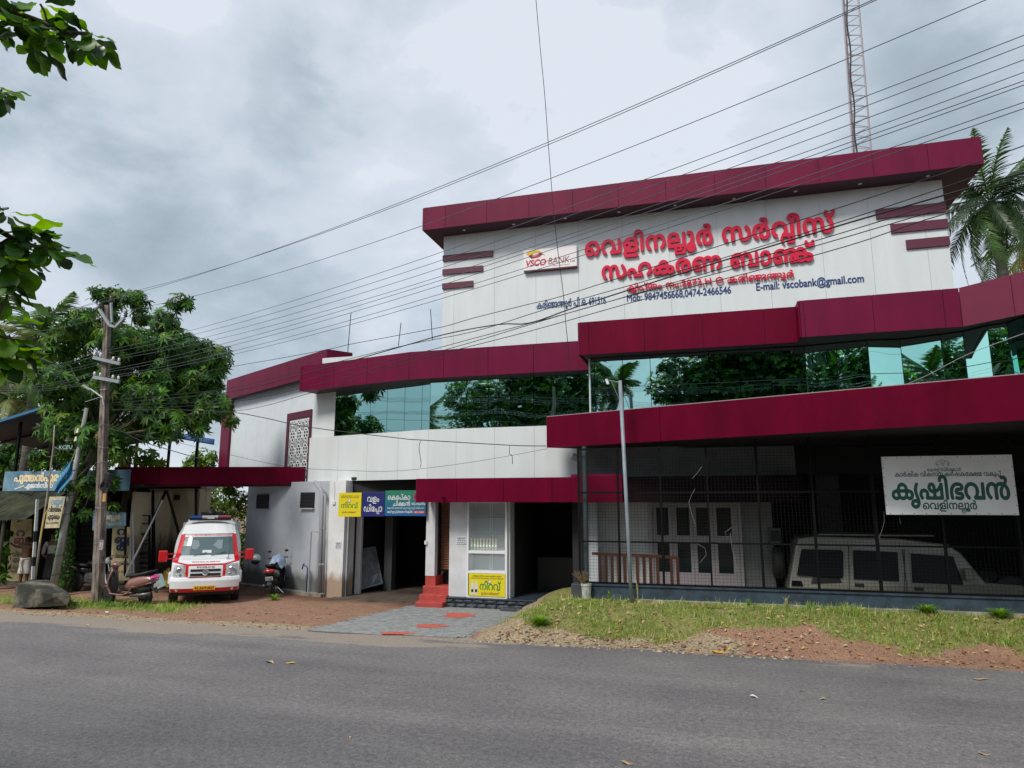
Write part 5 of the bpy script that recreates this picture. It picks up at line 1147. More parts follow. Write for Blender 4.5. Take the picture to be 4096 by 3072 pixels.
# ------------------------------------------------------------------ ambulance van: local frame, nose towards -Y
vw = mat('van_white_paint', (.74, .76, .78), .22, coat=.6, var=.02); vr = mat('van_red_paint', (.55, .008, .016), .25, coat=.5); blk = mat('black_plastic', (.012, .012, .013), .5); chrome = mat('chrome', (.75, .76, .78), .12, metal=1.)
lens_m = mat('headlamp_lens', (.42, .45, .46), .12, spec=.9, var=.5, vscale=25); vgl = mat('windscreen_glass', (.10, .15, .165), .14, spec=.3)
van = thing('ambulance_van', 'white and red ambulance van with a blue and red roof light bar, facing the road', 'van', (0, 0, 0), local=True)
PR = [(.02, .40, .93), (-.02, .50, .96), (-.03, .72, .975), (.0, .80, .975), (.06, .84, .95), (.07, 1.02, .95), (.12, 1.20, .945), (.30, 1.31, .93), (.66, 1.42, .90), (.86, 1.70, .855), (1.02, 1.96, .81), (1.08, 2.04, .80), (1.22, 2.14, .79), (1.55, 2.34, .755), (2.0, 2.43, .71), (2.6, 2.45, .70)]
def vprof(p):
    i = min(int(p), len(PR) - 2); f = p - i; a, b = PR[i], PR[i + 1]; return tuple(a[k] + (b[k] - a[k]) * f for k in range(3))
def VS(p, t, o=0.):
    y, z, w = vprof(p); curve = (.16 if z < 1.3 else .22) * abs(t) ** 3.2
    q = Vector((w * t, y + curve, z - (.05 if z > 2.1 else .0) * t * t))
    return q + Vector((.3 * t, -.8, .45 if z > 1.25 else .1)) * o
NPF = len(PR) - 1
bd = MB()
TT = [-1 + 2 * k / 16 for k in range(17)]
bd.grid(lambda a, b: VS(a * NPF, -1 + 2 * b), NPF * 2, 16)
for s_ in (-1, 1):      # flanks
    rows = []
    for k in range(NPF * 2 + 1):
        q = VS(k / 2, s_); rows.append(q)
    vs = []; fs = []
    for q in rows: vs += [q, Vector((s_ * (.98 if q.z < 1.5 else .98 - .27 * ((q.z - 1.5) / .95) ** 2), max(q.y, q.y + .35), q.z)), Vector((s_ * (.99 if q.z < 1.5 else .99 - .24 * ((q.z - 1.5) / .95) ** 2), 5.0, q.z))]
    for k in range(len(rows) - 1):
        b = k * 3
        for j in (0, 1): fs.append((b + j, b + j + 1, b + j + 4, b + j + 3) if s_ > 0 else (b + j, b + j + 3, b + j + 4, b + j + 1))
    bd.add(vs, fs)
top = VS(NPF, 0).z
bd.box(-.70, .70, 2.55, 5.0, top - .06, top + .0); bd.box(-.97, .97, 4.9, 5.0, .42, 2.3)
bo = bd.build('body', vw, van, smooth=False)
def patch(p0, p1, t0, t1, m_, n2, o=.006, nu=8, nv=8, parent=van, taper=None):
    def f(a, b):
        p = p0 + (p1 - p0) * a; ta, tb = (t0, t1) if not taper else (t0 + (taper[0] - t0) * a, t1 + (taper[1] - t1) * a)
        return VS(p, ta + (tb - ta) * b, o)
    return MB().grid(f, nu, nv).build(n2, m_, parent)
ws_ = patch(8.0, 9.93, -.85, .85, vgl, 'windscreen', .008, 6, 12)
patch(9.95, 10.75, -.90, .90, mat('sticker_white', (.72, .72, .74), .4), 'sunstrip', .012, 3, 12)
patch(10.78, 11.0, -.93, .93, blk, 'roof_seam', .010, 1, 10)
patch(7.05, 7.95, -.86, .86, vw, 'bonnet_panel', .006, 3, 12)
for s_ in (-1, 1): patch(6.5, 10.8, s_ * .85, s_ * 1.0, vr, 'red_pillar', .014, 10, 2)
for s_ in (-1, 1):      # red V from pillars to grille
    MB().grid(lambda a, b: VS(6.5 - .72 * a, s_ * (1.0 - .43 * a - b * .17), .016), 6, 2).build('red_stripe', vr, van)
    MB().grid(lambda a, b: VS(5.8 - 2.0 * a, s_ * (.60 - b * .10 - .02 * a), .016), 6, 2).build('red_stripe', vr, van)
patch(5.72, 6.0, -.58, .58, vr, 'red_stripe', .015, 1, 8); patch(3.68, 3.9, -.54, .54, vr, 'red_stripe', .016, 1, 8)
patch(-.0, 1.05, -.99, .99, vr, 'red_bumper_skirt', .010, 3, 12)
patch(3.92, 5.70, -.50, .50, vw, 'grille_surround', .02, 4, 8)
for a_, b2 in ((4.05, 4.50), (4.78, 5.16)): patch(a_, b2, -.44, .44, blk, 'grille_slot', .032, 1, 8)
patch(3.2, 3.70, -.46, .46, blk, 'lower_intake', .012, 1, 8)
for s_ in (-1, 1): patch(3.95, 5.85, min(s_ * .62, s_ * .93), max(s_ * .62, s_ * .93), lens_m, 'headlight', .022, 4, 4)
for s_ in (-1, 1):
    c = VS(5.0, s_ * .76, .035); h1 = MB().lathe([(.001, 0), (.07, .0), (.085, -.012)], 14, Matrix.Translation(c) @ Matrix.Rotation(R(90), 4, 'X')).build('lamp_ring', chrome, van); 
    c = VS(4.25, s_ * .72, .035); MB().lathe([(.001, 0), (.045, .0), (.055, -.012)], 12, Matrix.Translation(c) @ Matrix.Rotation(R(90), 4, 'X')).build('lamp_ring', chrome, van)
    c = VS(.62, s_ * .80, .02); MB().lathe([(.001, 0), (.036, .0), (.045, -.012)], 12, Matrix.Translation(c) @ Matrix.Rotation(R(90), 4, 'X')).build('fog_lamp', chrome, van)
c = VS(4.64, 0, .05)
MB().lathe([(.070, 0), (.092, .008), (.092, -.01), (.070, -.01)], 20, Matrix.Translation(c) @ Matrix.Rotation(R(90), 4, 'X')).build('badge_ring', chrome, van)
for a_, b2 in (((-.03, -.045), (.0, .045)), ((.0, .045), (.05, .045)), ((-.015, .0), (.035, .0))): MB().bar((c.x + a_[0], c.y - .012, c.z + a_[1]), (c.x + b2[0], c.y - .012, c.z + b2[1]), .014).build('badge_letter', chrome, van)
def vtext(st_, w_, p, hgt, m_, o, n2, bold=.02, flip=False, tilt=0.):
    for me in letters(st_, -w_ / 2, w_ / 2, 0, hgt, bold=bold, flip=flip):
        c = VS(p, 0, o); me.transform(Matrix.Translation(c) @ Matrix.Rotation(tilt, 4, 'X'))
        for q in me.vertices: t = q.co.x / .85; q.co.y += .22 * abs(t) ** 3.2
        me.materials.append(m_); me.name = n2; ob = bpy.data.objects.new(n2, me); COL.objects.link(ob); ob.parent = van
vtext('FORCE', .50, 5.36, .042, blk, .036, 'maker_letters', .02)
vtext('THE VELINALLOOR SERVICE CO-OPERATIVE BANK', 1.36, 10.12, .062, mat('sticker_red', (.55, .03, .05), .4), .026, 'sunstrip_letters', .014, tilt=-R(31))
vtext('AMBULANCE', .80, 6.38, .055, mat('sticker_red', (0, 0, 0)), .03, 'mirrored_letters', .012, flip=True, tilt=-R(58))
pl = MB().box(-.30, .30, -.02, 0, -.06, .06, Matrix.Translation(VS(1.1, 0, .03))).build('number_plate', mat('plate_yellow', (.75, .38, .01), .4), van, bevel=.004)
for me in letters('KL.24.M.3653', -.26, .26, 0, .062, bold=.03):
    c = VS(1.1, 0, .03); me.transform(Matrix.Translation(c + Vector((0, -.024, -.032)))); me.materials.append(blk); ob = bpy.data.objects.new('plate_letters', me); COL.objects.link(ob); ob.parent = pl
for t0_, t1_ in (((-.42), (-.02)), ((.12), (.58))):
    a = VS(7.75, t0_, .03); b = VS(8.25, t1_, .035); MB().bar(a, b, .02, .012).build('wiper', blk, van)
for s_ in (-1, 1):
    mr_ = MB().box(-.10, .10, -.04, .04, -.14, .14, Matrix.Translation((s_ * 1.24, .62, 1.42)) @ Matrix.Scale(1.2, 4)).build('mirror', vr, van, bevel=.035)
    for zz_ in (1.34, 1.48): MB().bar((s_ * .90, .62, zz_), (s_ * 1.11, .62, zz_), .035).build('mirror_arm', vr, mr_)
lbz = top + .04; bar_ = thing if False else None
base_ = MB().box(-.62, .62, 1.62, 1.86, lbz - .05, lbz + .0).build('light_bar', blk, van)
for x0_, x1_, cc in ((-.62, -.26, (.005, .05, .22)), (-.26, .22, (.4, .42, .42)), (.22, .62, (.22, .003, .02))):
    MB().tube([(x0_ + .002, 1.74, lbz + .045), (x1_ - .002, 1.74, lbz + .045)], .062, 10).build('light_dome', mat('dome_%d' % int(x0_ * 100 + 100), cc, .1, spec=.8, coat=.6), base_, smooth=False)
MB().box(-.10, .12, 1.6, 1.7, lbz - .0, lbz + .09).build('light_grille', mat('dome_grey', (.5, .5, .48), .4), base_)
spk = MB(); spk.box(-.32, .36, 2.2, 2.6, top, top + .26); spk.build('roof_box', blk, van, bevel=.02)
MB().lathe([(.15, 0), (.12, .05), (.05, .16), (.05, .25)], 16, Matrix.Translation((.0, 2.02, top + .20)) @ Matrix.Rotation(R(-90), 4, 'X')).build('siren_horn', blk, van, smooth=True)
MB().tube([(.62, .52, 1.30), (.62, .50, 1.55)], .008, 5).build('aerial', blk, van); MB().sphere((.58, .35, 1.36), .055, 10, 8, (1, .7, 1.5)).build('blind_spot_mirror', vw, van)
for s_ in (-1, 1):
    MB().box(min(s_ * .90, s_ * 1.03), max(s_ * .90, s_ * 1.03), .25, 1.55, .62, .98).build('wheel_arch', vw, van, bevel=.04)
    for y_ in (.95, 4.1):
        w_ = MB().lathe([(.20, -.11), (.32, -.12), (.36, -.08), (.36, .08), (.32, .12), (.20, .11)], 24, Matrix.Translation((s_ * .88, y_, .36)) @ Matrix.Rotation(R(90), 4, 'Y')).build('wheel', blk, van, smooth=False)
        MB().lathe([(.001, -.09), (.20, -.10), (.20, .10), (.001, .09)], 16, Matrix.Translation((s_ * .88, y_, .36)) @ Matrix.Rotation(R(90), 4, 'Y')).build('rim', mat('steel_rim', (.4, .4, .4), .4, metal=.6), w_)
MB().box(-.85, .85, .35, 4.9, .28, .45).build('chassis', blk, van)
# flat pale patches painted on the glass as the seats' reflection, and a paper
for x_ in (-.35, .30): 
    c = VS(9.1, x_, .010); MB().box(-.17, .17, -.001, .001, -.16, .15, Matrix.Translation(c) @ Matrix.Rotation(-R(33), 4, 'X')).build('seat_reflection', mat('painted_seat_reflection', (.20, .25, .27), .4), ws_)
c = VS(8.35, -.02, .012); MB().box(-.13, .13, -.001, .001, -.05, .05, Matrix.Translation(c) @ Matrix.Rotation(-R(33), 4, 'X')).build('windscreen_paper', mat('paper', (.62, .66, .66), .5), ws_)
va = onZ(708, 2400, 0); vb2 = onZ(1092, 2400, 0)
vang = math.atan2(-1, 0) ; vdir = Vector((-12.9, 17.3)).normalized()
cx_, cy_ = onZ(893, 2398, 0)
cx_, cy_ = onZ(820, 2408, 0); van.rotation_euler = (0, 0, R(38.5)); van.location = (cx_ + .46, cy_ - .62, 0.0); van.scale = (.87, .87, .885)

# ------------------------------------------------------------------ scooters and motorcycle: local frame, nose towards -X, wheels along X
rub = mat('tyre_rubber', (.018, .018, .018), .75)
def wheel2(par, x, r, w=.05, spokes=True, rimc=(.45, .45, .45)):
    t_ = MB().lathe([(r * .76, -w), (r * .95, -w * .8), (r, -w * .3), (r, w * .3), (r * .95, w * .8), (r * .76, w)], 24, Matrix.Translation((x, 0, r)) @ Matrix.Rotation(R(90), 4, 'X')).build('wheel', rub, par, smooth=True)
    rm = MB(); mm = mat('alloy_rim', rimc, .35, metal=.7)
    rm.lathe([(r * .70, -w * .7), (r * .78, -w * .7), (r * .78, w * .7), (r * .70, w * .7)], 24, Matrix.Translation((x, 0, r)) @ Matrix.Rotation(R(90), 4, 'X'))
    rm.lathe([(.001, -w), (.05, -w), (.05, w), (.001, w)], 12, Matrix.Translation((x, 0, r)) @ Matrix.Rotation(R(90), 4, 'X'))
    rm.build('rim', mm, t_)
    for k in range(6):
        a_ = k * math.pi / 3; MB().bar((x + .04 * math.cos(a_), 0, r + .04 * math.sin(a_)), (x + r * .73 * math.cos(a_), 0, r + r * .73 * math.sin(a_)), .025).build('spoke', mm, t_)
    return t_
def loft(mb, secs, n=12):
    """secs: (x, z_center, half_w, half_h, squareness)"""
    rings = []
    for (x, zc, hw, hh, sq) in secs:
        for k in range(n):
            a_ = 2 * math.pi * k / n; c, s_ = math.cos(a_), math.sin(a_)
            rings.append((x, hw * math.copysign(abs(c) ** sq, c), zc + hh * math.copysign(abs(s_) ** sq, s_)))
    fs = [(i * n + k, i * n + (k + 1) % n, (i + 1) * n + (k + 1) % n, (i + 1) * n + k) for i in range(len(secs) - 1) for k in range(n)]
    fs += [tuple(range(n))[::-1], tuple(range((len(secs) - 1) * n, len(secs) * n))]; return mb.add(rings, fs)
def scooter(label, bodym, seatm, tailm, plate=None, grp=None):
    sc = thing('parked_scooter', label, 'scooter', (0, 0, 0), local=True)
    wheel2(sc, -.62, .22, .045, rimc=(.3, .3, .3)); wheel2(sc, .62, .22, .05, rimc=(.2, .2, .2))
    loft(MB(), [(.02, .48, .11, .08, .8), (.16, .53, .16, .17, .8), (.42, .59, .185, .17, .8), (.72, .65, .165, .125, .8), (.92, .68, .11, .07, .8), (1.0, .68, .05, .03, .8)]).build('rear_cowl', bodym, sc, smooth=True)
    loft(MB(), [(.18, .42, .10, .10, .8), (.5, .40, .12, .11, .8), (.80, .44, .08, .08, .8)]).build('engine_cover', blk, sc, smooth=True)
    loft(MB(), [(.02, .73, .10, .03, .8), (.10, .76, .13, .045, .7), (.35, .77, .14, .045, .7), (.60, .83, .14, .04, .7), (.82, .88, .10, .025, .7)]).build('seat', seatm, sc, smooth=True)
    MB().tube([(.62, -.13, .80), (.85, -.13, .90), (.93, 0, .92), (.85, .13, .90), (.62, .13, .80)], .014, 8).build('grab_rail', blk, sc, smooth=True)
    loft(MB(), [(-.42, .27, .10, .02, .6), (.0, .25, .16, .02, .6), (.18, .27, .15, .03, .6)]).build('footboard', blk, sc)
    MB().tube([(-.44, -.165, .30), (0, -.17, .27), (.16, -.16, .32), (.30, -.16, .48), (.9, -.11, .60)], .018, 6).build('edge_trim', bodym, sc); MB().tube([(-.44, .165, .30), (0, .17, .27), (.16, .16, .32), (.30, .16, .48)], .018, 6).build('edge_trim', bodym, sc)
    g = MB(); pts = [(-.40, .26, .17), (-.50, .45, .19), (-.50, .62, .20), (-.46, .80, .15), (-.44, .92, .09)]
    g.grid(lambda a, b: (pts[min(int(a * 4), 3)][0] + (pts[min(int(a * 4), 3) + 1][0] - pts[min(int(a * 4), 3)][0]) * (a * 4 - min(int(a * 4), 3)) - .05 * math.cos((b - .5) * 3), (b - .5) * 2 * (pts[min(int(a * 4), 3)][2] + (pts[min(int(a * 4), 3) + 1][2] - pts[min(int(a * 4), 3)][2]) * (a * 4 - min(int(a * 4), 3))), pts[min(int(a * 4), 3)][1] + (pts[min(int(a * 4), 3) + 1][1] - pts[min(int(a * 4), 3)][1]) * (a * 4 - min(int(a * 4), 3))), 12, 8)
    ob = g.build('front_shield', bodym, sc, smooth=True); ob.modifiers.new('t', 'SOLIDIFY').thickness = .03
    loft(MB(), [(-.46, .55, .12, .28, .8), (-.41, .50, .12, .24, .8)]).build('inner_shield', blk, sc)
    loft(MB(), [(-.80, .38, .03, .03, .8), (-.70, .46, .06, .03, .8), (-.55, .46, .06, .04, .8), (-.45, .38, .05, .04, .8)]).build('front_mudguard', bodym, sc, smooth=True)
    MB().tube([(-.62, 0, .22), (-.47, 0, .55), (-.36, 0, .98)], .03, 8).build('fork', blk, sc, smooth=True)
    loft(MB(), [(-.50, .98, .04, .04, .8), (-.45, 1.0, .11, .08, .8), (-.36, 1.02, .12, .07, .8), (-.30, 1.02, .05, .04, .8)]).build('handlebar_cowl', bodym, sc, smooth=True)
    MB().lathe([(.001, 0), (.06, .0), (.07, -.03)], 14, Matrix.Translation((-.50, 0, .99)) @ Matrix.Rotation(R(-90), 4, 'Y')).build('headlight', lens_m, sc)
    for s_ in (-1, 1):
        MB().tube([(-.38, s_ * .08, 1.02), (-.33, s_ * .30, 1.01)], .018, 8).build('grip', blk, sc); MB().tube([(-.37, s_ * .2, 1.03), (-.36, s_ * .24, 1.18)], .007, 6).build('mirror_stalk', chrome, sc); MB().sphere((-.36, s_ * .25, 1.21), .055, 10, 8, (.3, 1.1, .7)).build('mirror', blk, sc)
    MB().sphere((.92, 0, .73), .085, 10, 8, (1.1, 1.9, .75)).build('tail_light', tailm, sc, smooth=True)
    for s_ in (-1, 1): MB().sphere((.86, s_ * .13, .70), .045, 8, 6, (1.2, .9, .7)).build('indicator', lens_m, sc, smooth=True)
    loft(MB(), [(.78, .52, .06, .05, .8), (.92, .42, .07, .02, .8), (1.0, .34, .06, .01, .8)]).build('rear_mudguard', blk, sc)
    p = MB().box(-.004, .004, -.10, .10, -.05, .05, Matrix.Translation((.975, 0, .53)) @ Matrix.Rotation(R(12), 4, 'Y')).build('number_plate', white_p, sc)
    if plate:
        for q, tx in enumerate(plate):
            for me in letters(tx, -.075, .075, 0, .030, bold=.03):
                me.transform(Matrix.Translation((.982 - q * .006 + .004, 0, .538 - q * .042)) @ Matrix.Rotation(R(90), 4, 'Z')); me.materials.append(blk); ob = bpy.data.objects.new('plate_letters', me); COL.objects.link(ob); ob.parent = p
    MB().tube([(.25, -.16, .26), (.55, -.17, .28), (.92, -.17, .33)], [.03, .05, .05], 10).build('exhaust', mat('exhaust_grey', (.12, .12, .12), .4, metal=.5), sc, smooth=True)
    MB().tube([(.1, 0, .25), (.12, .22, .02)], .012, 6).build('side_stand', chrome, sc)
    return sc
rose = mat('rose_gold_paint', (.30, .15, .13), .32, coat=.3, metal=.2)
s1 = scooter('rose gold scooter with magenta tail light parked beside the wooden electricity pole', rose, mat('black_seat', (.015, .015, .016), .5), mat('magenta_lens', (.60, .02, .28), .15, spec=.8, coat=.6), ('KL 24', 'M 2101') if False else None)
a = onZ(440, 2418, 0); b = onZ(560, 2428, 0); d = Vector((b[0] - a[0], b[1] - a[1])); mid = ((a[0] + b[0]) / 2, (a[1] + b[1]) / 2)
c0 = onZ(505, 2418, 0); s1.location = (c0[0], c0[1], .0); s1.rotation_euler = (R(3), 0, R(2)); s1.scale = (.95, .95, 1.0)
s2 = scooter('black scooter seen from behind, parked by the grey wall under a blue cloth', mat('black_gloss_paint', (.012, .012, .014), .25, coat=.5), mat('black_seat', (0, 0, 0)), mat('red_lens', (.45, .008, .015), .2, spec=.8), ('KL 24', 'K 3062'))
c0 = onZ(1088, 2380, .0); s2.location = (c0[0] - .1, c0[1] + .35, .0); s2.rotation_euler = (0, 0, R(-48)); s2.rotation_euler = (R(4), 0, R(-66))
s2M = Matrix.Translation(s2.location) @ Euler(s2.rotation_euler).to_matrix().to_4x4()
# cloth and helmet on the black scooter
def cl(a_, b2):
    y = (b2 - .5) * .62; x = -.34 + .66 * a_; z = .90 + .20 * (1 - a_) - .55 * max(0, abs(y) - .13) * 2.0 + .025 * math.sin(a_ * 13 + y * 9) + .02 * math.sin(y * 31 + a_ * 4)
    return s2M @ Vector((x, y * .75, z))
solo(MB().grid(cl, 18, 20), 'draped_cloth', mat('pale_blue_cloth', (.30, .38, .52), .9, var=.12, vscale=14), 'pale blue cloth draped over the seat of the black scooter', 'cloth', tuple(s2M @ Vector((0, 0, .9))), smooth=True).modifiers.new('t', 'SOLIDIFY').thickness = .006
hp = s2M @ Vector((-.30, .36, 1.06)); hx = onY(1023, 2235, c0[1] + .0)
hm = thing('crash_helmet', 'shiny silver crash helmet hung on the handlebar of the black scooter', 'helmet', (hx[0], c0[1], hx[1]))
hmm = MB().sphere((hx[0], c0[1], hx[1]), .145, 18, 12, (1, 1.1, 1.0)).build('shell', mat('silver_shell', (.42, .45, .45), .25, metal=.5, coat=.4), hm, smooth=True)
MB().sphere((hx[0] + .01, c0[1] - .01, hx[1] - .05), .142, 16, 10, (.9, 1.05, .85)).build('lining', blk, hm); MB().tube([(hx[0] + .08, c0[1], hx[1] - .1), (hx[0] + .13, c0[1], hx[1] - .19), (hx[0] + .03, c0[1], hx[1] - .2)], .01, 6).build('strap', blk, hm)

# motorcycle behind the pole
mc = thing('parked_motorcycle', 'black motorcycle with silver alloy wheel parked behind the wooden pole', 'motorcycle', (0, 0, 0), local=True)
wheel2(mc, -.66, .29, .045, rimc=(.6, .6, .6)); wheel2(mc, .66, .29, .05, rimc=(.6, .6, .6)); mbk = mat('black_gloss_paint', (0, 0, 0))
loft(MB(), [(-.28, .84, .08, .07, .8), (-.12, .88, .14, .11, .8), (.12, .84, .13, .10, .8), (.24, .78, .08, .05, .8)]).build('fuel_tank', mbk, mc, smooth=True)
loft(MB(), [(.18, .78, .10, .04, .7), (.5, .80, .13, .045, .7), (.82, .85, .09, .035, .7)]).build('seat', mat('black_seat', (0, 0, 0)), mc, smooth=True)
loft(MB(), [(-.22, .42, .12, .16, .7), (.0, .42, .15, .18, .7), (.22, .42, .12, .14, .7)]).build('engine', mat('engine_grey', (.14, .14, .15), .45, metal=.5), mc)
loft(MB(), [(.2, .62, .06, .10, .8), (.55, .66, .08, .08, .8), (.92, .74, .05, .04, .8)]).build('side_panel', mbk, mc, smooth=True)
for a_, b2 in (((-.46, 0, .92), (-.2, 0, .35)), ((-.2, 0, .3), (.3, 0, .3)), ((.3, 0, .3), (.66, 0, .3)), ((-.4, 0, .85), (.7, 0, .75))): MB().tube([a_, b2], .022, 6).build('frame_tube', blk, mc)
for s_ in (-1, 1): MB().tube([(-.66, s_ * .08, .29), (-.44, s_ * .07, .98)], .022, 8).build('fork_leg', chrome, mc); MB().tube([(-.40, s_ * .05, 1.02), (-.32, s_ * .34, 1.06)], .014, 6).build('handlebar', chrome, mc)
MB().tube([(-.1, -.16, .30), (.3, -.18, .28), (.62, -.18, .31), (.98, -.18, .37)], [.022, .035, .05, .045], 12).build('exhaust', chrome, mc, smooth=True)
MB().sphere((-.56, 0, .94), .10, 12, 8, (.7, 1, 1)).build('headlight', lens_m, mc, smooth=True)
loft(MB(), [(-.88, .56, .04, .02, .8), (-.66, .62, .06, .02, .8), (-.46, .56, .05, .02, .8)]).build('front_mudguard', mbk, mc, smooth=True)
loft(MB(), [(.45, .62, .06, .02, .8), (.75, .66, .07, .02, .8), (1.0, .56, .05, .02, .8)]).build('rear_mudguard', mbk, mc, smooth=True)
mc.location = (*onZ(365, 2370, .0), .0); mc.rotation_euler = (0, 0, R(176)); 
# ------------------------------------------------------------------ the rubber trader's shop on the left
def pY(u, v, Y): a = onY(u, v, Y); return Vector((a[0], Y, a[1]))
shop = thing('roadside_shop', 'dim open fronted roadside shop with mossy corrugated awning under the big tree', 'building', (-20, 18, 0))
a = pY(-120, 2300, 17.9).x; b = pY(560, 2300, 17.9).x
MB().box(a, b, 20.6, 20.8, 0, 3.6).build('back_wall', interior, shop); MB().box(a, b, 17.4, 20.6, -.02, .12).build('floor', floor_dark, shop); MB().box(a, b, 17.6, 20.6, 3.15, 3.25).build('ceiling', interior, shop)
MB().box(a - .1, a, 17.6, 20.6, 0, 3.2).build('side_wall', interior, shop); MB().box(pY(128, 2300, 17.8).x, pY(134, 2300, 17.8).x + .12, 17.7, 20.4, 0, 3.2).build('partition', interior, shop)
x = pY(520, 2300, 18.1).x; MB().box(x, x + .1, 17.9, 19.5, 0, 3.0).build('partition', cream, shop)
rib = MB(); 
for k in range(14): z = .5 + k * .17; rib.box(pY(290, 2300, 19.5).x, pY(430, 2300, 19.5).x, 19.3, 19.33, z, z + .15)
o_ = rib.build('rear_shutter', mat('dim_shutter', (.06, .06, .06), .6), shop); kind(o_, 'stuff')
mossy = mat('mossy_sheet', (.085, .095, .05), .9, var=.6, vscale=2.2, col2=(.02, .022, .018))
aw = thing('corrugated_awning', 'mossy corrugated sheet awning sloping over the shop front below the blue board', 'awning', (-21, 16.5, 2.3))
za, zb_ = pY(60, 1968, 17.3).z, pY(60, 2080, 16.0).z; xa, xb = pY(-150, 2000, 17).x, pY(228, 2000, 17).x
npan = 6
for k in range(npan):
    s0 = xa + (xb - xa) * k / npan; s1 = xa + (xb - xa) * (k + 1.06) / npan
    o_ = MB().grid(lambda p, q: (s0 + (s1 - s0) * p, 17.3 - 1.35 * q, za + (zb_ - za) * q + .022 * math.sin(p * 2 * math.pi * 9) + .01 * (k % 2) + .012 * math.sin(q * 7 + k)), 72, 5).build('awning_sheet', mossy, aw, smooth=True)
for k in range(4): xx = xa + (xb - xa) * k / 3.2; MB().bar((xx, 17.2, za - .06), (xx, 16.0, zb_ - .05), .05).build('rafter', mat('old_timber', (.06, .05, .04), .9), aw)
MB().tube([(pY(18, 2080, 16.1).x, 16.1, 0), (pY(18, 2080, 16.1).x, 16.1, zb_)], .05, 8).build('prop_post', mat('old_timber', (0, 0, 0)), aw)
# blue name board
bx0, bx1 = pY(14, 1920, 17.25).x, pY(516, 1920, 17.25).x; bz0, bz1 = pY(60, 1966, 17.25).z, pY(60, 1886, 17.25).z
nb = thing('name_board', 'weathered blue shop name board with cream Malayalam letters behind the tree leaves', 'sign', (bx0, 17.25, bz0))
MB().box(bx0, bx1, 17.25, 17.31, bz0, bz1).build('board', mat('faded_blue_board', (.06, .16, .27), .6, var=.3, vscale=1.6, col2=(.20, .34, .42)), nb, bevel=.02)
bw, bh = bx1 - bx0, bz1 - bz0; crm = mat('cream_letters', (.80, .66, .40), .6); dkb = mat('dark_outline', (.02, .02, .03), .6)
for m_, o_, bo in ((dkb, .0, .095), (crm, .002, .05)):
    put_text('പുത്തൻപുര', bx0 + .09 * bw, bx0 + .46 * bw, bz0 + .50 * bh, .30 * bh, 17.247 - o_, m_, nb, 'letters', bold=bo); put_text('ഏജൻസീസ്', bx0 + .18 * bw, bx0 + .42 * bw, bz0 + .17 * bh, .18 * bh, 17.247 - o_, m_ if m_ is dkb else white_p, nb, 'letters', bold=bo)
MB().tube([pY(62, 1958, 17.15), pY(100, 1944, 16.9)], .035, 8).build('tube_lamp', mat('lamp_white', (.7, .7, .68), .4), nb)
# painted boards
ypan = mat('faded_yellow_panel', (.42, .36, .20), .75, var=.22, vscale=3)
def board(label, quad, Y, m_, th=.03, name='painted_board'):
    P = [pY(u, v, Y) for u, v in quad]; t_ = thing(name, label, 'sign', tuple(P[3])); mb = MB(); vs = [p for p in P] + [p + Vector((0, th, 0)) for p in P]
    mb.add(vs, [(0, 3, 2, 1), (4, 5, 6, 7), (0, 1, 5, 4), (1, 2, 6, 5), (2, 3, 7, 6), (3, 0, 4, 7)]).build('panel', m_, t_); return t_, P
def btext(t_, P, st_, s0, s1, t0, hfrac, m_, bo=.02, o=.003):
    """lettering that follows a slightly skewed board: P = TL TR BR BL"""
    for me in letters(st_, 0, 1, 0, 1, bold=bo):
        for q in me.vertices:
            s_ = s0 + (s1 - s0) * q.co.x; t2 = t0 + hfrac * q.co.z; dy = q.co.y
            p = (P[3] * (1 - s_) + P[2] * s_) * (1 - t2) + (P[0] * (1 - s_) + P[1] * s_) * t2
            q.co = (p.x, p.y - o + dy, p.z)
        me.transform(Matrix.Translation(-Vector(OFF[t_.name]))); me.materials.append(m_); me.name = 'letters'; ob = bpy.data.objects.new('letters', me); COL.objects.link(ob); ob.parent = t_
mrn = mat('maroon_paint', (.14, .01, .015), .6); nvp = mat('navy_paint', (.01, .03, .10), .6); blp = mat('black_paint', (.01, .01, .012), .6); fbl = mat('faded_blue_paint', (.12, .30, .45), .6)
t_, P = board('tall cream wall board with maroon Malayalam letters behind the shirtless man', [(45, 2076), (127, 2076), (120, 2326), (25, 2325)], 17.55, ypan)
btext(t_, P, 'റ', .28, .72, .72, .09, mrn, .05); btext(t_, P, 'ബ്ബ', .2, .8, .60, .09, mrn, .05); btext(t_, P, 'വില', .18, .6, .40, .055, blp, .02); btext(t_, P, 'എടുക്കും', .18, .9, .31, .055, blp, .02); btext(t_, P, 'ചില്ലറ', .15, .5, .20, .035, blp, .01); btext(t_, P, 'ആയിരം', .12, .6, .14, .035, blp, .01)
t_, P = board('tall cream board with navy Malayalam letters behind the rose gold scooter', [(450, 2108), (522, 2108), (516, 2322), (440, 2322)], 17.7, ypan)
btext(t_, P, 'റ', .25, .75, .86, .10, nvp, .05); btext(t_, P, 'ബ്ബ', .15, .95, .70, .10, nvp, .05); btext(t_, P, 'ർ', .25, .75, .56, .10, nvp, .05); btext(t_, P, 'വിലയ്ക്ക്', .1, .95, .42, .06, blp, .02); btext(t_, P, 'എടുക്കപ്പെടും', .1, .98, .29, .06, blp, .02); btext(t_, P, '9847 045', .2, .8, .14, .04, mrn, .0)
t_, P = board('hanging blue board with white Malayalam lettering partly behind the wooden pole', [(372, 2042), (501, 2050), (501, 2104), (370, 2122)], 17.0, mat('faded_blue_board', (0, 0, 0)))
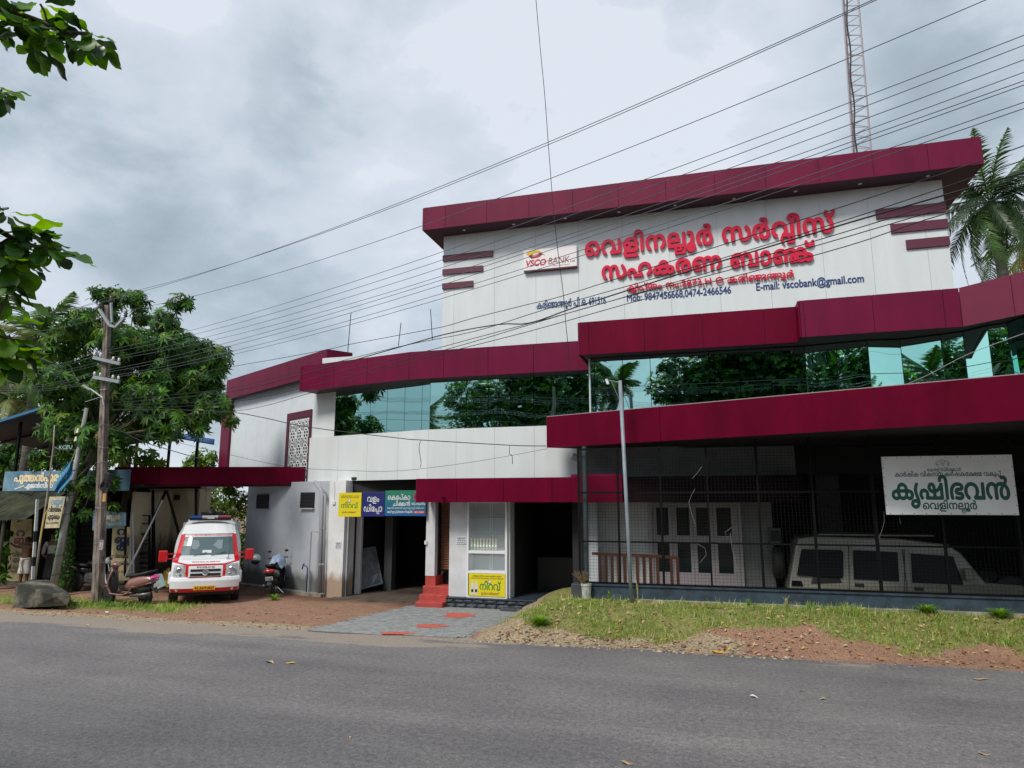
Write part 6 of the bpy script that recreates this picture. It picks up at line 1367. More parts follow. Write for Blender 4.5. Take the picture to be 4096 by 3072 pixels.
btext(t_, P, 'റബ്ബർ', .35, .85, .52, .26, crm, .03); btext(t_, P, 'ഷീറ്റ് എടുക്കപ്പെടും', .30, .9, .18, .14, crm, .01)
t_, P = board('small hand painted cream board with blue and black letters tied to the leaning pole', [(198, 1987), (262, 1985), (236, 2111), (178, 2113)], 15.7, mat('cream_tin', (.50, .44, .28), .7, var=.2, vscale=6), .015)
btext(t_, P, 'റബ്ബർ', .18, .92, .74, .15, fbl, .03); btext(t_, P, 'വിലയ്ക്ക്', .08, .92, .52, .12, blp, .03); btext(t_, P, 'എടുക്കും', .10, .92, .29, .12, blp, .03); btext(t_, P, '9656294990', .05, .9, .12, .07, blp, .0)

# poles
conc = mat('old_concrete_pole', (.33, .34, .33), .85, var=.35, vscale=5, stretch=(1, 1, .25), bump=.2, bscale=30)
weath = mat('weathered_pole', (.30, .25, .21), .9, var=.7, vscale=4.5, col2=(.07, .05, .045), stretch=(1.4, 1.4, .45), bump=.6, bscale=25)
PB = Vector((-15.92, 15.13, 0)); ptop = pY(432, 1222, 15.13)
ep = thing('electricity_pole', 'tall weathered square electricity pole with steel cross arms beside the scooter', 'pole', tuple(PB))
mb = MB(); N_ = 26; rings = []
for k in range(N_ + 1):
    t = k / N_; c = PB.lerp(ptop, t); w = .118 - .048 * t
    for (sx_, sy_) in ((-1, -1), (-.2, -1), (0, -.78), (.2, -1), (1, -1), (1, 1), (-1, 1)):
        rings.append((c.x + sx_ * w * (1 + .03 * math.sin(k * 2.1)), c.y + sy_ * w * .9, c.z + (-.1 if k == 0 else 0)))
mb.add(rings, [(i * 7 + j, i * 7 + (j + 1) % 7, (i + 1) * 7 + (j + 1) % 7, (i + 1) * 7 + j) for i in range(N_) for j in range(7)] + [tuple(range(N_ * 7, N_ * 7 + 7))])
mb.build('pole_shaft', weath, ep)
gal = mat('galvanised_steel', (.34, .37, .39), .5, metal=.4); ins = mat('dark_insulator', (.05, .035, .03), .3); wins = mat('porcelain', (.72, .70, .62), .3)
def on_pole(v):   # point of the pole axis at picture height v
    lo, hi = 0., 1.
    for _ in range(30):
        m_ = (lo + hi) / 2; p = PB.lerp(ptop, m_); d = p - Vector((0, 0, EYE)); f = -d.x * math.sin(YAW) + d.y * math.cos(YAW); fw = f * math.cos(PITCH) + d.z * math.sin(PITCH); upv = -f * math.sin(PITCH) + d.z * math.cos(PITCH)
        if 1536 - FPX * upv / fw > v: lo = m_
        else: hi = m_
    return PB.lerp(ptop, (lo + hi) / 2)
def pw(u, v, Y=14.95): return pY(u, v, Y)
A_ = [pw(397, 1236), pw(440, 1302), pw(463, 1308), pw(498, 1272)]
MB().bar(A_[0], A_[1], .07).build('bracket_arm', gal, ep); MB().bar(A_[1], A_[2] + Vector((0, 0, -.0)), .07).build('bracket_arm', gal, ep); MB().bar(A_[2], A_[3], .07).build('bracket_arm', gal, ep)
MB().bar(pw(444, 1212), pw(448, 1290), .05).build('bracket_arm', gal, ep)
HT = []
for (u, v) in ((399, 1236), (443, 1212), (502, 1270)):
    c = pw(u, v); b_ = MB().lathe([(.02, 0), (.06, .05), (.03, .08), (.06, .12), (.03, .15), (.045, .19), (.01, .21)], 12, Matrix.Translation(c)).build('insulator', ins, ep, smooth=True); HT.append(c + Vector((0, 0, .2)))
LT = []
for (ua, ub_, va, vb) in ((374, 480, 1430, 1455), (374, 478, 1508, 1527)):
    p, q = pw(ua, va), pw(ub_, vb); MB().bar(p, q, .055, .09).build('cross_arm', gal, ep)
    for s_ in (.03, .25, .74, .95):
        c = p.lerp(q, s_) + Vector((0, 0, .05)); MB().lathe([(.015, 0), (.04, .03), (.03, .06), (.035, .09), (.01, .11)], 10, Matrix.Translation(c)).build('insulator', wins, ep, smooth=True); LT.append(c + Vector((0, 0, .09)))
p = pw(415, 1620); MB().tube([p, pw(410, 1590), pw(385, 1572), pw(360, 1555)], .022, 8).build('street_lamp_arm', gal, ep); MB().bar(pw(362, 1560), pw(335, 1542), .09, .05).build('street_lamp_head', mat('lamp_grey', (.3, .3, .3)), ep, bevel=.01)
MB().tube([pw(340, 1608), pw(412, 1585)], .01, 6).build('stay', gal, ep)
c = pw(430, 1920, 14.9); MB().box(-.09, .09, -.07, .07, -.2, .2, Matrix.Translation(c) @ Matrix.Rotation(R(8), 4, 'Y')).build('joint_box', mat('black_plastic', (0, 0, 0)), ep, bevel=.02)
coil = MB()
for k in range(5): coil.tube([c + Vector((.10 * math.cos(a_) , -.08 - .01 * k, -.10 + .13 * math.sin(a_) - .02 * k)) for a_ in np.linspace(0, 6.28, 14)], .008, 5, cap=False)
o_ = coil.build('cable_coil', joint, ep); kind(o_, 'stuff')
MB().box(-.055, .055, -.006, .006, -.11, .11, Matrix.Translation(pw(417, 1990, 14.95))).build('number_tin', mat('orange_tin', (.50, .26, .08), .7, var=.3, vscale=20), ep)
MB().box(-.06, .06, -.004, .004, -.13, .13, Matrix.Translation(pw(406, 2180, 14.96))).build('torn_poster', mat('torn_paper', (.5, .5, .5), .9, var=.6, vscale=18, col2=(.12, .1, .09)), ep)
for v in (1560, 1700, 1790, 1850, 2030, 2170, 2252, 1520):
    c = on_pole(v); r_ = .115; MB().tube([c + Vector((r_ * 1.18 * math.cos(a_), r_ * 1.1 * math.sin(a_), .02 * math.sin(a_ * 2 + v))) for a_ in np.linspace(0, 6.28, 12)], .006, 4, cap=False).build('tie_wire', gal, ep)
cp_ = thing('leaning_pole', 'leaning round concrete pole with rows of white porcelain insulators behind the boulder', 'pole', tuple(pY(208, 2372, 15.9)))
LB, LTp = pY(208, 2372, 15.9), pY(347, 1632, 15.9)
MB().tube([LB, LB.lerp(LTp, .5), LTp], [.105, .08, .055], 14).build('pole_shaft', conc, cp_, smooth=True)
for (ua, ub_, v0, v1) in ((272, 398, 1732, 1738), (266, 388, 1765, 1770)):
    p, q = pY(ua, v0, 15.78), pY(ub_, v1, 15.78); MB().bar(p, q, .03).build('cross_arm', steel_black, cp_)
    for s_ in (.03, .33, .66, .97):
        c = p.lerp(q, s_) + Vector((0, -.02, .0)); MB().lathe([(.055, 0), (.06, .03), (.04, .045), (.05, .08), (.03, .10), (.038, .13), (.012, .15)], 12, Matrix.Translation(c)).build('insulator', wins, cp_, smooth=True)
for t in (.1, .2, .42, .52, .6, .66): c = LB.lerp(LTp, t); MB().tube([c + Vector(((.105 - .05 * t) * 1.08 * math.cos(a_), (.105 - .05 * t) * 1.08 * math.sin(a_), .03 * math.sin(a_))) for a_ in np.linspace(0, 6.28, 10)], .008, 4, cap=False).build('tie_wire', steel_black, cp_)
sp_ = thing('striped_post', 'black and white banded metal post standing behind the boulder', 'post', tuple(pY(130, 2330, 15.6)))
prev = None
for (va, vb, m_) in ((2318, 2265, 0), (2265, 2228, 1), (2228, 2168, 0), (2168, 2124, 1), (2124, 1997, 0)):
    ua, ub_ = 130 + (2318 - va) * .062, 130 + (2318 - vb) * .062; MB().bar(pY(ua, va, 15.6), pY(ub_, vb, 15.6), .085, .03).build('painted_band', (mat('band_white', (.62, .64, .65), .6, var=.15, vscale=20), mat('band_black', (.012, .012, .015), .6))[m_], sp_)
MB().bar(pY(130, 2400, 15.6), pY(130, 2318, 15.6), .06).build('post_foot', steel_black, sp_)
bp = thing('flag_pole', 'thin bamboo pole in front of the shop with a faded yellow ribbon tied on', 'pole', tuple(pY(140, 2322, 14.5)))
MB().tube([pY(140, 2326, 14.5), pY(160, 2165, 14.5), pY(188, 1990, 14.5), pY(214, 1780, 14.5), pY(218, 1700, 14.5)], [.028, .026, .022, .018, .014], 8).build('bamboo', mat('bamboo', (.30, .26, .20), .7, var=.2, vscale=4), bp, smooth=True)
MB().tube([pY(160, 2170, 14.44), pY(168, 2120, 14.43), pY(180, 2060, 14.43), pY(190, 2040, 14.44)], .018, 5).build('ribbon', mat('yellow_ribbon', (.50, .36, .06), .8), bp)
fl_ = [(281, 1850), (272, 1872), (238, 1908), (222, 1925), (213, 1955), (231, 1975), (242, 1948), (260, 1910), (280, 1880)]
flg = thing('blue_flag', 'limp faded blue flag with white print hung on a string from the leaning pole', 'flag', tuple(pY(250, 1900, 15.4)))
mb = MB()
def ff(a_, b2):
    cx = 283 - 52 * a_ + 6 * math.sin(a_ * 5); cy = 1848 + 120 * a_; hw = 4 + 17 * math.sin(min(1, a_ * 1.15) * 2.7)
    return pY(cx + hw * (b2 - .5) * 2, cy + 9 * (b2 - .5) * 2, 15.4 + .07 * math.sin(b2 * 9 + a_ * 3))
mb.grid(ff, 16, 12).build('cloth', mat('flag_blue', (.05, .22, .38), .85, var=.25, vscale=9), flg, smooth=True)
MB().tube([ff(.45 + .09 * math.sin(k), .5 + .28 * math.cos(k)) + Vector((0, -.08, 0)) for k in np.linspace(0, 6.28, 14)], .010, 4, cap=False).build('printed_emblem', mat('pale_print', (.35, .5, .6), .8), flg)
MB().tube([pY(303, 1800, 15.8), pY(283, 1850, 15.4)], .008, 5).build('string', mat('pale_string', (0, 0, 0)), flg); MB().tube([pY(231, 1975, 15.4), pY(222, 1990, 15.5)], .008, 5).build('string', MATS['pale_string'], flg)
kc = thing('wire_letters', 'small pale wire letters KCEU strung between bamboo and leaning pole', 'lettering', tuple(pY(240, 1800, 15.0)))
pA, pB_ = pY(236, 1796, 15.0), pY(288, 1796, 15.0); put_text('KCEU', pA.x, pB_.x, pA.z, .10, 15.0, mat('pale_print', (0, 0, 0)), kc, 'letter', bold=.0, split=True, depth=.006); MB().tube([pY(214, 1786, 15.0), pY(236, 1798, 15.0), pY(306, 1798, 15.6)], .006, 4).build('string', MATS['pale_string'], kc)
# boulder
bo_ = MB(); Vb = [pY(52, 2436, 13.85), pY(115, 2430, 13.75), pY(165, 2400, 13.8), pY(272, 2418, 13.95), pY(280, 2380, 14.0), pY(225, 2384, 13.8), pY(160, 2362, 13.75), pY(68, 2336, 13.95), pY(128, 2322, 14.5), pY(196, 2320, 14.7), pY(276, 2372, 14.5), pY(55, 2420, 14.9), pY(290, 2405, 15.0), pY(120, 2418, 14.0)]
bm_ = bpy.data.meshes.new('boulder'); import bmesh
bmm = bmesh.new(); 
for p in Vb: bmm.verts.new(p - Vector((-16.9, 14.3, 0)))
bmesh.ops.convex_hull(bmm, input=bmm.verts); bmesh.ops.subdivide_edges(bmm, edges=bmm.edges[:], cuts=3, use_grid_fill=True)
for v_ in bmm.verts:
    w_ = v_.co; v_.co += Vector((fbm(w_.x * 2, w_.z * 3 + w_.y, 3), fbm(w_.y * 2, w_.z * 2, 5), fbm(w_.x * 2, w_.y * 2, 7))) * .022
bmm.to_mesh(bm_); bmm.free(); bm_.materials.append(mat('mossy_boulder', (.20, .18, .135), .9, var=.7, vscale=2.4, col2=(.028, .03, .024), bump=.7, bscale=9, ramp=(.46, .68)))
bld = bpy.data.objects.new('boulder', bm_); COL.objects.link(bld); bld.location = (-16.9, 14.3, 0); tag(bld, 'big dark mossy block of stone lying on the verge at left', 'boulder')
# cream stained wall, racks and clutter between shop and van
cw = thing('cream_wall', 'tall damp stained cream plaster wall behind the ambulance at left', 'wall', (-17.4, 19.6, 0))
ca_, cb_ = (-18.9, 19.7), (-16.35, 19.45); ztop = onL(700, 1958, ca_, cb_).z
MB().walls([ca_, cb_], 0, ztop, .2).build('wall_face', cream, cw); MB().walls([(-16.36, 19.47), (-22.5, 24.5)], 0, ztop, .2).build('wall_face', cream, cw); MB().walls([(ca_[0], ca_[1] - .06), (cb_[0] + .05, cb_[1] - .06)], ztop - .0, ztop + .12, .4).build('coping', mat('old_concrete_pole', (0, 0, 0)), cw)
a = onL(710, 1985, ca_, cb_); MB().walls([(a.x - .12, a.y - .03), (a.x + .12, a.y - .05)], a.z - .12, a.z + .04, .04).build('vent', joint, cw)
sf = thing('braced_prop', 'black crossed steel bracing that props the canopy before the cream wall', 'bracing', tuple(pY(620, 2340, 18.6)))
for a_, b2 in (((612, 1960), (612, 2350)), ((784, 1955), (784, 2120)), ((664, 1962), (608, 2090)), ((668, 1962), (716, 2135)), ((785, 1960), (790, 1965))): MB().bar(pY(*a_, 18.6), pY(*b2, 18.6), .06).build('steel_member', steel_black, sf)
MB().bar(pY(560, 1950, 18.5), pY(800, 1950, 18.5), .08).build('steel_beam', steel_black, sf)
rk = thing('display_rack', 'dim black steel rack of trays standing between shop and cream wall', 'rack', tuple(pY(580, 2320, 18.3)))
for u in (532, 598, 617): MB().bar(pY(u, 2062, 18.3), pY(u, 2325, 18.3), .045).build('rack_post', steel_black, rk)
trm = mat('dim_tray', (.10, .10, .11), .6, var=.3)
for k, v in enumerate((2062, 2095, 2135, 2175, 2215, 2252, 2290)): MB().bar(pY(532, v, 18.3), pY(598, v, 18.3), .03).build('rack_bar', steel_black, rk)
for k in range(9):
    v = 2140 + k * 20; p = pY(565, v, 18.4); MB().box(p.x - .2, p.x + .2, 18.35, 18.5, p.z - .045, p.z + .03).build('tray', trm, rk)
gp = thing('leaning_props', 'pale plastic and steel pipes leaning beside the rack', 'pipe', tuple(pY(525, 2310, 17.6)))
for (ua, va, ub_, vb) in ((522, 2135, 524, 2305), (531, 2058, 534, 2305)): MB().tube([pY(ua, va, 17.6), pY(ub_, vb, 17.6)], .028, 8).build('pale_pipe', mat('pale_pipe', (.38, .40, .42), .6), gp)
MB().tube([pY(500, 2308, 17.2), pY(600, 2105, 17.5), pY(650, 2000, 17.6)], .025, 8).build('diagonal_prop', mat('grey_pvc', (0, 0, 0)), gp); MB().tube([pY(504, 1990, 17.3), pY(500, 2305, 17.3)], .035, 8).build('dark_prop', steel_black, gp)
q_ = [(616, 2298), (648, 2294), (664, 2340), (630, 2356)]
solo(MB().add([pY(u, v, 17.4) for u, v in q_] + [pY(u, v, 17.46) for u, v in q_], [(0, 3, 2, 1), (4, 5, 6, 7), (0, 1, 5, 4), (1, 2, 6, 5), (2, 3, 7, 6), (3, 0, 4, 7)]), 'leaning_sheet', mat('pale_teal_sheet', (.28, .40, .40), .5, var=.12), 'pale teal square sheet leaning on the ground left of the ambulance', 'sheet', tuple(pY(640, 2330, 17.4)))
solo(MB().add([pY(652, 2330, 18.2), pY(655, 2285, 18.3), pY(678, 2270, 18.3), pY(684, 2340, 18.1), pY(668, 2350, 17.9)], [(0, 1, 2, 3, 4)]).grid(lambda a_, b2: pY(652 + 32 * b2, 2346 - 64 * a_ * (1 - .25 * abs(b2 - .6)), 18.1 + .06 * math.sin(a_ * 9 + b2 * 7)), 8, 6), 'yellow_sack', mat('yellow_sack', (.22, .16, .02), .8, var=.4, vscale=8), 'crumpled dull yellow sack behind the pale teal sheet', 'sack', tuple(pY(668, 2340, 18.1)), smooth=True)
# blue roofs on posts above
shd = thing('shed_roof', 'large sloping blue edged tin shed roof half hidden behind the big tree', 'roof', (-24, 20, 5)); tin = mat('dark_tin', (.05, .06, .07), .6, var=.3)
r0, r1 = pY(-160, 1738, 17.2), pY(225, 1618, 17.2); r2, r3 = r1 + Vector((.5, 4.5, -.7)), r0 + Vector((0, 4.5, -.4))
for k in range(7):
    f0, f1 = k / 7, (k + 1) / 7 + .004; q = [r0.lerp(r1, f0), r0.lerp(r1, f1), r3.lerp(r2, f1), r3.lerp(r2, f0)]; MB().add(q + [p + Vector((0, 0, .03)) for p in q], [(0, 3, 2, 1), (4, 5, 6, 7), (0, 1, 5, 4), (1, 2, 6, 5), (2, 3, 7, 6), (3, 0, 4, 7)]).build('roof_sheet', tin, shd)
MB().bar(r0 + Vector((0, -.03, .02)), r1 + Vector((0, -.03, .02)), .03, .09).build('blue_fascia', mat('blue_edge', (.03, .14, .28), .5), shd)
for u in (80, 212): p = pY(u, 1720, 17.6); MB().bar((p.x, 17.6, 2.6), (p.x, 17.6, p.z + .3), .08).build('roof_post', steel_black, shd)
for k in range(4): MB().bar(r0.lerp(r3, k / 3.2) + Vector((0, 0, -.06)), r1.lerp(r2, k / 3.2) + Vector((0, 0, -.06)), .06).build('purlin', steel_black, shd)
bt = thing('blue_sheet_roof', 'bright blue corrugated sheet roof on three posts above the van canopy', 'roof', tuple(pY(700, 1760, 20)))
def bsf(a_, b2): 
    p = pY(540, 1700, 19.5).lerp(pY(700, 1740, 19.5), 0); u = 540 + 317 * a_; v = 1722 + 56 * a_; q = pY(u, v, 19.5 + 1.6 * b2); return Vector((q.x if True else 0, 19.5 + 1.6 * b2, pY(u, v, 19.5).z + .35 * b2 + .03 * math.sin(b2 * 2 * math.pi * 7)))
MB().grid(bsf, 6, 42).build('roof_sheet', mat('blue_tin', (.02, .16, .42), .45), bt, smooth=True).modifiers.new('t', 'SOLIDIFY').thickness = .01
for u, vt in ((537, 1715), (668, 1740), (780, 1758)): p = pY(u, 1900, 19.7); MB().bar((p.x, 19.7, 3.24), (p.x, 19.7, pY(u, vt, 19.7).z), .07).build('roof_post', steel_black, bt)

# ------------------------------------------------------------------ people
skin = mat('brown_skin', (.13, .055, .03), .5, var=.1); hair = mat('dark_hair', (.01, .009, .008), .6)
def skinned(name, pts, edges, rad, m_, par, root=0, sub=2):
    me = bpy.data.meshes.new(name); me.from_pydata(pts, edges, []); me.materials.append(m_); ob = bpy.data.objects.new(name, me); COL.objects.link(ob); ob.parent = par
    md = ob.modifiers.new('skin', 'SKIN'); md.use_smooth_shade = True
    for i, r_ in enumerate(rad): me.skin_vertices[0].data[i].radius = r_ if isinstance(r_, tuple) else (r_, r_); me.skin_vertices[0].data[i].use_root = (i == root)
    ob.modifiers.new('sub', 'SUBSURF').levels = sub; ob.modifiers['sub'].render_levels = sub; return ob
def person(label, loc, rz, H, armL, armR, shirt=None, cloth=None, knee=.42, lean=.0, turn=0.):
    p_ = thing('person', label, 'person', loc, rz, local=True); s = H / 1.68
    def V_(x, y, z): return (x * s, (y - lean * max(0, z - .9)) * s, z * s)
    P = [V_(0, 0, .92), V_(0, .01, 1.05), V_(0, .0, 1.22), V_(0, .01, 1.38), V_(0, 0, 1.46), V_(0, -.01, 1.53), V_(0, -.015, 1.60)]
    E_ = [(0, 1), (1, 2), (2, 3), (3, 4), (4, 5), (5, 6)]; rd = [(.15, .10), (.13, .095), (.15, .10), (.16, .095), (.055, .055), (.075, .085), (.07, .085)]
    rd = [(a_ * s, b2 * s) for a_, b2 in rd]
    def chain(start, pts, rs):
        i0 = start
        for q, r_ in zip(pts, rs): P.append(V_(*q)); E_.append((i0, len(P) - 1)); rd.append((r_ * s, r_ * s)); i0 = len(P) - 1
        return i0
    hands = []
    for arm in (armL, armR): i_ = chain(3, arm, [.055, .045, .038, .030, .033]); hands.append((Vector(arm[-1]), (Vector(arm[-1]) - Vector(arm[-2])).normalized()))
    for sx_ in (-1, 1): chain(0, [(sx_ * .09, 0, .86), (sx_ * .10, -.01, .48), (sx_ * .11, .02, .09), (sx_ * .12, -.12, .035)], [.088, .06, .042, .04])
    skinned('body', P, E_, rd, skin, p_)
    for c, d in hands:      # five fingers, each its own chain rooted in the palm
        x_ = d.cross(Vector((0, 1, 0.3))).normalized()
        for k in range(5):
            o = (k - 1.7) * .019; ln_ = (.052, .075, .082, .074, .058)[k]; b0 = c + x_ * o; b1 = b0 + d * (ln_ * .6) + x_ * (-.02 if k == 0 else 0); b2_ = b1 + d * (ln_ * .5) + Vector((0, -.012, -.01))
            skinned('finger', [V_(*b0), V_(*b1), V_(*b2_)], [(0, 1), (1, 2)], [.0095 * s] * 3, skin, p_, sub=1)
    hz = 1.585; hy = -.015 - lean * .7
    hb = MB().sphere((0, hy * s + .012 * s, (hz + .028) * s), .098 * s, 16, 10, (.84, 1.0, 1.0)); hb.build('hair', hair, p_, smooth=True)
    MB().sphere((0, (hy - .022) * s, (hz - .012) * s), .088 * s, 16, 10, (.80, .95, 1.12)).build('face', skin, p_, smooth=True)
    MB().sphere((0, (hy - .108) * s, (hz - .02) * s), .016 * s, 8, 6, (.8, 1, 1.5)).build('nose', skin, p_, smooth=True); MB().sphere((0, (hy - .098) * s, (hz - .058) * s), .018 * s, 8, 5, (1.3, .5, .35)).build('mouth', mat('lips', (.09, .03, .025), .5), p_)
    for sx_ in (-1, 1): MB().sphere((sx_ * .030 * s, (hy - .098) * s, (hz + .0) * s), .009 * s, 8, 6).build('eye', mat('eye_dark', (.02, .02, .02), .2), p_); MB().sphere((sx_ * .072 * s, (hy + .0) * s, (hz - .01) * s), .02 * s, 8, 6, (.4, .8, 1.2)).build('ear', skin, p_)
    if cloth:
        def cf(a_, b2):
            z = 1.0 - (1.0 - knee) * a_; an = b2 * 2 * math.pi; w = .165 + .05 * a_ + .012 * math.sin(an * 7 + a_ * 3) * a_; dp = .115 + .035 * a_ + .01 * math.cos(an * 5)
            return Vector(V_(w * math.cos(an), dp * math.sin(an), z))
        MB().grid(cf, 12, 40).build('waist_cloth', cloth, p_, smooth=True).modifiers.new('t', 'SOLIDIFY').thickness = .008
        MB().tube([V_(.16 * math.cos(a_), .115 * math.sin(a_), .985 + .012 * math.sin(3 * a_)) for a_ in np.linspace(0, 6.28, 24)], .024 * s, 8, cap=False).build('cloth_fold', cloth, p_, smooth=True)
        MB().grid(lambda a_, b2: V_(.02 + .07 * (b2 - .5) + .03 * math.sin(a_ * 5), .150 + .012 * math.sin(b2 * 9) + .02 * a_, .98 - .42 * a_), 8, 8).build('cloth_knot', cloth, p_, smooth=True).modifiers.new('t', 'SOLIDIFY').thickness = .012
    if shirt:
        P2 = [V_(0, 0, .93), V_(0, .01, 1.08), V_(0, 0, 1.25), V_(0, .01, 1.40)]; E2 = [(0, 1), (1, 2), (2, 3)]; r2 = [(.175 * s, .125 * s), (.165 * s, .12 * s), (.17 * s, .12 * s), (.165 * s, .105 * s)]
        for arm in (armL, armR):
            i0 = 3
            for q, r_ in zip(arm[:3], (.07, .065, .055)): P2.append(V_(*q)); E2.append((i0, len(P2) - 1)); r2.append((r_ * s, r_ * s)); i0 = len(P2) - 1
        skinned('shirt', P2, E2, r2, shirt, p_)
        MB().tube([V_(.055 * math.cos(a_), -.01 - lean * .55 + .05 * math.sin(a_), 1.47) for a_ in np.linspace(0, 6.28, 14)], .014 * s, 6, cap=False).build('collar', shirt, p_)
    return p_
wc = mat('white_cotton', (.58, .56, .53), .9, var=.08, vscale=12); dc_ = mat('dark_cotton', (.03, .03, .035), .9); sc_ = mat('shirt_cotton', (.40, .40, .39), .9, var=.1, vscale=9)
q = (pY(96, 2300, 16.9).x, 16.9)
person('shirtless man in folded white waist cloth seen from behind, arm raised to the left', (q[0], q[1], 0.02), R(195), 1.56,
       [(.20, 0, 1.38), (.33, -.05, 1.36), (.50, -.10, 1.38), (.66, -.16, 1.44), (.72, -.18, 1.46)], [(-.20, 0, 1.38), (-.25, -.02, 1.20), (-.24, -.14, 1.08), (-.12, -.20, 1.06), (-.05, -.22, 1.07)], None, wc, .50, .03)
q = (pY(200, 2300, 17.5).x, 17.5)
person('elderly man in a pale shirt and dark waist cloth standing in the shop doorway', (q[0], q[1], .12), R(30), 1.55,
       [(.20, 0, 1.38), (.27, .0, 1.16), (.25, -.10, .98), (.18, -.2, .94), (.14, -.24, .93)], [(-.20, 0, 1.38), (-.27, .0, 1.16), (-.25, -.10, .98), (-.16, -.2, .94), (-.12, -.24, .93)], sc_, dc_, .18, .05)

# ------------------------------------------------------------------ overhead lines and cables
wire_m = mat('line_wire', (.10, .12, .15), .45); cable_m = mat('black_cable', (.012, .012, .014), .6)
def project(p):
    d = p - Vector((0, 0, EYE)); r_ = d.x * math.cos(YAW) + d.y * math.sin(YAW); f = -d.x * math.sin(YAW) + d.y * math.cos(YAW)
    fw = f * math.cos(PITCH) + d.z * math.sin(PITCH); u_ = -f * math.sin(PITCH) + d.z * math.cos(PITCH); return 2048 + FPX * r_ / fw, 1536 - FPX * u_ / fw
def span(S0, end_px, mid_px, over=1.0):
    x, y = onZ(*end_px, S0.z); E0 = Vector((x, y, S0.z)); sag = 0.
    for _ in range(12):
        lo, hi = 0., 1.
        for _ in range(24):
            m_ = (lo + hi) / 2; p = S0.lerp(E0, m_) - Vector((0, 0, 4 * sag * m_ * (1 - m_)))
            if (project(p)[0] < mid_px[0]) == (S0.x < E0.x): lo = m_
            else: hi = m_
        t = (lo + hi) / 2; d = project(S0.lerp(E0, t) - Vector((0, 0, 4 * sag * t * (1 - t))))[1] - mid_px[1]
        pm = (S0.lerp(E0, t) - Vector((0, 0, EYE))); fw = (-pm.x * math.sin(YAW) + pm.y * math.cos(YAW)); sag -= d / FPX * fw / (4 * t * (1 - t) + 1e-6) * -1 * -1 if False else 0
        sag = max(0, sag + (-d) * fw / FPX / (4 * t * (1 - t) + 1e-6))
    n_ = 40; ts_ = [over * k / n_ for k in range(n_ + 1)]
    return [S0.lerp(E0, t) - Vector((0, 0, 4 * sag * t * (1 - t))) for t in ts_], E0
spec = [(HT[0], (3490, 0), (1600, 810), (0, 1255)), (HT[1], (3505, 0), (1600, 818), (0, 1290)), (HT[2], (3942, 0), (1600, 934), (0, 1340))]
rt = [(141, 1065, 1490), (181, 1096, 1500), (239, 1125, 1512), (289, 1156, 1520), (323, 1172, 1545), (340, 1192, 1553), (409, 1224, 1562), (434, 1243, 1570)]
for k, (a_, b2, c_) in enumerate(rt): spec.append((LT[k], (4096, a_), (1600, b2), (0, c_)))
Eref = None
HTN = ['upper of the pair of high lines leaving the pole top', 'lower of the pair of high lines leaving the pole top', 'third high line, leaving the right side of the pole top bracket']
for k, (S0, e_px, m_px, l_px) in enumerate(spec):
    pts, E0 = span(S0, e_px, m_px, 1.0)
    if k == 3: Eref = E0
    d = (E0 - S0); ext = E0 + Vector((d.x, d.y, 0)).normalized() * 14 + Vector((0, 0, .5))
    xl, yl = onZ(*l_px, S0.z - .25); left = Vector((xl, yl, S0.z - .25)); dl = left - S0
    if dl.length > 40: left = S0 + dl.normalized() * 40
    far = [S0 + (left - S0) * t + Vector((0, 0, -.35 * 4 * t * (1 - t) * .4)) for t in (1.0, .75, .5, .25)]
    mb = MB().tube(far + pts + [ext], .0055 if k < 3 else .0045, 5, cap=False)
    solo(mb, 'power_line', wire_m, ('power line wire, ' + HTN[k]) if k < 3 else 'power line wire, number %s from the top of the eight lower lines' % ['one', 'two', 'three', 'four', 'five', 'six', 'seven', 'eight'][k - 3], 'wire', tuple(S0), group='overhead power lines')
PL0, PL1 = (PB.x, PB.y), (Eref.x, Eref.y)
def cable(pxs, label, rad=.0055, plane=None, m_=None, smooth_n=4):
    a_, b2 = plane or (PL0, PL1); P = [onL(u, v, a_, b2) for u, v in pxs]; Q = []
    for i in range(len(P) - 1):
        p0, p1, p2, p3 = P[max(i - 1, 0)], P[i], P[i + 1], P[min(i + 2, len(P) - 1)]
        for k in range(smooth_n): t = k / smooth_n; Q.append(.5 * ((2 * p1) + (-p0 + p2) * t + (2 * p0 - 5 * p1 + 4 * p2 - p3) * t * t + (-p0 + 3 * p1 - 3 * p2 + p3) * t ** 3))
    Q.append(P[-1]); solo(MB().tube(Q, rad, 5, cap=False), 'hanging_cable', m_ or cable_m, label, 'cable', tuple(P[0]), group='thin cables strung across the bank front')
cable([(440, 1560), (872, 1477), (1100, 1437), (1320, 1396), (1397, 1378), (1600, 1340), (1773, 1307), (1895, 1272), (2123, 1215), (2250, 1184), (2700, 1040), (3400, 817), (3921, 644), (4200, 545)], 'black cable crossing the small lettering on the white wall, topmost of the slack cables')
cable([(440, 1600), (872, 1560), (1200, 1485), (1600, 1386), (1900, 1325), (2200, 1232), (2700, 1090), (3400, 875), (4096, 640)], 'black cable passing just under the red letters, second of the slack cables')
cable([(440, 1612), (872, 1575), (1200, 1500), (1600, 1388), (1790, 1335), (1995, 1298), (2120, 1292), (2300, 1230), (2700, 1102), (3400, 890), (4150, 675)], 'thicker wavy black cable with small ties under the red letters', .009)
cable([(445, 1620), (900, 1600), (1300, 1500), (1600, 1432), (1900, 1352), (2300, 1245), (2800, 1100), (3400, 922), (4150, 690)], 'black cable crossing the phone number lettering')
cable([(445, 1640), (900, 1612), (1300, 1530), (1600, 1445), (1850, 1380), (2350, 1230), (2900, 1085), (3400, 944), (4150, 720)], 'lower black cable crossing the maroon fascia, next to the lowest')
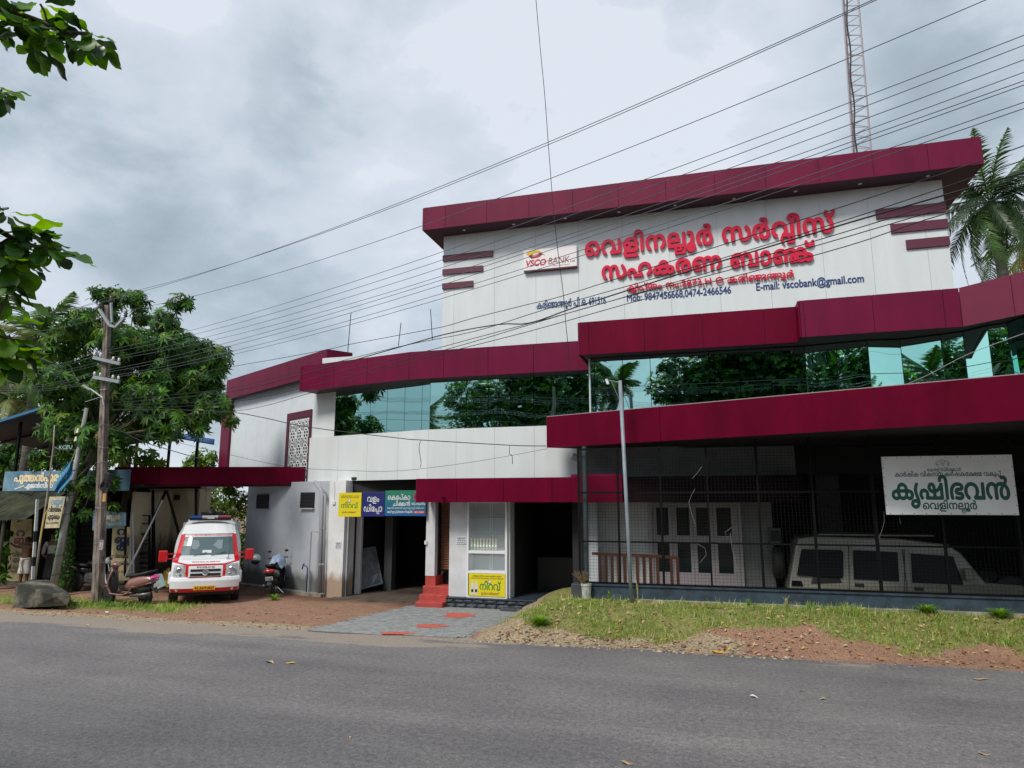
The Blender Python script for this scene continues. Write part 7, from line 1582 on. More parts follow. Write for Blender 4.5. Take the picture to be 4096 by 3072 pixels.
cable([(445, 1660), (900, 1650), (1250, 1570), (1600, 1458), (2100, 1330), (2600, 1190), (3000, 1090), (3400, 981), (3700, 880), (4150, 750)], 'lowest slack black cable that sags over the maroon fascia')
cable([(446, 1640), (700, 1640), (925, 1649), (1060, 1672), (1238, 1709), (1600, 1753), (1684, 1760), (2039, 1781), (2184, 1784)], 'twisted service cable running from the pole to the balcony corner', .011, ((PB.x, PB.y - .1), (-3.9, 16.9)))
cable([(450, 1720), (700, 1768), (872, 1808), (1147, 1866), (1400, 1882), (1600, 1883), (1891, 1848), (2190, 1795)], 'thin lower service wire sagging over the plain white wall', .005, ((PB.x, PB.y - .1), (-3.9, 16.9)))
cable([(1684, 1762), (1676, 1790), (1684, 1850), (1680, 1870)], 'short slack end hanging from the service cable, left of two', .008, ((PB.x, PB.y - .12), (-3.9, 16.88)))
cable([(2040, 1782), (2038, 1815), (2048, 1822), (2050, 1856)], 'short slack end hanging from the service cable, right of two', .008, ((PB.x, PB.y - .12), (-3.9, 16.88)))
cable([(2140, -80), (2144, 0), (2165, 234), (2179, 380), (2193, 570), (2203, 703), (2215, 855), (2231, 1000), (2254, 1181), (2264, 1300), (2271, 1374), (2279, 1492)], 'single thin cable hanging almost straight down from the top of the picture', .009, ((-12, 16.4), (4, 16.0)))
cable([(446, 1700), (560, 1762), (680, 1800), (800, 1835)], 'slack dark cable drooping from the pole under the tree toward the canopy posts', .01)
cable([(3629, 1536), (3720, 1496), (3870, 1418), (4096, 1334), (4200, 1300)], 'pale cable slanting up across the mirror glass at right', .006, ((-2, 15.7), (8, 11.95)), mat('pale_cable', (.3, .3, .3), .5))

# lattice mast behind the bank
ms = thing('lattice_mast', 'tall slim guyed lattice mast rising behind the bank roof at right', 'mast', (5.4, 27, 10)); mm_ = mat('mast_paint', (.34, .30, .32), .5, metal=.3)
b0 = pY(3440, 640, 27); t0 = pY(3393, 0, 27); dz = (t0 - b0); topm = b0 + dz * 1.7; base_m = b0 - dz * .45
def leg(k, t): 
    a_ = R(90 + 120 * k + 14); w = .42 - .10 * t; c = base_m.lerp(topm, t); return c + Vector((w * math.cos(a_), w * math.sin(a_), 0))
for k in range(3): MB().tube([leg(k, t) for t in np.linspace(0, 1, 12)], .035, 6).build('leg', mm_, ms)
nb_ = 34
for i in range(nb_):
    for k in range(3):
        a_, b2 = leg(k, i / nb_), leg((k + 1) % 3, (i + 1) / nb_); mb = MB(); mb.bar(a_, b2, .018); mb.bar(leg(k, i / nb_), leg((k + 1) % 3, i / nb_), .018); mb.build('lattice_bar', mm_, ms)
MB().tube([leg(1, t) + Vector((.12 + .03 * math.sin(t * 40), -.05, 0)) for t in np.linspace(0.1, 1, 60)], .03, 6).build('feeder_cable', cable_m, ms)
# ------------------------------------------------------------------ foliage
leafd = mat('leaf_dark', (.024, .075, .014), .5, var=.5, vscale=2.2, spec=.2, transl=.15)
leafm = mat('leaf_mid', (.07, .18, .02), .5, var=.45, vscale=2.2, spec=.2, transl=.22)
leafy = mat('leaf_yellow_green', (.14, .22, .025), .45, var=.35, vscale=3, transl=.35)
leafb = mat('leaf_browned', (.20, .13, .04), .7, var=.4, vscale=4)
bark = mat('bark', (.10, .08, .06), .9, var=.5, vscale=4, stretch=(1, 1, .3), bump=.6, bscale=14)
def basis(n_, seed_v):
    """n_ (m,3) normals -> orthonormal frames (m,3,3) with columns a, b, n"""
    n_ = n_ / np.linalg.norm(n_, axis=1, keepdims=True); a = np.cross(n_, seed_v); a /= (np.linalg.norm(a, axis=1, keepdims=True) + 1e-9); b = np.cross(n_, a); return np.stack([a, b, n_], 2)
def scatter(name, pos, frames, scale, protoV, protoF, mats, mi, parent, stuff=True, label=None):
    m_ = len(pos); k = len(protoV); V = np.einsum('mij,kj->mki', frames, protoV) * scale[:, None, None] + pos[:, None, :]
    off = OFF.get(parent.name, (0, 0, 0)) if parent else (0, 0, 0)
    V = V.reshape(-1, 3) - np.array(off); Fq = (protoF[None] + (np.arange(m_) * k)[:, None, None]).reshape(-1, protoF.shape[1])
    me = rawmesh(name, V, Fq, mats, protoF.shape[1], False, np.repeat(mi, len(protoF))); ob = bpy.data.objects.new(name, me); COL.objects.link(ob)
    if parent: ob.parent = parent
    if stuff: kind(ob, 'stuff')
    if label: ob['label'] = label
    return ob
def leaflet(L_, w, droop=.25, fold=.12):
    return np.array([(0, 0, 0), (w * .5, L_ * .45, -droop * L_ * .25 + fold * w), (0, L_ * .5, -droop * L_ * .25 - 0), (-w * .5, L_ * .45, -droop * L_ * .25 + fold * w), (0, L_, -droop * L_)]), np.array([(0, 1, 4, 2), (0, 2, 4, 3)])
def palmate(n, L_, w, spread=2.6, droop=.35):
    Vs, Fs = [], []
    for k in range(n):
        a = -spread + 2 * spread * k / (n - 1); v, f = leaflet(L_ * (1 - .25 * abs(a) / spread), w, droop); ca, sa = math.cos(a), math.sin(a)
        v2 = v.copy(); v2[:, 0] = v[:, 0] * ca + v[:, 1] * sa; v2[:, 1] = -v[:, 0] * sa + v[:, 1] * ca; Fs.append(f + len(Vs) * 5); Vs.append(v2)
    return np.vstack(Vs), np.vstack(Fs)
def pick(n, ws): return rng.choice(len(ws), n, p=np.array(ws) / sum(ws))
def blob_points(blobs, dens, shell=.45, gap=0.):
    P, Nn = [], []
    for (c, r) in blobs:
        n = max(4, int(dens * (r[0] * r[2]))); d = rng.normal(size=(n, 3)); d /= np.linalg.norm(d, axis=1, keepdims=True)
        rr = shell + (1 - shell) * rng.random(n) ** .6; p = np.array(c) + d * rr[:, None] * np.array(r); P.append(p); Nn.append(d)
    return np.vstack(P), np.vstack(Nn)
PF7 = palmate(7, .25, .070)
# big tree
bt_ = thing('shade_tree', 'big dark leafy tree with hand shaped drooping leaves around the electricity pole', 'tree', tuple(pY(250, 2360, 16.6)))
blb = [(400, 1170, 45), (470, 1185, 55), (545, 1195, 50), (575, 1270, 55), (722, 1210, 48), (660, 1290, 60), (760, 1400, 85), (868, 1450, 48), (705, 1480, 105), (597, 1420, 105), (488, 1371, 105), (380, 1330, 100), (290, 1300, 70), (240, 1380, 70), (325, 1470, 110), (215, 1530, 85), (140, 1490, 50), (488, 1540, 115), (610, 1590, 115), (740, 1580, 105), (850, 1620, 65), (930, 1690, 28), (787, 1690, 65), (660, 1700, 80), (560, 1690, 80), (298, 1588, 85), (190, 1724, 50), (165, 1832, 50), (380, 1741, 60), (353, 1832, 45), (300, 1790, 50), (461, 1800, 45), (440, 1700, 80), (700, 1370, 70), (820, 1520, 70), (430, 1255, 60), (330, 1260, 45), (800, 1650, 60), (450, 1930, 26), (350, 1930, 38), (300, 2000, 22), (330, 2050, 22), (455, 2030, 22), (400, 1890, 35), (260, 1700, 70), (340, 1680, 75), (420, 1760, 62), (300, 1880, 42), (360, 1965, 32), (280, 1940, 24), (340, 1780, 60), (250, 1790, 45), (470, 1750, 50), (230, 1640, 60)]
B_ = []
for k, (u, v, r) in enumerate(blb):
    Yb = 16.6 + .8 * math.sin(k * 2.4); p = pY(u, v, Yb); rm = r / 138.0; B_.append(((p.x, p.y, p.z), (rm, rm * 1.15, rm * .95)))
    if r > 80: B_.append(((p.x - .2, p.y + 1.3, p.z), (rm, rm, rm)))
P, Nn = blob_points(B_, 330, .2)
dn = Nn * .6 + np.array([0, -.35, .45]) + rng.normal(size=Nn.shape) * .35
sv_ = np.tile(np.array([[0., 0., 1.]]), (len(P), 1)) + rng.normal(size=P.shape) * .25
Fm = basis(dn, sv_)     # the y axis of the leaf hangs down and outward
# flip so that leaflets point downwards
flipm = Fm[:, 2, 1] > 0; Fm[flipm, :, 1] *= -1; Fm[flipm, :, 0] *= -1
mi = pick(len(P), [.62, .33, .04, .01]); lo = (P[:, 0] < pY(420, 1500, 16.6).x); mi = np.where(lo & (rng.random(len(P)) < .45), pick(len(P), [.1, .6, .3, .0]), mi)
scatter('crown', P, Fm, rng.uniform(.75, 1.25, len(P)), *PF7, [leafd, leafm, leafy, leafb], mi, bt_)
tr = MB(); tb = pY(250, 2370, 16.6); tm = pY(268, 2050, 16.6); tt = pY(400, 1750, 16.7)
tr.tube([tb, tb.lerp(tm, .5), tm, pY(330, 1900, 16.7), tt], [.17, .15, .13, .11, .10], 12)
for (c, r) in B_[::2]: c = Vector(c); m1 = tt.lerp(c, .45) + Vector((0, .2, -.15)); tr.tube([tt, m1, c], [.05, .032, .012], 6)
tr.build('trunk', bark, bt_, smooth=True)
iv = rng.random((900, 2)); ang = iv[:, 0] * 6.28; hgt = iv[:, 1]
pp = np.array([tuple(tb.lerp(tm, float(h))) for h in hgt]) + np.stack([np.cos(ang) * .24, np.sin(ang) * .24, 0 * ang], 1)
iv_f = basis(np.stack([np.cos(ang), np.sin(ang), .3 + 0 * ang], 1) + rng.normal(size=(900, 3)) * .3, np.tile([[0., .1, 1.]], (900, 1)))
lv, lf = leaflet(.10, .08, .2); scatter('ivy', pp, iv_f, rng.uniform(.6, 1.2, 900), lv, lf, [leafd, leafm], pick(900, [.7, .3]), bt_)

def small_tree(name, label, blobs, dens, L_, w, ws, trunk=None, cat='tree', nleaf=5, group=None, base=None):
    base = base or (blobs[0][0][0], blobs[0][0][1], 0); t_ = thing(name, label, cat, tuple(base), group=group)
    P, Nn = blob_points(blobs, dens, .3); Fm = basis(Nn + np.array([0, -.2, .5]) + rng.normal(size=Nn.shape) * .5, rng.normal(size=P.shape)); pv_ = palmate(nleaf, L_, w, 2.0, .3) if nleaf > 1 else leaflet(L_, w)
    scatter('foliage', P, Fm, rng.uniform(.7, 1.3, len(P)), *pv_, [leafd, leafm, leafy, leafb], pick(len(P), ws), t_)
    m_ = MB(); c0 = Vector(base); c1 = Vector(blobs[0][0]); mid_ = c0.lerp(c1, .6); m_.tube([c0, mid_, c1], [.16, .11, .06] if trunk is None else trunk, 8)
    for (c, r) in blobs[1:]: m_.tube([mid_, mid_.lerp(Vector(c), .5), Vector(c)], [.05, .035, .012], 5)
    m_.build('trunk', bark, t_, smooth=True); return t_
def pb(lst, Y, k=1.0): 
    res = []
    for (u, v, r) in lst: p = pY(u, v, Y); sc_p = FPX / (math.cos(YAW) * Y - p.x * math.sin(YAW)); res.append(((p.x, Y, p.z), (r / sc_p * k, r / sc_p * k, r / sc_p * k)))
    return res
small_tree('hedge', 'sunlit bushy green hedge seen in the gap behind the ambulance', pb([(870, 2120, 110), (820, 2000, 70), (900, 1990, 80), (960, 2020, 60), (860, 2250, 110), (960, 2200, 80), (780, 2180, 80), (840, 1930, 40), (930, 1945, 40), (800, 2290, 80), (950, 2300, 80)], 24.5), 420, .15, .085, [.05, .45, .5, .0], cat='hedge', nleaf=3)
small_tree('young_tree', 'pale green young tree showing above the van canopy', pb([(800, 1830, 42), (760, 1850, 34), (840, 1850, 34), (790, 1880, 40), (740, 1875, 22), (850, 1815, 20)], 24), 330, .22, .10, [.05, .45, .5, 0.], nleaf=3)
small_tree('papaya_tree', 'papaya plant with bright jagged leaves between pole and canopy roof posts', pb([(520, 1800, 36), (560, 1830, 32), (600, 1820, 30), (640, 1850, 22), (500, 1860, 30), (480, 1830, 30), (570, 1860, 26)], 19.2), 60, .38, .14, [.0, .3, .7, 0.], nleaf=6)
small_tree('far_tree', 'loose mid green tree far left behind the shed roof', pb([(60, 1480, 110), (-40, 1560, 120), (120, 1580, 90), (30, 1640, 100), (170, 1430, 50), (-60, 1420, 90), (140, 1680, 60)], 24), 130, .26, .10, [.4, .5, .1, 0.], nleaf=5)
small_tree('far_tree', 'dark tree filling the space under the shed roof at the far left', pb([(40, 1800, 90), (150, 1790, 80), (-40, 1860, 90), (220, 1820, 60), (100, 1860, 70), (270, 1850, 60), (330, 1780, 60), (400, 1840, 60)], 22.5), 170, .24, .10, [.75, .25, 0., 0.], nleaf=5)
small_tree('broadleaf_shrub', 'broad leaved shrub at the left edge beside the shop boards', pb([(2, 2140, 32), (10, 2200, 34), (0, 2260, 34), (6, 2310, 28), (-5, 2090, 24)], 16.6), 150, .30, .16, [.5, .5, 0., 0.], cat='shrub', nleaf=3)

def frond(L_, n=44, droop=.55, m_=None, lw=.06, ll=.72):
    """one coconut frond along +X, curving down, leaflets hanging from the midrib -> MB"""
    mb = MB(); pts = []; 
    for k in range(15): t = k / 14; pts.append(Vector((L_ * (t - .12 * t * t * droop * 2), 0, L_ * (.28 * t - droop * t * t))))
    mb.tube(pts, [.028 * (1 - t / 15) + .004 for t in range(15)], 5)
    for k in range(n):
        t = .12 + .88 * k / n; i = min(int(t * 14), 13); p = pts[i].lerp(pts[i + 1], t * 14 - i); tan = (pts[i + 1] - pts[i]).normalized()
        l_ = ll * (math.sin(math.pi * min(1, t * .86 + .16)) ** .6) * random.uniform(.85, 1.1)
        for s_ in (-1, 1):
            d = (Vector((0, s_, 0)) * .8 + tan * random.uniform(.45, .8) + Vector((0, 0, -random.uniform(.25, .75)))).normalized(); e_ = p + d * l_; mdl = p + d * l_ * .5 + Vector((0, 0, .05)); e_.z -= .10 * l_
            wv = tan * lw * .5; mb.add([p - wv, p + wv, mdl + wv, mdl - wv, e_], [(0, 1, 2, 3), (3, 2, 4)])
    return mb
def palm(label, top, base, L_, n, fm, trunk_r=.16, tilt0=-.2, nuts=True, group=None, seedv=1):
    random.seed(seedv); t_ = thing('coconut_palm', label, 'palm tree', tuple(base), group=group); top = Vector(top); base = Vector(base)
    MB().tube([base, base.lerp(top, .5) + Vector((.15, 0, 0)), top], [trunk_r * 1.2, trunk_r, trunk_r * .8], 10).build('trunk', mat('palm_trunk', (.09, .08, .07), .9, var=.4, vscale=3, stretch=(.3, .3, 4), bump=.5, bscale=8), t_, smooth=True)
    protos = [frond(L_, 54, d).mesh('frond', fm[i % len(fm)]) for i, d in enumerate((.25, .55, .85, 1.15))]
    for k in range(n):
        az = k * 2.399 + random.uniform(-.2, .2); lev = k / n; el = R(62) - lev * R(95); ob = bpy.data.objects.new('frond', protos[min(3, int(lev * 4))]); COL.objects.link(ob); ob.parent = t_
        ob.location = top - base; ob.rotation_euler = Euler((random.uniform(-.5, .5), -el + R(15), az), 'XYZ'); ob.scale = (random.uniform(.85, 1.1),) * 3
    if nuts:
        for k in range(14): a_ = k * 2.4; MB().sphere(top + Vector((math.cos(a_) * .32, math.sin(a_) * .32, -.35 - .15 * (k % 3))), .13, 10, 8, (1, 1, 1.25)).build('coconut', mat('green_coconut', (.16, .14, .05), .5, var=.3), t_, smooth=True)
    return t_
pm1 = mat('palm_leaf', (.07, .15, .035), .42, var=.4, vscale=1.5, spec=.3, transl=.25); pm2 = mat('palm_leaf_pale', (.17, .20, .07), .5, var=.3, vscale=1.5, transl=.25); pm3 = mat('palm_leaf_dark', (.03, .06, .025), .4, var=.4, transl=.15)
tp_ = pY(3960, 815, 34); palm('tall coconut palm rising behind the right end of the bank roof', tp_, (tp_.x + .4, 34, 0), 4.1, 40, [pm1, pm3, pm3, pm1], .24, seedv=4)
tp_ = pY(4170, 980, 36); palm('coconut palm with a yellowing frond cut off by the right picture edge', tp_, (tp_.x + .4, 36, 0), 3.8, 20, [pm1, pm2, mat('palm_leaf_yellow', (.42, .30, .03), .5, transl=.3), pm3], .2, seedv=9)
tp_ = pY(150, 1360, 21); palm('coconut palm with pale drooping fronds behind the big tree at left', tp_, (tp_.x, 21, 0), 2.6, 26, [pm1, pm2, pm2, pm1], .17, seedv=3)
tp_ = pY(60, 1600, 23); palm('second coconut palm low behind the shed roof at far left', tp_, (tp_.x, 23, 0), 2.8, 18, [pm2, pm1, pm2, pm1], .17, seedv=6)
random.seed(21)
# ------------------------------------------------------------------ almond tree whose boughs hang in at the left; its crown also shows in the mirror glass
alm = thing('almond_tree', 'broad leaved almond tree beside the viewpoint, its boughs hanging in at top left', 'tree', (-8.5, 1.2, 0))
def almond_leaf(L_=.24, w=.125):
    vs, fs = [], []; nL = 7; prof = [.06, .30, .55, .82, .98, .94, .55, .0]
    for i in range(nL + 1):
        t = i / nL; hw = w / 2 * prof[i] * (1 + .06 * math.sin(i * 2.6)); z = -.16 * L_ * t * t + .01 * math.sin(i * 1.9)
        vs += [(-hw, L_ * t, z + hw * .22), (0, L_ * t, z), (hw, L_ * t, z + hw * .22)]
    for i in range(nL): a = i * 3; fs += [(a, a + 1, a + 4, a + 3), (a + 1, a + 2, a + 5, a + 4)]
    return vs, fs
al_m = [mat('almond_leaf_dark', (.018, .06, .014), .35, var=.4, vscale=12, spec=.5, transl=.16), mat('almond_leaf_mid', (.055, .16, .02), .38, var=.35, vscale=12, spec=.5, transl=.4), mat('almond_leaf_bright', (.10, .24, .02), .4, var=.2, vscale=12, transl=.55)]
lm = []
for m_ in al_m: mb = MB(); mb.add(*almond_leaf()); lm.append(mb.mesh('leaf', m_, smooth=True))
def bough(px_pts, dist, nodes, rad=.02):
    P = [at(u, v, d) for (u, v), d in zip(px_pts, dist)]; MB().tube(P, [rad * (1 - .6 * k / len(P)) for k in range(len(P))], 8).build('branch', bark, alm, smooth=True)
    for (u, v, d, n, bright) in nodes:
        c = at(u, v, d); near = min(P, key=lambda q: (q - c).length); MB().tube([near, near.lerp(c, .5) + Vector((0, 0, .02)), c], .007, 5).build('twig', bark, alm)
        for k in range(n + 3):
            az = k * 2.4 + random.uniform(-.4, .4); el = random.uniform(-.9, .35); yv = Vector((math.cos(az) * math.cos(el), math.sin(az) * math.cos(el), math.sin(el))); zv = Vector((random.uniform(-.4, .4), random.uniform(-.6, .2), 1)); xv = yv.cross(zv).normalized(); zv = xv.cross(yv)
            ob = bpy.data.objects.new('leaf', lm[(2 if random.random() < bright else (1 if random.random() < .5 else 0))]); COL.objects.link(ob); ob.parent = alm
            M_ = Matrix((xv, yv, zv)).transposed().to_4x4(); s_ = random.uniform(.55, .95); ob.matrix_basis = Matrix.Translation(c - Vector(OFF[alm.name]) + yv * .03) @ M_ @ Matrix.Scale(s_, 4)
random.seed(5)
bough([(-260, -60), (-60, 20), (90, 60), (190, 95), (270, 130), (360, 135)], [5.6, 5.6, 5.5, 5.4, 5.3, 5.3],
      [(10, 40, 5.5, 6, .5), (45, 90, 5.5, 6, .2), (95, 55, 5.5, 5, .1), (160, 15, 5.4, 2, .9), (110, 150, 5.4, 6, .2), (150, 175, 5.4, 4, .5), (195, 120, 5.4, 4, .1), (255, 140, 5.3, 5, .0), (340, 140, 5.3, 6, .2), (365, 155, 5.3, 5, .3), (-40, 110, 5.5, 7, .3)])
bough([(-200, 330), (-40, 350), (5, 370)], [5.8, 5.8, 5.8], [(5, 365, 5.8, 4, .1), (-30, 345, 5.8, 4, .1)])
bough([(-220, 820), (-40, 900), (60, 960), (140, 985), (215, 1000)], [5.0, 5.0, 5.0, 5.0, 5.0],
      [(15, 850, 5.0, 5, .3), (40, 950, 5.0, 7, .15), (95, 930, 5.0, 6, .2), (140, 980, 5.0, 6, .0), (200, 985, 5.0, 5, .5), (225, 1010, 5.0, 5, .5), (75, 1040, 5.0, 6, .2), (20, 1060, 5.0, 6, .1), (-10, 980, 5.0, 6, .2)])
bough([(-200, 1280), (-20, 1330), (45, 1360)], [4.8, 4.8, 4.8], [(25, 1350, 4.8, 6, .8), (60, 1385, 4.8, 6, .8), (-10, 1420, 4.8, 6, .6), (70, 1440, 4.8, 4, .9), (0, 1300, 4.8, 4, .3), (10, 1120, 4.9, 5, .2), (30, 1180, 4.9, 4, .4)])
mb = MB(); mb.tube([(-8.5, 1.2, .3), (-8.6, .9, 3), (-8.2, .2, 6), (-8.5, -1, 9)], [.35, .28, .2, .1], 12)
hubs = [at(-260, -60, 5.6), at(-200, 330, 5.8), at(-220, 820, 5.0), at(-200, 1280, 4.8)]
for h_ in hubs: mb.tube([(-8.5, .8, max(2.4, h_.z - .9)), ((h_.x - 8.5) / 2, (h_.y + .8) / 2, h_.z - .1), h_], [.09, .05, .022], 8)
mb.build('trunk', bark, alm, smooth=True)
av, af = almond_leaf(); av = np.array(av); af = np.array(af)
ros_v, ros_f = [], []
for k in range(5):
    a_ = k * 1.256; c, s_ = math.cos(a_), math.sin(a_); v2 = av[::1].copy(); v2[:, 0], v2[:, 1] = av[:, 0] * c + av[:, 1] * s_, -av[:, 0] * s_ + av[:, 1] * c; ros_f.append(af + len(av) * k); ros_v.append(v2)
ros_v = np.vstack(ros_v); ros_f = np.vstack(ros_f)
lo_v = np.array([(0, 0, 0), (.07, .13, 0), (0, .26, -.05), (-.07, .13, 0)]); rv, rf = [], []
for k in range(5):
    a_ = k * 1.256; c, s_ = math.cos(a_), math.sin(a_); v2 = lo_v.copy(); v2[:, 0], v2[:, 1] = lo_v[:, 0] * c + lo_v[:, 1] * s_, -lo_v[:, 0] * s_ + lo_v[:, 1] * c; rv.append(v2); rf.append(np.array([(0, 1, 2, 3)]) + 4 * k)
rv = np.vstack(rv); rf = np.vstack(rf)
def crown(parent, blobs, dens, ws=(.5, .4, .1), name='crown'):
    P, Nn = blob_points(blobs, dens, .25); Fm = basis(Nn * .5 + np.array([0, 0, .8]) + rng.normal(size=Nn.shape) * .4, rng.normal(size=P.shape)); scatter(name, P, Fm, rng.uniform(.7, 1.2, len(P)), rv, rf, al_m, pick(len(P), ws), parent)
crown(alm, [((-9, -3.5, 8.5), (2.8, 2.2, 2.2)), ((-12.5, -4, 8), (2.3, 2.2, 2.4)), ((-14.8, -4.5, 9), (1.6, 1.8, 2)), ((-6.8, -4, 7.5), (1.5, 1.8, 2)), ((-10.5, -4.5, 11), (3, 2.4, 2)), ((-8.5, -4, 5.6), (2.0, 1.6, 1.3)), ((-12.5, -5, 5.5), (2.2, 1.6, 1.4)), ((-16, -5, 6.6), (1.3, 1.5, 1.2)), ((-10, -4.5, 8), (4, 1.6, 3.4)), ((-7, -4.5, 9.5), (1.8, 1.6, 2)), ((-9, -5, 6), (3.6, 1.4, 2))], 150)
def back_tree(label, base, blobs, dens, ws=(.5, .4, .1)):
    t_ = thing('roadside_tree', label, 'tree', base, group='trees behind the viewpoint mirrored in the glass'); crown(t_, blobs, dens, ws); m_ = MB(); b = Vector(base); c = Vector(blobs[0][0]); m_.tube([b, b.lerp(c, .5), c], [.3, .22, .1], 10)
    for (q, r) in blobs[1:]: m_.tube([b.lerp(c, .6), Vector(q)], [.1, .03], 6)
    m_.build('trunk', bark, t_, smooth=True)
back_tree('tall tree behind the viewpoint seen only as a dark reflection in the right mirror glass', (2.2, -5.5, .8), [((1.5, -5.5, 8), (2.8, 2, 2.4)), ((4.2, -5.5, 8.5), (2, 2, 2.4)), ((-.8, -5.2, 8.6), (1.5, 1.6, 1.5)), ((2.5, -5.5, 10.8), (3, 2, 1.6)), ((-2.4, -5, 8.9), (1.0, 1.2, .9)), ((4.8, -5.5, 5.8), (2.2, 1.8, 1.6)), ((1.2, -6, 5.4), (2.4, 1.5, 1.4)), ((2, -6, 8), (4.2, 1.5, 3)), ((-1.6, -5.5, 7.2), (1.5, 1.4, 1.4)), ((-.5, -5.5, 10), (2.0, 1.5, 1.4)), ((5.5, -6, 9.6), (2.2, 1.6, 2)), ((4, -6, 10.5), (3, 1.6, 1.5))], 190)
back_tree('tree behind the viewpoint mirrored at the left end of the glass strip', (-24, -5, .8), [((-24, -5, 7.6), (2.2, 2, 2.2)), ((-26.5, -5, 8), (2.2, 2, 2.4)), ((-22.2, -5, 6.2), (1.4, 1.5, 1.2))], 100, (.3, .5, .2))
palm('coconut palm behind the viewpoint mirrored in the left glass', (-18.6, -6, 8.0), (-18.4, -6, .8), 2.6, 20, [pm1, pm1, pm2, pm3], seedv=12)
palm('coconut palm behind the viewpoint mirrored at the end of the right glass', (-5.3, -7, 9.6), (-5.2, -7, .8), 2.0, 18, [pm1, pm1, pm2, pm3], seedv=15)
palm('coconut palm behind the viewpoint far to the right', (17, -9, 8.2), (17, -9, .8), 2.8, 20, [pm1, pm1, pm2, pm3], seedv=17)
random.seed(33)
hs = thing('tiled_house', 'low house with a tiled roof behind the viewpoint, seen only mirrored in the glass', 'building', (-1, -9, 1))
MB().box(-6.0, 5.5, -13, -9, .9, 4.6).build('wall', mat('ochre_wall', (.30, .24, .16), .9, var=.2), hs); MB().prism([(-8.3, 4.5), (-13.7, 4.5), (-11, 6.4)], -6.6, 6.1, lambda a_, b2, d: (d, a_, b2)).build('roof', mat('clay_tiles', (.14, .07, .045), .85, var=.4, vscale=9), hs)
for xw in (-4.2, -.5, 3): f_ = MB().box(xw, xw + 1.1, -8.99, -8.93, 1.9, 3.2).build('window', interior, hs)
# ------------------------------------------------------------------ ground cover
def verge_z(x, y): return gh(x, y)
nb = 60000; x = rng.uniform(-18.2, 9.5, nb * 3); y = rng.uniform(13.5, 15.6, nb * 3); g_, w_, t_ = zones(x, y); pn = g_ * (.18 + .82 * (fbm(x * 2.2, y * 2.2, 9) > -.5)); lim = np.where(x > -3, 15.43, 15.6); k_ = (rng.random(nb * 3) < pn * .9) & (y < lim); x, y = x[k_][:nb], y[k_][:nb]
z = verge_z(x, y); P = np.stack([x, y, z - .005], 1); n_ = len(P)
tall = (rng.random(n_) < .06) | (fbm(x * 1.3, y * 1.3, 12) > 1.05); hgt = np.where(tall, rng.uniform(.10, .20, n_), rng.uniform(.03, .075, n_)); az = rng.uniform(0, 6.28, n_); ln_ = rng.uniform(.1, .8, n_)
d = np.stack([np.cos(az) * ln_, np.sin(az) * ln_, np.ones(n_)], 1); d /= np.linalg.norm(d, axis=1, keepdims=True); sd_ = np.stack([-np.sin(az), np.cos(az), 0 * az], 1); wv = (.0045 + .05 * hgt)[:, None] * sd_ * .6
V = np.stack([P - wv, P + wv, P + d * hgt[:, None] + np.stack([np.cos(az), np.sin(az), 0 * az], 1) * (hgt * ln_ * .5)[:, None]], 1).reshape(-1, 3)
gm = [mat('grass_green', (.16, .33, .03), .6, var=.3, vscale=6, transl=.3), mat('grass_yellow', (.34, .38, .09), .7, var=.3, vscale=6, transl=.3), mat('grass_straw', (.48, .42, .20), .8)]
me = rawmesh('verge_grass', V, np.arange(len(V)).reshape(-1, 3), gm, 3, False, np.where(rng.random(n_) < .5, 0, np.where(rng.random(n_) < .6, 1, 2)))
gr_o = bpy.data.objects.new('verge_grass', me); COL.objects.link(gr_o); kind(gr_o, 'stuff'); tag(gr_o, 'patchy green and yellow grass on the raised verge', 'grass')
# stones and grit
def rock_proto():
    v = np.array([(math.cos(a_) * r_, math.sin(a_) * r_, z_) for z_, r_, n in ((-.25, .8, 0), (.15, 1, 1), (.5, .55, 2)) for a_ in np.linspace(0, 6.28, 6)[:5] + n * .3]); f = []
    for i in range(2):
        for k in range(5): f.append((i * 5 + k, i * 5 + (k + 1) % 5, (i + 1) * 5 + (k + 1) % 5, (i + 1) * 5 + k))
    f.append((10, 11, 12, 13)); f.append((10, 13, 14, 14)); return v, np.array(f)
rpv, rpf = rock_proto(); rpf = rpf[:-1]; rpf = np.vstack([rpf, [[10, 13, 14, 12]]])[:11]
n_ = 5200; x = rng.uniform(-20, 9, n_); y = 13.15 + rng.random(n_) ** 1.6 * 2.9; inp = (x > -8.5) & (x < -4.3); keep = ~inp | (y < 13.3); edge = (x > -4.6) & (x < 1.2) & (y < 13.9); keep &= (rng.random(n_) < np.where(edge, 1.0, .38)) & (y > edgeY(x) - .1); x, y = x[keep], y[keep]; edge = edge[keep]
sz = np.where(edge, rng.uniform(.012, .045, len(x)), rng.uniform(.008, .026, len(x))) * np.where(rng.random(len(x)) < .05, 1.8, 1); P = np.stack([x, y, verge_z(x, y) + sz * .15 + .008], 1); a_ = rng.uniform(0, 6.28, len(x)); c, s_ = np.cos(a_), np.sin(a_); Zz = 0 * c
Fm = np.stack([np.stack([c, -s_ * .7, Zz], 1), np.stack([s_, c * .7, Zz], 1), np.stack([Zz, Zz, Zz + .8], 1)], 1)
st_m = [mat('stone_pale', (.42, .35, .27), .9, var=.3, vscale=20), mat('stone_red', (.26, .13, .08), .9, var=.3, vscale=20), mat('stone_grey', (.20, .18, .16), .9, var=.3, vscale=20)]
o_ = scatter('verge_stones', P, Fm, sz, rpv, rpf, st_m, pick(len(P), [.45, .35, .2]), None); tag(o_, 'loose laterite grit and small stones along the road edge', 'stones')
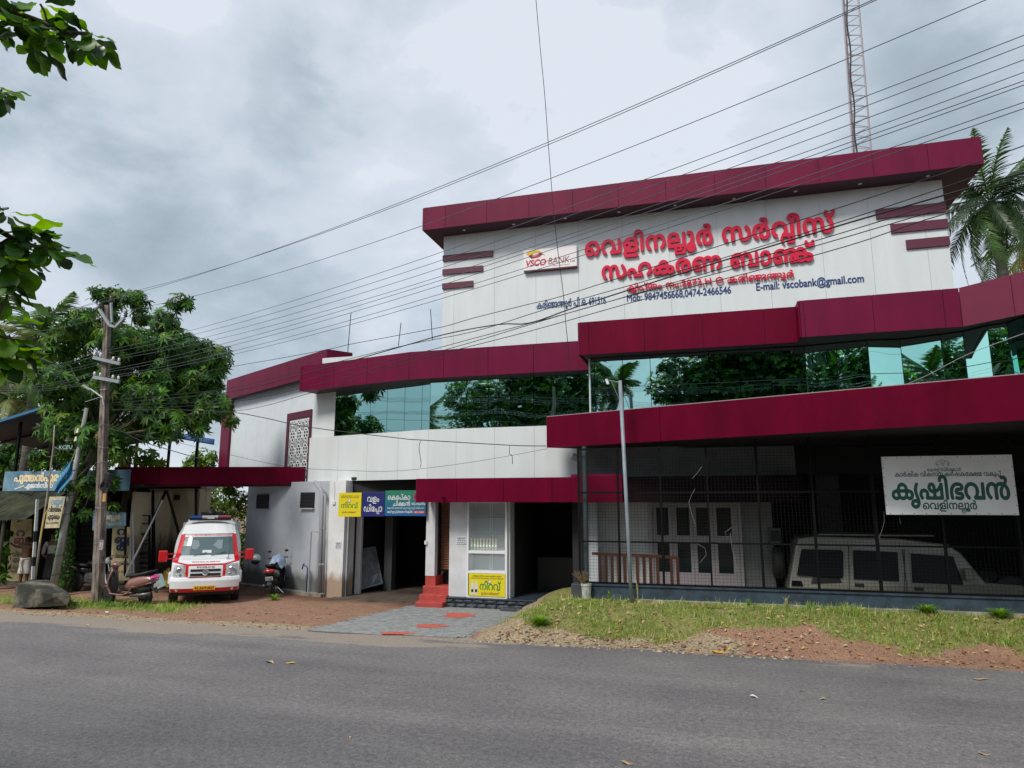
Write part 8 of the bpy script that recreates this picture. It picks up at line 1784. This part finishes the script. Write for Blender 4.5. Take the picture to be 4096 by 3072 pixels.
# fallen leaves, each a thing; small litter is stuff
dl = [mat('dry_leaf_tan', (.48, .33, .18), .75, var=.2, vscale=20), mat('dry_leaf_yellow', (.60, .34, .05), .7, var=.2, vscale=20), mat('dry_leaf_orange', (.42, .18, .05), .7, var=.2, vscale=20), mat('scrap_white', (.74, .74, .72), .7)]
def fallen(u, v, L_, mi_, label, rz=None, on=0):
    L_ = L_ * (.72 if v > 2640 else .9); x, y = onZ(u, v, .02); 
    for _ in range(6): z = max(0.0, float(gh(x, y))) if y > 13.25 else 0.; x, y = onZ(u, v, z + .01)
    vs, fs = almond_leaf(L_, L_ * .5); vs = [(p[0], p[1] - L_ / 2, abs(p[0]) * .25 + .012 + .02 * math.sin(p[1] / L_ * 5 + u) ) for p in vs]; mb = MB().add([(p[0], p[1], p[2] * .6) for p in vs], fs); me = mb.mesh('fallen_leaf', dl[mi_], smooth=True); ob = bpy.data.objects.new('fallen_leaf' if mi_ < 3 else 'paper_scrap', me); COL.objects.link(ob); ob.location = (x, y, z + .004); ob.rotation_euler = (random.uniform(-.1, .1), random.uniform(-.1, .1), rz if rz is not None else random.uniform(0, 6.28)); tag(ob, label, 'leaf' if mi_ < 3 else 'scrap', 'dry leaves fallen by the road')
for (u, v, L_, mi_, lab, rz) in (
    (1080, 2648, .30, 0, 'tan dry leaf on the asphalt, left of a pair', 1.2), (1163, 2652, .26, 1, 'orange yellow dry leaf on the asphalt, right of a pair', 1.6), (2510, 3052, .20, 0, 'tan dry leaf on the asphalt at the bottom of the picture', 1.5), (3020, 2787, .20, 3, 'small bright white scrap lying on the asphalt', 1.6),
    (3936, 3015, .17, 0, 'pale dry leaf on the asphalt near the bottom right corner', 1.5), (3922, 2716, .34, 0, 'curled dry leaf on the asphalt near the right edge', 1.6), (1688, 2516, .17, 2, 'orange leaf on the pavers beside the red marks', 1.3), (1400, 2950, .07, 0, 'tiny pale leaf on the asphalt at lower left', .4), (3205, 2762, .14, 2, 'small brown leaf on the asphalt above the white scrap', 1.0), (3292, 2795, .13, 0, 'small tan leaf on the asphalt right of the white scrap', 1.4),
    (2635, 2508, .36, 0, 'large tan leaf lying in the grass, upper of two', 1.9), (2660, 2522, .34, 0, 'large tan leaf lying in the grass, lower of two', 1.0), (2625, 2556, .34, 2, 'orange brown leaf at the grass foot', 1.4), (2880, 2608, .34, 1, 'yellow leaf lying at the asphalt edge', 1.5), (3310, 2598, .22, 1, 'small yellow leaf on the red soil', 1.7), (3400, 2612, .34, 1, 'long yellow leaf on the red soil', 1.5), (2935, 2520, .24, 0, 'pale leaf among the stones of the verge', 1.0), (3110, 2590, .22, 3, 'white crumpled scrap among the stones', 1.0),
    (3540, 2545, .30, 0, 'tan leaf at the top of the red soil patch', 1.3), (3990, 2626, .30, 0, 'pale leaf on the red soil near the right edge', 1.5), (4060, 2618, .30, 0, 'tan leaf on the red soil at the right edge', 1.4), (2440, 2450, .30, 0, 'tan leaf on the grassy mound near the lamp post', 1.2), (2850, 2432, .34, 2, 'brown leaf below the navy wall', 1.5), (2300, 2430, .20, 0, 'small tan leaf on the grassy mound above the door slab', .8), (3040, 2545, .26, 0, 'curled tan leaf at the edge of the stones', .9), (3800, 2540, .24, 0, 'tan leaf in the grass at right', 1.2), (350, 2500, .16, 0, 'small dry leaf on the dirt left of the ambulance', 1.2), (430, 2448, .18, 3, 'pale flat scrap in the grass below the scooter', 1.5)):
    fallen(u, v, L_, mi_, lab, rz)
n_ = 900; x = rng.uniform(-4.3, 9, n_); y = rng.uniform(13.4, 15.4, n_); P = np.stack([x, y, verge_z(x, y) + .03], 1); Fm = basis(np.array([0, 0, 1.]) + rng.normal(size=P.shape) * .35, rng.normal(size=P.shape)); lv, lf = leaflet(.10, .05, .2)
o_ = scatter('leaf_litter', P, Fm, rng.uniform(.4, 1.2, n_), lv, lf, dl[:3], pick(n_, [.6, .1, .3]), None); tag(o_, 'small dry leaf litter scattered over the grassy mound', 'leaf litter')
# weeds
def weed(label, loc, n, h0, h1, sp, m_):
    t_ = thing('weed', label, 'plant', loc); mb = MB()
    for _ in range(n):
        a_ = random.uniform(0, 6.28); s_ = random.uniform(.2, 1) * sp; hh = random.uniform(h0, h1); p0 = Vector(loc); p1 = p0 + Vector((math.cos(a_) * s_ * .35, math.sin(a_) * s_ * .35, hh * .7)); p2 = p0 + Vector((math.cos(a_) * s_, math.sin(a_) * s_, hh)); wd_ = Vector((-math.sin(a_), math.cos(a_), 0)) * .007
        mb.add([p0 - wd_, p0 + wd_, p1 + wd_, p1 - wd_, p2], [(0, 1, 2, 3), (3, 2, 4)])
    mb.build('blades', m_, t_)
for (u, v, lab, n, h0, h1) in ((1095, 2400, 'tuft of grass growing in the dirt behind the black scooter', 60, .06, .2), (3118, 2392, 'thin weed against the navy wall, left of two', 14, .1, .3), (2985, 2400, 'leafy weed against the navy wall near the fence post', 20, .08, .2), (2160, 2548, 'lush clump of green weeds at the left foot of the mound', 160, .06, .2), (2580, 2370, 'tall dry stalk growing beside the lamp post', 8, .25, .5), (3640, 2500, 'thick grass clump on the mound below the fence', 130, .08, .2), (3900, 2510, 'bright grass clump at the right of the verge', 160, .08, .2), (2470, 2370, 'thin grass tuft left of the lamp post', 20, .1, .25)):
    x, y = onZ(u, v, .05); 
    for _ in range(8): z = float(gh(x, min(y, 15.38))); x, y = onZ(u, v, z)
    y = min(y, 15.38) if x > -3 else y; weed(lab, (x, y, float(gh(x, y)) - .01), n * (2 if n > 50 else 1), h0, h1, .34 if n > 50 else .12, gm[0] if n > 15 else gm[2])
small_tree('ground_herb', 'low leafy herbs growing round the foot of the electricity pole', [((-15.2, 14.75, .04), (1.0, .25, .09)), ((-16.6, 14.7, .04), (.6, .2, .08)), ((-14.3, 14.8, .03), (.5, .18, .06))], 2600, .07, .04, [.1, .6, .3, 0.], trunk=[.004, .004, .004], cat='plants', nleaf=3, base=(-15.2, 14.75, 0))

# the far side of the road is wooded too
for k, (x, z, w) in enumerate(((-34, 5.5, 3), (9.5, 2.6, 2.2), (14, 2.6, 2.0), (20, 3, 2.4), (27, 3.5, 3), (-29, 4, 2.5), (-20, 3.6, 2.2), (-5, 3.6, 2.2))):
    back_tree('leafy tree on the opposite roadside, number %s from the left, outside the view' % ['one', 'six', 'seven', 'eight', 'nine', 'two', 'three', 'four'][k], (x, -7.5, .9), [((x, -7.5, z), (w, 2, z * .62)), ((x + w * .6, -7, z * .7), (w * .7, 1.6, z * .5)), ((x - w * .6, -7, z * .8), (w * .7, 1.6, z * .5))], 70)
